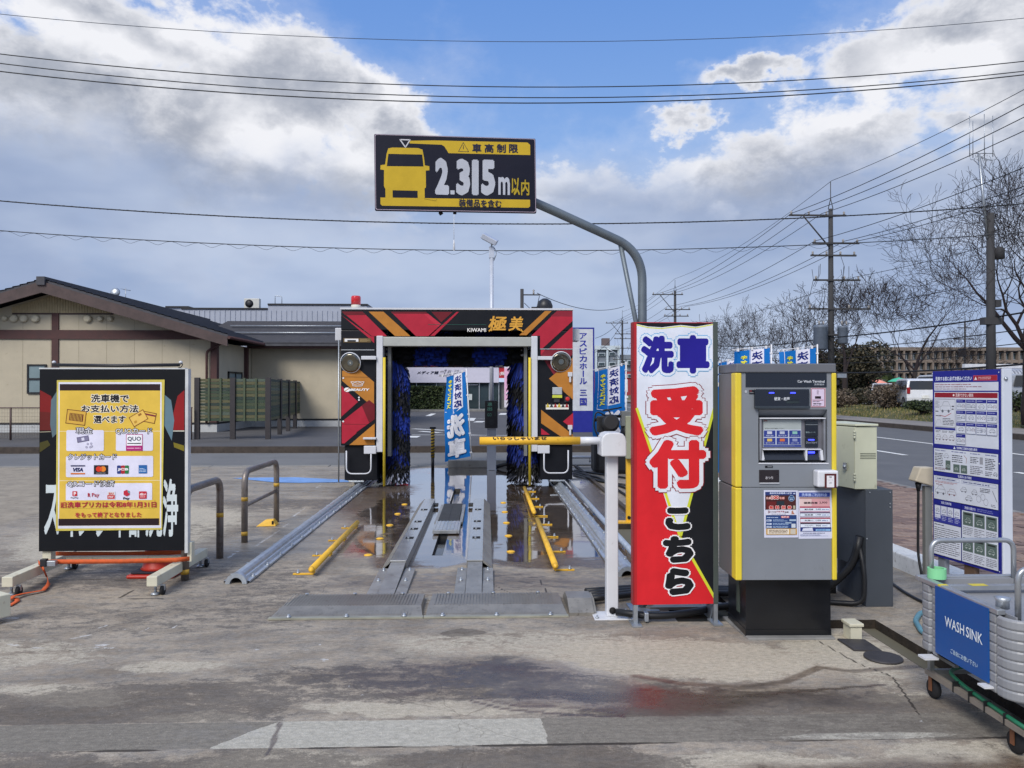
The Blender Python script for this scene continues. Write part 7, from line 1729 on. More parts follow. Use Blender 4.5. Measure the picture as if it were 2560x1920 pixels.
MB().box((-.04, -.02, -.022), (.04, .02, .022)).build('ratchet', steelw, os_, loc=(lx(127, 6.22), 6.24, zs1 - .008), bevel=.004); MB().box((-.028, -.03, -.03), (.02, .01, .03)).build('ratchet_handle', blackp, os_, loc=(lx(112, 6.22), 6.24, zs1 - .0), bevel=.004)
# traffic cone behind the board
tc_ = thing('traffic_cone', 'red orange traffic cone standing behind the foot of the rolling board', 'traffic cone', (lx(398, 6.6), 6.61, 0)); cn = mat('cone_red', C(204, 58, 40), .45, var=.06)
MB().prism([(-.19, -.19), (.19, -.19), (.19, .19), (-.19, .19)], .0, .03).build('base', cn, tc_, bevel=.012); MB().prism([(-.165, -.165), (.165, -.165), (.165, .165), (-.165, .165)], .031, .05).build('weight', mat('cone_weight', C(38, 34, 46), .7), tc_, bevel=.012); MB().lathe([(.145, .051), (.13, .07), (.07, .45), (.035, .68), (.025, .69)], n=24, m=cn).build('cone', cn, tc_)
# hoop bollards
hb_ = mat('bollard_steel', C(136, 128, 122), .42, metal=.55, var=.16, scale=6, dirt=.5, dirtc=C(92, 70, 52)); ytp = mat('worn_yellow_tape', C(190, 150, 50), .6, var=.2, scale=30, dirt=.3, dirtc=C(110, 100, 80))
def hoop(x, y0, y1, h, mid, label, bands):
    t = thing('hoop_bollard', label, 'hoop bollard', (x, y0, 0), 0, 'steel hoop bollards'); L = y1 - y0
    MB().tube(bend([(0, 0, 0), (0, 0, h), (0, L, h), (0, L, 0)], .14, 8), .032, 14, hb_).build('hoop', hb_, t)
    if mid: MB().tube([(0, .03, mid), (0, L - .03, mid)], .02, 10, hb_).build('mid_rail', hb_, t)
    for (y, z, hh) in bands: MB().tube([(0, y, z), (0, y, z + hh)], .0328, 14, ytp).build('yellow_band', ytp, t)
hoop(-2.455, 6.37, 7.19, .73, 0, 'nearer bare steel hoop bollard next to the rolling sign board', ((0, .36, .05), (0, .05, .04), (L_ := .82, .38, .04)))
hoop(-2.46, 7.93, 9.12, .72, .37, 'further steel hoop bollard with a middle rail', ((0, .42, .04), (0, .07, .04), (1.19, .42, .04)))
yb = thing('yellow_rubber_stop', 'small yellow rubber wedge on the ground beside the further hoop bollard', 'wheel stop', (lx(667, 8.85), 8.87, 0), R(8)); q = MB(); q.add([(-.12, -.03, 0), (.1, -.03, 0), (.12, .12, 0), (-.08, .12, 0), (-.02, .0, .07), (.07, .0, .075), (.08, .08, .07), (.0, .08, .07)], [(0, 3, 2, 1), (0, 1, 5, 4), (1, 2, 6, 5), (2, 3, 7, 6), (3, 0, 4, 7), (4, 5, 6, 7)]); q.build('wedge', yel, yb, bevel=.006)
MB().box((.055, -.025, .02), (.075, -.012, .06)).build('slot', hole, yb)
# ================================================================== payment terminal
YK = 4.70; kx0 = lx(1964, YK)
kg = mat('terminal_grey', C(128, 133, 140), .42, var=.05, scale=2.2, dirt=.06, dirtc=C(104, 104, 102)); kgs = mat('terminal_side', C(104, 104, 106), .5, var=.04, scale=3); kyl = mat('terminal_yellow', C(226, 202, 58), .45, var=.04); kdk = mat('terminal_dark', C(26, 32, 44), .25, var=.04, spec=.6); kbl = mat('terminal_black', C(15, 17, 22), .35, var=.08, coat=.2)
kwh = mat('terminal_white', C(216, 218, 224), .35, var=.03)
kt = thing('payment_terminal', 'tall grey car wash payment terminal with yellow edge strips on a black plinth', 'payment terminal', (kx0, YK, 0), R(-1.2))
def kf(x, y): return (lx(1780 + x / 4.608, YK) - kx0, lz(860 + y / 4.608, YK))
def kbox(n, x0, y0, x1, y1, d0, d1, m_, par=None, **k): a_ = kf(x0, y1); b_ = kf(x1, y0); return MB().box((a_[0], d0, a_[1]), (b_[0], d1, b_[1])).build(n, m_, par or kt, **k)
XL, XR = lx(1838, YK) - kx0, lx(2089, YK) - kx0; ZT, ZS, ZB = lz(908, YK), lz(1221, YK), lz(1455, YK)
# carcass behind the front, chamfered at its far edges, in two stacked casings
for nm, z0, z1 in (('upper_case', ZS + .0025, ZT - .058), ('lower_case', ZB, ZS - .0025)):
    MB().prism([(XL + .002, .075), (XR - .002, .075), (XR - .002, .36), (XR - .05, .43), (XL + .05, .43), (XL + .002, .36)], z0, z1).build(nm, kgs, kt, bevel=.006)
tc2 = MB(); tc2.prism([(XL + .006, -.012), (XR - .004, -.012), (XR - .004, .38), (XR - .05, .45), (XL + .05, .45), (XL + .006, .38)], ZT - .056, ZT); tc2.build('top_cap', mat('terminal_cap', C(104, 106, 112), .45, var=.03), kt, bevel=.006)
# front skin: four pieces round the screen recess, and the lower door
hx0, hy1 = kf(535, 1392); hx1, hy0 = kf(1322, 757); fx0, fx1 = XL + .041, XR - .030
MB().box((fx0, 0, hy0), (fx1, .075, ZT - .057)).box((fx0, 0, hy1), (hx0, .075, hy0 - .0001)).box((hx1, 0, hy1), (fx1, .075, hy0 - .0001)).box((fx0, 0, ZS + .002), (fx1, .075, hy1 - .0001)).build('front_panel', kg, kt)
MB().box((fx0, 0, ZB), (fx1, .075, ZS - .002)).build('front_door', kg, kt, bevel=.002)
for nm, x0, x1 in (('a', XL, XL + .040), ('b', XR - .029, XR)):
    for z0, z1 in ((ZS + .002, ZT - .058), (ZB, ZS - .002)): MB().box((x0, -.010, z0), (x1, .08, z1)).build('yellow_strip', kyl, kt, bevel=.007)
# recess
kbox('recess_back', 540, 760, 1318, 1388, .066, .074, kg); 
a_ = kf(545, 845); b_ = kf(1315, 760); MB().add([(a_[0], .064, a_[1]), (b_[0], .064, a_[1]), (b_[0], .001, b_[1]), (a_[0], .001, b_[1]), ], [(0, 1, 2, 3)]).build('hood_slope', kg, kt)
kbox('screen_surround', 545, 845, 1318, 1375, .045, .064, kbl); kbox('bezel_top', 552, 853, 1306, 866, .0, .044, kwh); kbox('bezel_side', 552, 868, 575, 1350, .005, .044, mat('bezel_grey', C(150, 152, 158), .35, metal=.4)); kbox('bezel_side', 1285, 868, 1306, 1350, .005, .044, mat('bezel_grey', C(150, 152, 158), .35))
kbox('screen_panel', 577, 868, 1283, 1218, .030, .044, mat('bezel_mid', C(112, 112, 120), .4)); kbox('shelf_edge', 585, 1216, 1255, 1228, .0, .044, kwh)
for i, (x0, x1) in enumerate(((577, 612), (1240, 1283))):
    A = kf(x0, 1230); B = kf(x1, 1350); pts_ = [(A[0] + .004, A[1]), (A[0] + .006, A[1])] 
    if i == 0: MB().prism([(A[0], B[1]), (B[0], B[1]), (A[0] + .006, A[1])], .004, .044, axis='y').build('cheek', kwh, kt)
    else: MB().prism([(A[0] + .008, B[1]), (B[0], B[1]), (B[0] - .006, A[1]), (A[0], A[1])], .004, .044, axis='y').build('cheek', kwh, kt)
a_ = kf(600, 1345); b_ = kf(1072, 1232); MB().add([(a_[0], .002, a_[1]), (b_[0], .002, a_[1]), (b_[0], .04, b_[1]), (a_[0], .04, b_[1])], [(0, 1, 2, 3)]).build('keypad_slope', kdk, kt); kbox('divider', 1074, 1232, 1094, 1350, .0, .044, kwh)
a_ = kf(1096, 1345); b_ = kf(1236, 1232); MB().add([(a_[0], .002, a_[1]), (b_[0], .002, a_[1]), (b_[0], .04, b_[1]), (a_[0], .04, b_[1])], [(0, 1, 2, 3)]).build('card_slope', kdk, kt)
kbox('recess_lip', 535, 1380, 1335, 1392, -.004, .045, kwh); kbox('receipt_slot', 1085, 888, 1230, 1072, .018, .029, kdk, bevel=.002); kbox('prepaid_slot', 1085, 1084, 1230, 1200, .018, .029, kdk, bevel=.002)
kbox('header_panel', 390, 322, 1315, 496, -.003, -.0002, kdk)
for x, w_ in ((490, 0),): kbox('coin_unit', 483, 520, 1104, 742, -.022, -.0002, kdk, bevel=.004)
kbox('coin_unit_lip', 480, 716, 1108, 745, -.030, -.0225, mat('terminal_lip', C(52, 60, 68), .35), bevel=.002)
led = mat('led_blue', C(60, 70, 255), .3, emit=C(50, 60, 255), estr=3.0)
for x0, y0, x1, y1, d in ((644, 556, 700, 570, -.026), (888, 556, 944, 570, -.026), (1118, 1106, 1184, 1120, .014), (1115, 1248, 1188, 1270, .012)): kbox('blue_led', x0, y0, x1, y1, d, d + .004, led)
kbox('slot_mouth', 610, 1410, 698, 1437, -.002, -.0002, kbl); kbox('change_tray', 541, 1460, 770, 1608, -.003, -.0002, mat('tray_brown', C(40, 34, 38), .3), bevel=.001); kbox('tray_lip', 545, 1609, 770, 1618, -.008, -.0002, kwh)
rb_ = kbox('receipt_box', 1155, 1455, 1392, 1648, -.075, -.0002, kwh, bevel=.010); kbox('receipt_frame', 1232, 1490, 1360, 1655, -.080, -.0755, mat('frame_maroon', C(82, 26, 28), .4), rb_)
# print on the front
q = Print(.0001, .0032)
def kt_(t_, x0, y0, x1, y1, c, b_=.02): a_ = kf(x0, y1); d_ = kf(x1, y0); q.text(t_, a_[0], a_[1], d_[0], d_[1], c, b_)
def kr(x0, y0, x1, y1, c): a_ = kf(x0, y1); b_ = kf(x1, y0); q.rect(a_[0], a_[1], b_[0], b_[1], c)
kt_('Car Wash Terminal', 982, 415, 1290, 444, 'd0d4da', .02); kt_('洗車端末', 1172, 453, 1288, 476, 'a8aeb6', .02)
a_ = kf(392, 550); q.disc(a_[0], a_[1], .0068 * 1.05, 'e6e8ee', 20); kr(380, 545, 404, 558, '8a909a'); kr(428, 528, 482, 576, '22242c'); kr(434, 538, 460, 545, 'a03c40'); kr(434, 556, 478, 561, '8c8c90'); kr(400, 252, 545, 269, 'a4a6aa'); kr(404, 256, 541, 265, '75777c')
kr(1135, 507, 1300, 730, 'e4b8c4'); kr(1139, 513, 1292, 724, '7a4450'); kr(1144, 520, 1286, 718, 'dccce2'); a_ = kf(1200, 582); b_ = kf(1226, 530); q.lines(a_[0], a_[1], b_[0], b_[1], 5, '5c4c60', .5, 4); kr(1180, 602, 1248, 632, '2a2028'); kr(1152, 644, 1276, 652, '8c4450')
a_ = kf(1152, 672); b_ = kf(1278, 660); q.lines(a_[0], a_[1], b_[0], b_[1], 1, '3c2c3c', .8, 2); a_ = kf(1160, 700); b_ = kf(1268, 682); q.lines(a_[0], a_[1], b_[0], b_[1], 1, '1c1c2c', .8, 3); a_ = kf(1156, 716); b_ = kf(1272, 706); q.lines(a_[0], a_[1], b_[0], b_[1], 1, '4c3c4c', .5, 5)
kt_('おつり', 612, 1535, 698, 1568, 'c8c4c8', .02); kr(636, 1419, 686, 1428, '8a8e94')
q.build('print', kt)
q = Print(.0003, .0232); kt_('硬貨・紙幣', 702, 612, 880, 652, 'd4d8de', .02); kr(840, 660, 985, 684, '323c40'); kr(852, 640, 988, 652, '262e34'); q.build('coin_unit_print', kt)
q = Print(.0004, -.0175)
scr = mat('screen_lit', C(196, 202, 204), .2, emit=C(180, 188, 194), estr=.22)
a_ = kf(608, 1200); b_ = kf(1045, 880); MB().box((a_[0], .0265, a_[1]), (b_[0], .0299, b_[1])).build('screen', mat('screen_glass', C(150, 158, 160), .12, emit=C(150, 160, 166), estr=.10), kt)
q = Print(.00008, -.0262)
kr(612, 884, 1042, 994, 'a8b0b0'); kr(612, 994, 1042, 1170, 'c4ccdc'); kr(612, 1172, 1042, 1198, '3c4a8c'); kr(612, 884, 655, 898, '8a5a5a'); 
for j in range(2):
    for i in range(3):
        x0 = 612 + i * 145; y0 = 1004 + j * 86; kr(x0 + 3, y0, x0 + 135, y0 + 76, '34428a'); kr(x0 + 40, y0 + 10, x0 + 96, y0 + 42, ('c4c8d4', 'b4bccc', '8cc0b4', 'd4b45c', 'd0703c', '8c94b8')[j * 3 + i]); kt_(('現金', '電子決済', 'クレジット', '割引カード', 'クオカード', 'QRコード決済')[j * 3 + i], x0 + 24, y0 + 52, x0 + 116, y0 + 68, 'ccd2e4', .0)
kt_('お支払い方法を選択して下さい', 628, 974, 850, 988, '3a3e44', .0); a_ = kf(620, 1190); b_ = kf(1010, 1180); q.lines(a_[0], a_[1], b_[0], b_[1], 1, '8a94bc', .5, 7)
q.build('screen_print', kt)
q = Print(.0003, -.0172); kt_('領収レシート', 1088, 1015, 1200, 1034, '9cb0b4', .0); kr(1088, 930, 1226, 940, '6a7076'); kr(1092, 908, 1222, 912, '3a444c'); kt_('プリペイドカード', 1092, 1132, 1220, 1160, 'c8ccd4', .0); q.build('slot_print', kt)
q = Print(.0003, -.009)
kt_('カード', 1128, 1276, 1208, 1302, 'd0d4e0', .02); kt_('顔写真', 792, 1318, 888, 1340, '9ca0a8', .02); kr(784, 1246, 890, 1312, '3c4652'); kr(1004, 1300, 1056, 1317, 'e4e8f0'); kr(1012, 1270, 1042, 1280, '8a90a0')
a0 = kf(600, 1345)[1]; a1 = kf(600, 1232)[1]
q.build('slope_print', kt, fn=lambda x, d, h: (x, .002 + (h - a0) / (a1 - a0) * .038 - .0012 + (d + .009) * 1.0, h))
q = Print(.0004, .0805); kr(1252, 1512, 1335, 1645, 'e4e2e6'); kt_('不要', 1276, 1520, 1306, 1538, '2c2c30', .02); kt_('レシート', 1266, 1556, 1322, 1566, '5c5c64', .0); kt_('入れ', 1280, 1584, 1306, 1602, '3c3c44', .02); q.build('receipt_label', kt)
# two notices on the lower door
def nf(x, y): return (lx(1840 + x / 7.9, YK) - kx0, lz(1200 + y / 7.9, YK))
def notice(name, corners, fn, label):
    t = thing(name, label, 'notice', (kx0, YK, 0), R(-1.2)); c_ = [nf(*p) for p in corners]
    MB().prism(c_[::-1], -.0016, -.0009, axis='y').build('paper', mat('notice_paper', C(214, 216, 234), .35, var=.03), t)
    q = Print(.00003, .0017); R_ = lambda x0, y0, x1, y1, c: q.rect(*nf(x0, y1), *nf(x1, y0), c); T_ = lambda s_, x0, y0, x1, y1, c, b_=.03, ol=None: q.text(s_, *nf(x0, y1), *nf(x1, y0), c, b_, outline=ol); L_2 = lambda x0, y0, x1, y1, n, c, sd=1, f_=.6: q.lines(*nf(x0, y1), *nf(x1, y0), n, c, f_, sd)
    D_ = lambda x, y, r, c: q.disc(*nf(x, y), r / 7.9 * YK / FPX, c); fn(q, R_, T_, L_2, D_); q.build('print', t); return t
def n1(q, R_, T_, L2, D_):
    R_(572, 255, 1176, 612, '4a2626'); R_(572, 255, 1176, 322, '2c3a70'); T_('最新型洗車機導入記念', 660, 264, 1096, 300, 'd4dcf0', .02); R_(1120, 278, 1160, 300, 'c0c8dc'); R_(572, 322, 1176, 340, '3a2a34')
    R_(800, 440, 945, 520, '26343c'); R_(600, 450, 780, 600, '6a2626'); R_(1120, 530, 1160, 600, 'b0ac98')
    T_('先着', 590, 355, 685, 405, 'e8c8bc', .03, [(.1, '8c3030')]); T_('100', 692, 332, 838, 405, 'c03a34', .06, [(.13, 'f4ece8')]); T_('名様', 850, 355, 950, 405, 'e8b0a4', .03, [(.1, '8c3030')]); D_(1086, 385, 62, '9ab4cc'); D_(1086, 385, 54, '2a4c78'); T_('今だけ', 1040, 362, 1132, 382, 'c8dcf0', .02); T_('限定', 1056, 392, 1116, 416, 'c8dcf0', .03)
    for i, c_ in enumerate('無料招待'): T_(c_, 650 + i * 118, 530, 728 + i * 118, 600, 'c84038', .05, [(.12, 'f2dcd8')])
    R_(578, 614, 1176, 716, 'dcdce8'); T_('3', 620, 628, 658, 682, '6a2028', .05); T_('月中毎週', 664, 640, 780, 670, '3c3040', .03); T_('ドキドキ', 790, 628, 940, 672, '8c2430', .05); T_('抽選!', 944, 642, 1030, 676, '4c3040', .03); L2(690, 688, 1000, 706, 1, '5c5468', 3)
    q.poly([nf(1080, 700), nf(1085, 640), nf(1110, 620), nf(1118, 660), nf(1145, 700)][::-1], 'b87c64'); R_(580, 720, 1180, 980, '2a4478'); L2(596, 752, 840, 778, 1, 'b8c8e0', 4); R_(876, 734, 1040, 776, 'a83c44'); T_('無料券', 884, 738, 1034, 772, 'f0d0d0', .03)
    for k, y in enumerate((806, 876, 936)): R_(592, y, 692, y + 36, 'c4d0e4'); L2(600, y + 8, 686, y + 28, 1, '2c406c', 5 + k); L2(716, y - 6, 1030, y + 40, 2, '98b0d0', 8 + k)
    R_(1040, 802, 1170, 836, 'a8bcd0'); R_(1080, 890, 1160, 970, 'c8d0d8'); R_(960, 862, 1080, 882, 'a8bcd0'); R_(586, 986, 1186, 1106, 'c49a4c'); R_(612, 996, 1036, 1096, 'e4d8c4'); L2(640, 1006, 1010, 1086, 3, '6a5440', 12); R_(1058, 996, 1160, 1096, 'c8c0b0')
def n2(q, R_, T_, L2, D_):
    R_(1232, 268, 1838, 356, '34489a'); T_('洗車機ご利用料金', 1286, 284, 1786, 346, 'b4c4ec', .03); R_(1240, 358, 1834, 392, 'a08884'); R_(1244, 392, 1836, 548, 'd8a0a4'); R_(1244, 400, 1480, 540, 'e4c8c4'); T_('極美洗車', 1325, 455, 1600, 500, '3a2830', .04); T_('2,900', 1630, 450, 1786, 498, '5c3c44', .03)
    for k, (y, c_, nm, p_) in enumerate(((576, 'b02c40', '撥水洗車', '2,400'), (686, '5c3c5c', '泡洗車', '1,900'), (796, 'a03440', '水洗い', '1,400'), (900, '3c2838', 'シャンプー', '900'))):
        R_(1246 + k * 3, y - 26, 1838 + k * 3, y + 72, c_); R_(1252 + k * 3, y, 1832 + k * 3, y + 62, 'dce4f0'); T_(nm, 1340, y + 16, 1510, y + 46, '34343c', .04); T_(p_, 1560, y + 14, 1662, y + 46, '44485c', .03); L2(1680, y + 18, 1826, y + 48, 1, '7c88b0', k + 3)
    R_(1256, 966, 1860, 1046, '2a3878'); q.poly([nf(1290, 1036), nf(1310, 984), nf(1490, 970), nf(1510, 1036)], 'd8dcec'); R_(1556, 998, 1846, 1036, '8cb8e0'); L2(1580, 1006, 1830, 1030, 1, '2c4878', 6); L2(1314, 1068, 1790, 1090, 1, '3c4468', 7); L2(1256, 1100, 1836, 1142, 3, '8088a8', 8, .4)
notice('campaign_notice', [(545, 222), (1212, 228), (1220, 1166), (552, 1168)], n1, 'dark red and blue campaign notice sheet taped low on the terminal, reading 100')
notice('price_notice', [(1220, 238), (1866, 228), (1896, 1188), (1226, 1192)], n2, 'lavender price list sheet taped beside the campaign notice on the terminal')
# plinth
b0_, b1_ = lx(1863, 4.78) - kx0, lx(2073, 4.78) - kx0
MB().box((b0_, .08, .05), (b1_, .45, ZB - .002)).box((b0_ - .003, .077, .0), (b1_ + .003, .453, .0495)).build('plinth', kbl, kt)
MB().box((b0_ - .0035, .2, .12), (b0_ - .0005, .26, ZB - .05)).build('plinth_seam', mat('seam_green', C(70, 84, 76), .5), kt)
struct('terminal_footing', MB().prism([(kx0 + b0_ - .0, YK + .03), (kx0 + b1_ + .01, YK + .02), (kx0 + b1_ + .02, YK + .5), (kx0 + b0_ - .02, YK + .5)], -.05, .012), conc_g, bevel=.008)
cb2 = thing('small_cream_junction_cap', 'small cream capped box on the floor between terminal plinth and floor cover', 'junction box', (lx(2084, 5.0), 4.86 - .16, 0)); MB().box((-.035, 0, 0), (.035, .1, .085)).build('box', cream, cb2); MB().box((-.045, -.01, .0855), (.045, .11, .105)).build('cap', cream, cb2, bevel=.004)

# ------------------------------------------------------------------ cabinets beside the terminal
olive = mat('cabinet_cream', C(196, 199, 176), .5, var=.05, scale=4, dirt=.1, dirtc=C(140, 140, 116)); dgy = mat('cabinet_dark', C(68, 74, 82), .6, var=.06, scale=3, dirt=.12, dirtc=C(50, 54, 58))
YC1 = 5.42; 
dc_ = thing('dark_grey_cabinet', 'dark grey metal cabinet with a slanting open side under the cream electrical box', 'cabinet', (lx(2163, YC1), YC1, 0), R(0))
wr2 = lx(2231, YC1) - lx(2163, YC1); zt4 = lz(1228, YC1)
MB().box((0, 0, 0), (wr2, .45, zt4)).build('main_case', dgy, dc_, bevel=.003)
ml = lx(2088, 5.72) - lx(2163, YC1); MB().prism([(.0015, .02), (.0015, .45), (0, .45)], 0, .001).build('seam', dgy, dc_) if False else None
zl0 = lz(1398, 5.74); zl1 = lz(1430, YC1); zt5b = zt4 - .01
MB().add([(-.001, .01, zl1), (-.001, .01, zt5b), (ml, .32, zt5b), (ml, .32, zl0), (-.001, .03, zl1), (-.001, .03, zt5b), (ml, .34, zt5b), (ml, .34, zl0)], [(0, 1, 2, 3), (7, 6, 5, 4), (0, 4, 5, 1), (1, 5, 6, 2), (2, 6, 7, 3), (3, 7, 4, 0)]).build('side_skirt', dgy, dc_)
for x, z in ((.03, zt4 - .02), (wr2 - .02, zt4 - .02), (wr2 - .02, zt4 - .1), (wr2 - .02, zt4 - .125), (.008, zt4 - .35)): MB().lathe([(.006, 0), (.004, .004)], (0, 0, 0), 8, steelw, Matrix.Rotation(R(90), 4, 'X')).build('screw', steelw, dc_, loc=(x, -.0005, z))
MB().box((-.42, .36, .0), (-.05, .42, .5)).build('inner_sheet', hose, dc_); 
q_ = MB(); q_.tube(bend([(-.42, .2, .02), (-.25, .12, .08), (-.06, .05, .30), (-.03, .03, .50)], .1), .03, 8, hose); q_.tube(bend([(-.45, .12, .02), (-.2, .05, .02), (-.03, -.03, .03), (-.02, -.02, .25), (-.03, .04, .45)], .08), .018, 8, hose); q_.build('hoses', hose, dc_)
cc_ = thing('cream_electrical_cabinet', 'cream green electrical cabinet with side hinges and vent lines on the dark grey cabinet', 'electrical cabinet', (lx(2136, 5.44), 5.44, zt4), R(0))
wA = lx(2192, 5.44) - lx(2136, 5.44); zt6 = lz(1066, 5.44) - zt4; zt7 = zt6 + .0
MB().prism([(0, .0), (wA, .0), (wA, .5), (-.0, .5)], .001, lz(1069, 5.44) - zt4).build('side_case', olive, cc_, bevel=.003)
wB = lx(2087, 5.64) - lx(2136, 5.44)
zd = lz(1063, 5.55) - zt4; MB().prism([(-.003, -.002), (-.003, .05), (wB, .24), (wB, .19)], .004, zd - .012).build('door', olive, cc_, bevel=.003)
MB().prism([(.002, -.012), (wA + .006, -.012), (wA + .006, .5), (wB, .5), (wB, .18)], zt6 - .002, zt6 + .014).build('rain_lid', olive, cc_, bevel=.004)
for z in (.06, zt6 - .09): 
    for k in range(3): MB().tube([(-.006, -.012, z + k * .02), (-.006, -.012, z + k * .02 + .016)], .008, 8, olive).build('hinge', olive, cc_)
for k in range(4): MB().box((.04, -.0025, .22 + k * .012), (wA - .01, -.0002, .2235 + k * .012)).build('vent_line', mat('vent_dark', C(96, 100, 86), .6), cc_)
MB().box((-.012, -.02, -.025), (.012, .0, .025)).lathe([(.011, 0), (.011, .012), (.0, .014)], (0, -.02, 0), 10, steelw, Matrix.Rotation(R(90), 4, 'X')).build('lock', steelw, cc_, loc=(wB * .55, .085, .16), rot=(0, 0, R(-38)))

# ------------------------------------------------------------------ instruction board
A = Vector((lx(2332, 5.3), 5.3)); B = Vector((lx(2503, 4.72), 4.72)); Lb = (B - A).length; angb = math.atan2(B.y - A.y, B.x - A.x)
zT, zB = EYE + 53.5 * 4.72 / FPX, EYE - 472 * 4.72 / FPX; Hb = zT - zB
ib = thing('instruction_board', 'upright white and navy instruction board crowded with small diagrams beside the pavement', 'sign board', (A.x, A.y, 0), angb)
ibw = mat('board_white', C(206, 212, 222), .35, var=.03)
MB().box((0, .0, zB), (Lb, .012, zT)).build('panel', ibw, ib); MB().box((Lb - .0, -.0, zB - .32), (Lb + .012, .07, zT + .003)).build('end_post', ibw, ib, bevel=.004); MB().box((.03, .0125, zB - .28), (.09, .05, zT - .03)).build('back_post', mat('post_grey', C(120, 124, 132), .5), ib); MB().box((Lb * .45, .013, zB - .30), (Lb * .6, .05, zB + .1)).build('timber_prop', mat('prop_wood', C(96, 74, 58), .85), ib)
MB().lathe([(.012, 0), (.011, .008), (.0, .011)], (0, 0, 0), 10, steelw, Matrix.Rotation(R(90), 4, 'Y')).build('bolt', steelw, ib, loc=(Lb + .0125, .02, zT - .06))
q = Print(.000025, .0006); NB, RD, GB, GN = '262a88', '94202e', '3c3e48', '5c6c66'
F = lambda x, y: (x * Lb, zT - y * Hb)
def br_(x0, y0, x1, y1, c, same=False): q.rect(*F(x0, y1), *F(x1, y0), c, same)
def bt_(t_, x0, y0, x1, y1, c, b_=.02): q.text(t_, *F(x0, y1), *F(x1, y0), c, b_)
def bl_(x0, y0, x1, y1, n, c, sd=1, f_=.5): q.lines(*F(x0, y1), *F(x1, y0), n, c, f_, sd)
br_(.0, .0, 1, 1, NB); br_(.025, .062, .965, .105, 'd6d8e2'); bt_('洗車する前に必ずお読みください', .045, .03, .60, .053, 'e4e8f4', .03); br_(.62, .028, .95, .055, 'c8505c'); br_(.625, .030, .945, .053, 'a02838'); q.poly([F(.635, .05), F(.675, .05), F(.655, .034)], 'f0e4e0'); bl_(.69, .034, .94, .050, 2, 'e4b4b4')
bl_(.04, .068, .86, .078, 1, 'a06a74', 2); bl_(.04, .08, .8, .09, 1, '9c7480', 3); bl_(.04, .092, .56, .101, 1, '9c8490', 4)
br_(.025, .112, .965, .392, 'd6dae4'); br_(.035, .116, .955, .142, RD); bt_('洗車できない車両', .36, .119, .62, .138, 'f0dcdc', .02); q.disc(*F(.33, .129), .008, 'f0e0e0', 10)
def minicar(x, y, w, h, c):
    q.line([F(x, y + h * .7), F(x, y + h * .45), F(x + w * .18, y + h * .38), F(x + w * .32, y + h * .08), F(x + w * .75, y + h * .08), F(x + w * .95, y + h * .4), F(x + w, y + h * .7), F(x, y + h * .7)], .0018, c); q.line([F(x + w * .25, y + h * .38), F(x + w * .9, y + h * .38)], .0015, c); q.disc(*F(x + w * .22, y + h * .75), h * Hb * .11, c, 8); q.disc(*F(x + w * .78, y + h * .75), h * Hb * .11, c, 8)
br_(.035, .149, .355, .30, '8a8c96'); br_(.04, .152, .35, .297, 'd8dae2'); minicar(.12, .158, .17, .075, '6a6e78'); q.line([F(.12, .238), F(.20, .243), F(.29, .225)], .004, 'b03440'); bl_(.045, .158, .11, .2, 6, '8c8e98', 5); bl_(.045, .21, .11, .222, 1, '3c3c44', 6); bl_(.3, .18, .345, .21, 2, '4c4c58', 7); bl_(.16, .25, .34, .29, 5, '3c3c48', 8); bl_(.05, .235, .15, .245, 1, '4c4c58', 9); q.line([F(.055, .282), F(.07, .262), F(.12, .262), F(.135, .282)], .0015, '8a8c96')
br_(.035, .302, .355, .314, NB); br_(.035, .315, .355, .380, 'd8dae2')
for k in range(3): minicar(.045 + k * .105, .338, .085, .038, '6c5c64'); bl_(.045 + k * .105, .318, .13 + k * .105, .330, 2, '4c4c58', 30 + k)
for r_, (y0, y1) in enumerate(((.151, .203), (.209, .265), (.271, .327), (.331, .384))):
    for c_ in range(4 if r_ < 3 else 1):
        x0 = .372 + c_ * .147; x1 = x0 + .138; br_(x0, y0, x1, y1, '7c80a0'); br_(x0 + .004, y0 + .018, x1 - .004, y1 - .002, 'd8dce6'); br_(x0, y0, x1, y0 + .016, NB); bl_(x0 + .012, y0 + .003, x1 - .012, y0 + .012, 1, 'a0a4d0', r_ * 5 + c_)
        if (r_ + c_) % 3 == 0: minicar(x0 + .012, y0 + .022, .06, .022, '5c6070'); minicar(x0 + .078, y0 + .024, .05, .02, '7c5c68')
        elif (r_ + c_) % 3 == 1: bl_(x0 + .01, y0 + .022, x1 - .05, y1 - .008, 3, '8c90a0', r_ + c_); minicar(x0 + .07, y0 + .024, .06, .022, '5c6070')
        else: minicar(x0 + .03, y0 + .022, .085, .026, '5c6070')
br_(.025, .394, .975, .414, NB); bt_('洗車時に注意が必要な車両', .38, .397, .68, .411, 'e0e4f0', .02); q.poly([F(.33, .411), F(.365, .411), F(.347, .397)], 'e4e8f0')
br_(.025, .416, .965, .538, 'd6dae4'); bl_(.04, .42, .25, .432, 1, '8084a8', 40); bl_(.3, .42, .55, .432, 1, '8084a8', 41); bl_(.58, .42, .76, .432, 1, '8084a8', 42); bl_(.79, .42, .95, .432, 1, '8084a8', 43)
bl_(.04, .438, .17, .51, 8, '3c3c48', 44); minicar(.18, .438, .08, .03, '7c808c'); br_(.21, .475, .285, .525, GN); minicar(.22, .495, .055, .02, 'c8d0cc'); bl_(.04, .516, .28, .53, 2, '6c3440', 45); bl_(.31, .44, .47, .482, 4, '4c4c58', 46); q.line([F(.49, .44), F(.53, .455), F(.52, .48)], .003, 'a06a60')
for x in (.33, .44): br_(x, .49, x + .095, .532, GN); minicar(x + .02, .505, .05, .018, 'c8d0cc')
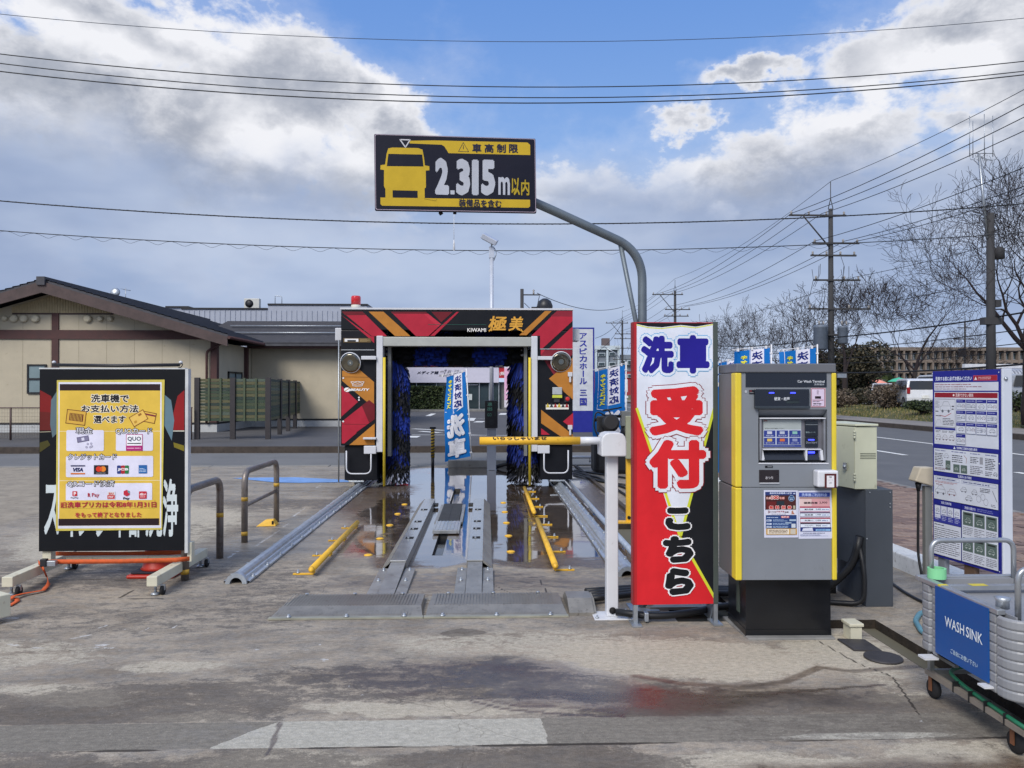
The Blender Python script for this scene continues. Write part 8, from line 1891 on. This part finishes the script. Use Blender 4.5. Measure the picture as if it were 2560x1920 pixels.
bl_(.58, .44, .7, .475, 4, '4c4c58', 47); br_(.715, .44, .76, .475, '9c9ca4'); bl_(.58, .485, .76, .53, 5, '6c6c78', 48); bl_(.79, .44, .93, .5, 7, '3c3c48', 49); bl_(.79, .505, .89, .53, 3, '6c6c78', 50); minicar(.90, .505, .055, .024, '34343c')
br_(.025, .541, .975, .561, NB); bt_('洗車前に必ず確認', .40, .544, .60, .558, 'd8dcec', .02); br_(.025, .563, .965, .688, 'd6dae4')
for x0, x1 in ((.05, .42), (.45, .94)): br_(x0, .568, x1, .585, '8088b0'); br_(x0 + .003, .5695, x1 - .003, .5835, 'd6dae4'); bl_(x0 + .02, .571, x1 - .02, .582, 1, '404880', int(x0 * 90))
bl_(.045, .588, .40, .6, 2, 'a8505c', 52); minicar(.05, .61, .16, .06, '60606c'); minicar(.24, .62, .13, .045, '7c4c54'); bl_(.06, .604, .2, .612, 1, '8c4450', 53)
for x, y, w_ in ((.44, .6, .09), (.6, .605, .08), (.51, .64, .1)): minicar(x, y, w_, .035, '55565f')
for x, y in ((.70, .65), (.76, .638), (.80, .66)): q.line([(F(x, y)[0] + .018 * math.cos(a * .7), F(x, y)[1] + .022 * math.sin(a * .7)) for a in range(10)], .0015, '6c6c78')
bl_(.72, .592, .86, .615, 3, '4c4c58', 54); q.line([F(.89, .6), F(.95, .65)], .003, '3c3c44'); bl_(.87, .665, .95, .68, 2, '7c7c88', 55)
br_(.025, .691, .445, .716, NB); bt_('洗車ご利用手順', .14, .696, .30, .711, 'd8dcec', .02); br_(.025, .718, .445, .812, '3a3e98')
for k in range(4): x = .04 + k * .1; br_(x, .722, x + .09, .772 if k else .79, 'd8dce8'); minicar(x + .015, .736, .06, .024, '262a5c'); bl_(x + .01, .762, x + .085, .772, 1, '5c60a0', 60 + k); (bl_(x + .01, .776, x + .085, .80, 3, 'b0b4dc', 70 + k))
br_(.025, .814, .445, .985, 'd6dae4'); bl_(.035, .82, .20, .83, 1, '4c4c58', 80); bl_(.035, .835, .43, .975, 13, '5c5c68', 81, .4)
br_(.46, .694, .975, .72, NB); bt_('洗剤の選び方', .50, .699, .66, .714, 'd8dcec', .02); bl_(.68, .698, .93, .715, 2, '7c80b8', 82); br_(.46, .722, .965, .985, 'd6dae4'); q.line([F(.452, .70), F(.452, .985)], .002, NB)
for j in range(2):
    for i in range(3):
        x = .475 + i * .165; y = .728 + j * .132; br_(x, y, x + .145, y + .068, GN); br_(x + .02, y + .006, x + .125, y + .014, '2c302e'); minicar(x + .03, y + .026, .085, .034, 'c4ccc8'); bl_(x, y + .075, x + .145, y + .118, 5, '7c7c88', 90 + i + 3 * j, .45)
for x, y in ((.012, .012), (.985, .015), (.012, .40), (.985, .46), (.012, .985), (.985, .985)): q.disc(*F(x, y), .004, 'd8dce4', 8)
q.build('print', ib)
# socket box with its cable
so = thing('hooded_socket_box', 'beige hooded socket box on a grey pipe with a black cable, behind the instruction board', 'socket box', (lx(2318, 5.45), 5.5, 0)); z_s = lz(1172, 5.45)
MB().prism([(-.09, z_s - .10), (.05, z_s - .14), (.05, z_s), (-.05, z_s + .0)], -.05, .05, axis='y').build('hood', mat('hood_beige', C(186, 176, 156), .5), so, bevel=.008); MB().box((.0, -.02, 0), (.05, .02, z_s - .141)).build('stand', gry, so)
MB().tube(bend([(-.04, 0, z_s - .11), (-.04, 0, z_s - .2), (-.045, 0, .35), (-.035, -.1, .03)], .08), .009, 6, hose).lathe([(.012, -.06), (.024, 0)], (-.04, 0, z_s - .115), 8, hose).build('cable', hose, so)
pipe_thing('loose_cable', 'black cable lying on the island between dark cabinet and wash sink cart', 'cable', [gl(2230, 1458, .016), gl(2260, 1480, .016), gl(2300, 1502, .016), gl(2340, 1518, .016)], .011, hose, 6, 'cables beside the machine')
pipe_thing('blue_hose', 'pale blue hose looping out behind the wash sink cart', 'hose', [gl(2330, 1530, .02), gl(2300, 1532, .02), gl(2288, 1552, .02), gl(2305, 1580, .02), gl(2335, 1592, .02)], .017, mat('hose_blue', C(92, 140, 156), .5), 8, sm=.05)

# ------------------------------------------------------------------ wash sink cart
ws_ = thing('wash_sink_cart', 'grey plastic wheeled wash sink cart with a blue WASH SINK panel and tubular handles', 'sink cart', (2.2, 3.84, 0)); plg = mat('cart_plastic', C(140, 142, 146), .45, var=.05, scale=6, dirt=.1, dirtc=C(110, 110, 110)); alu = mat('cart_tube', C(168, 172, 176), .35, metal=.6, var=.08)
zr, zb3 = .60, .25; Wc, Lc = .62, .66
def ribbed(path, z0, z1, n, name):
    """wall with n horizontal swelling bands following a plan path"""
    mb = MB(); rows = []; P2 = [Vector((*p, 0)) for p in path]; nn = len(P2)
    nor = []
    for i in range(nn):
        d = (P2[min(i + 1, nn - 1)] - P2[max(0, i - 1)]).normalized(); nor.append(Vector((d.y, -d.x, 0)))
    zs2 = []
    for k in range(n):
        h = (z1 - z0) / n; zz0 = z0 + k * h
        zs2 += [(zz0, -.007), (zz0 + h * .06, -.007), (zz0 + h * .12, -.001), (zz0 + h * .22, .0008), (zz0 + h * .8, .0008), (zz0 + h * .92, -.002)]
    zs2.append((z1, -.007))
    vs = [P2[i] + nor[i] * o_ + Vector((0, 0, z)) for z, o_ in zs2 for i in range(nn)]
    mb.add(vs, [(j * nn + i, j * nn + i + 1, (j + 1) * nn + i + 1, (j + 1) * nn + i) for j in range(len(zs2) - 1) for i in range(nn - 1)], plg); o_ = mb.build(name, plg, ws_); m_ = o_.modifiers.new('t', 'SOLIDIFY'); m_.thickness = .008; m_.offset = 0; return o_
def carc(cx, cy, r, a0, a1, n=8): return [(cx + r * math.cos(R(a0 + (a1 - a0) * k / n)), cy + r * math.sin(R(a0 + (a1 - a0) * k / n))) for k in range(n + 1)]
# plan runs from the far side, round the far corner, along the panelled side, round the near corner
far = [(Wc, .03)] + carc(.075, -.045, .075, 90, 180, 6)[0:] + [(.0, -.075), (.012, -.085), (.012, -.105), (.0, -.115), (.0, -.15)]
near = [(.0, -.53), (.0, -.575), (.014, -.585), (-.004, -.60)] + carc(.075, -.62, .079, 175, 270, 7) + [(Wc, -.70)]
ribbed(far, zb3, zr - .02, 8, 'ribbed_wall'); ribbed(near, zb3 - .01, zr - .02, 8, 'ribbed_wall')
MB().box((.012, -.545, zb3 + .03), (.02, -.14, zr - .025)).build('side_wall', plg, ws_); MB().box((Wc - .01, -.69, zb3), (Wc, .03, zr - .03)).build('side_wall', plg, ws_)
MB().box((-.012, -.545, .272), (-.006, -.148, zr - .004)).build('blue_panel', mat('panel_blue', C(10, 78, 150), .4, var=.03), ws_)
def wf(x, y): # crop px (2200,1240; 2.514) -> along cart (local: x' = -(Y), z)
    u = 2200 + x / 2.514; v = 1240 + y / 2.514; Yw = 2.188 / ((u - 1216) / FPX); Yw = (2.188 * FPX) / (u - 1216); return (3.84 - Yw, EYE - (v - 975) * Yw / FPX)
q = Print(.0003, .0008)
a_ = wf(458, 835); b_ = wf(704, 840); z0w = wf(458, 835)[1]; z1w = wf(458, 770)[1]
for t_, x0, x1 in (('WASH', a_[0], a_[0] + (b_[0] - a_[0]) * .53), ('SINK', a_[0] + (b_[0] - a_[0]) * .58, b_[0])): q.text(t_, x0, z0w - .005, x1, z1w - .005, 'e8f0f6', .01)
c1_ = wf(495, 970); c2_ = wf(672, 1060); q.text('ご自由にお使い下さい', c1_[0], wf(495, 1000)[1] - .012, c2_[0], wf(495, 970)[1] - .010, 'c4dcec', .02)
pr_ = q.build('lettering', ws_); pr_.location = (-.0125, 0, 0); pr_.rotation_euler = (0, 0, R(-90))
# rim, basin, handles
rimpts = [(.0, -.66, zr), (.0, .01, zr), (.03, .03, zr), (Wc, .03, zr)]
MB().box((-.008, -.60, zr - .018), (.03, -.0, zr + .006)).build('rim_side', alu, ws_, bevel=.004); MB().box((-.008, .001, zr - .018), (Wc, .036, zr + .006)).build('rim_end', alu, ws_, bevel=.004); MB().box((Wc - .03, -.70, zr - .018), (Wc, .0, zr + .006)).build('rim_side', alu, ws_, bevel=.004)
MB().box((.031, -.66, zr - .06), (Wc - .031, -.001, zr - .05)).box((.031, -.03, zr - .05), (Wc - .031, -.001, zr - .002)).box((.031, -.66, zr - .05), (.04, -.031, zr - .01)).build('basin', plg, ws_)
MB().box((.05, -.14, zr - .03), (Wc - .05, -.10, zr - .01)).build('cross_bar', alu, ws_); MB().box((.18, -.1005, zr - .0095), (.26, -.1395, zr - .0085)).build('warning_strip', mat('strip_yellow', C(214, 196, 60), .5), ws_)
MB().box((-.009, -.185, zr - .0005), (.031, -.165, zr + .0075)).build('warning_strip', mat('strip_yellow', C(214, 196, 60), .5), ws_)
MB().tube(bend([(.045, -.02, zr - .04), (.045, -.02, .79), (.47, -.02, .79), (.47, -.02, zr - .04)], .055, 7), .0125, 12, alu).build('handle', alu, ws_); MB().tube(bend([(.055, -.64, zr - .04), (.055, -.64, .79), (.47, -.64, .79), (.47, -.64, zr - .04)], .055, 7), .0125, 12, alu).build('handle', alu, ws_)
MB().lathe([(.028, 0), (.026, .03), (.034, .045), (.012, .05)], (.05, -.55, zr - .0), 12, steelw).build('tap', steelw, ws_)
# under-frame
for x, y in ((.03, -.02), (Wc - .05, -.02)): MB().box((x, y - .012, .13), (x + .022, y + .012, zb3 + .02)).build('leg', gry, ws_)
MB().box((.02, -.72, .115), (.045, .0, .14)).build('lower_rail', mat('rail_wood_grey', C(126, 118, 108), .7, dirt=.3), ws_); MB().box((.045, -.02, .116), (Wc, .0, .138)).build('lower_rail', gry, ws_); MB().box((.04, -.22, .22), (.06, -.05, .235)).build('lower_rail', gry, ws_)
gh = mat('hose_green', C(28, 104, 74), .5); MB().tube(bend([(.30, -.1, .17), (.16, -.06, .17), (.07, -.12, .165), (.045, -.30, .155), (.035, -.55, .150), (.03, -.74, .150)], .08), .0095, 10, gh).build('green_hose', gh, ws_)
for y in (-.24, -.36, -.47, -.6): MB().box((.016, y - .0025, .112), (.05, y + .0025, .164)).build('cable_tie', hose, ws_)
for x, y in ((.05, -.03), (Wc - .06, -.03), (.06, -.62)): 
    w_ = MB().lathe([(.015, -.014), (.045, -.013), (.05, 0), (.045, .013), (.015, .014)], (0, 0, 0), 18, tyre, Matrix.Rotation(R(90), 4, 'Y')).build('castor', tyre, ws_, loc=(x, y, .05)); MB().box((-.022, -.012, -.01), (-.017, .012, .065)).box((.017, -.012, -.01), (.022, .012, .065)).build('castor_fork', mat('rust', C(116, 74, 48), .8, var=.2), w_)
MB().cbox((-.03, -.12, zb3 - .012), (.07, .06, .01)).build('white_tag', wht, ws_); MB().cbox((-.02, -.545, zb3 + .01), (.05, .05, .008)).build('white_tag', wht, ws_)
gt_ = thing('green_tape_roll', 'pale green tape roll standing on the far corner of the wash sink cart', 'tape roll', (lx(2343, 3.79), 3.80, zr + .0065)); gtm = mat('tape_green', C(136, 214, 156), .5, var=.05)
rp = [(.032, 0), (.043, 0), (.043, .05), (.032, .05)]; nn = 28; tb_ = MB(); vs = [(r * math.cos(6.2832 * k / nn), r * math.sin(6.2832 * k / nn), z) for r, z in rp for k in range(nn)]
tb_.add(vs, [(i * nn + k, i * nn + (k + 1) % nn, ((i + 1) % 4) * nn + (k + 1) % nn, ((i + 1) % 4) * nn + k) for i in range(4) for k in range(nn)], gtm); tb_.build('roll', gtm, gt_)
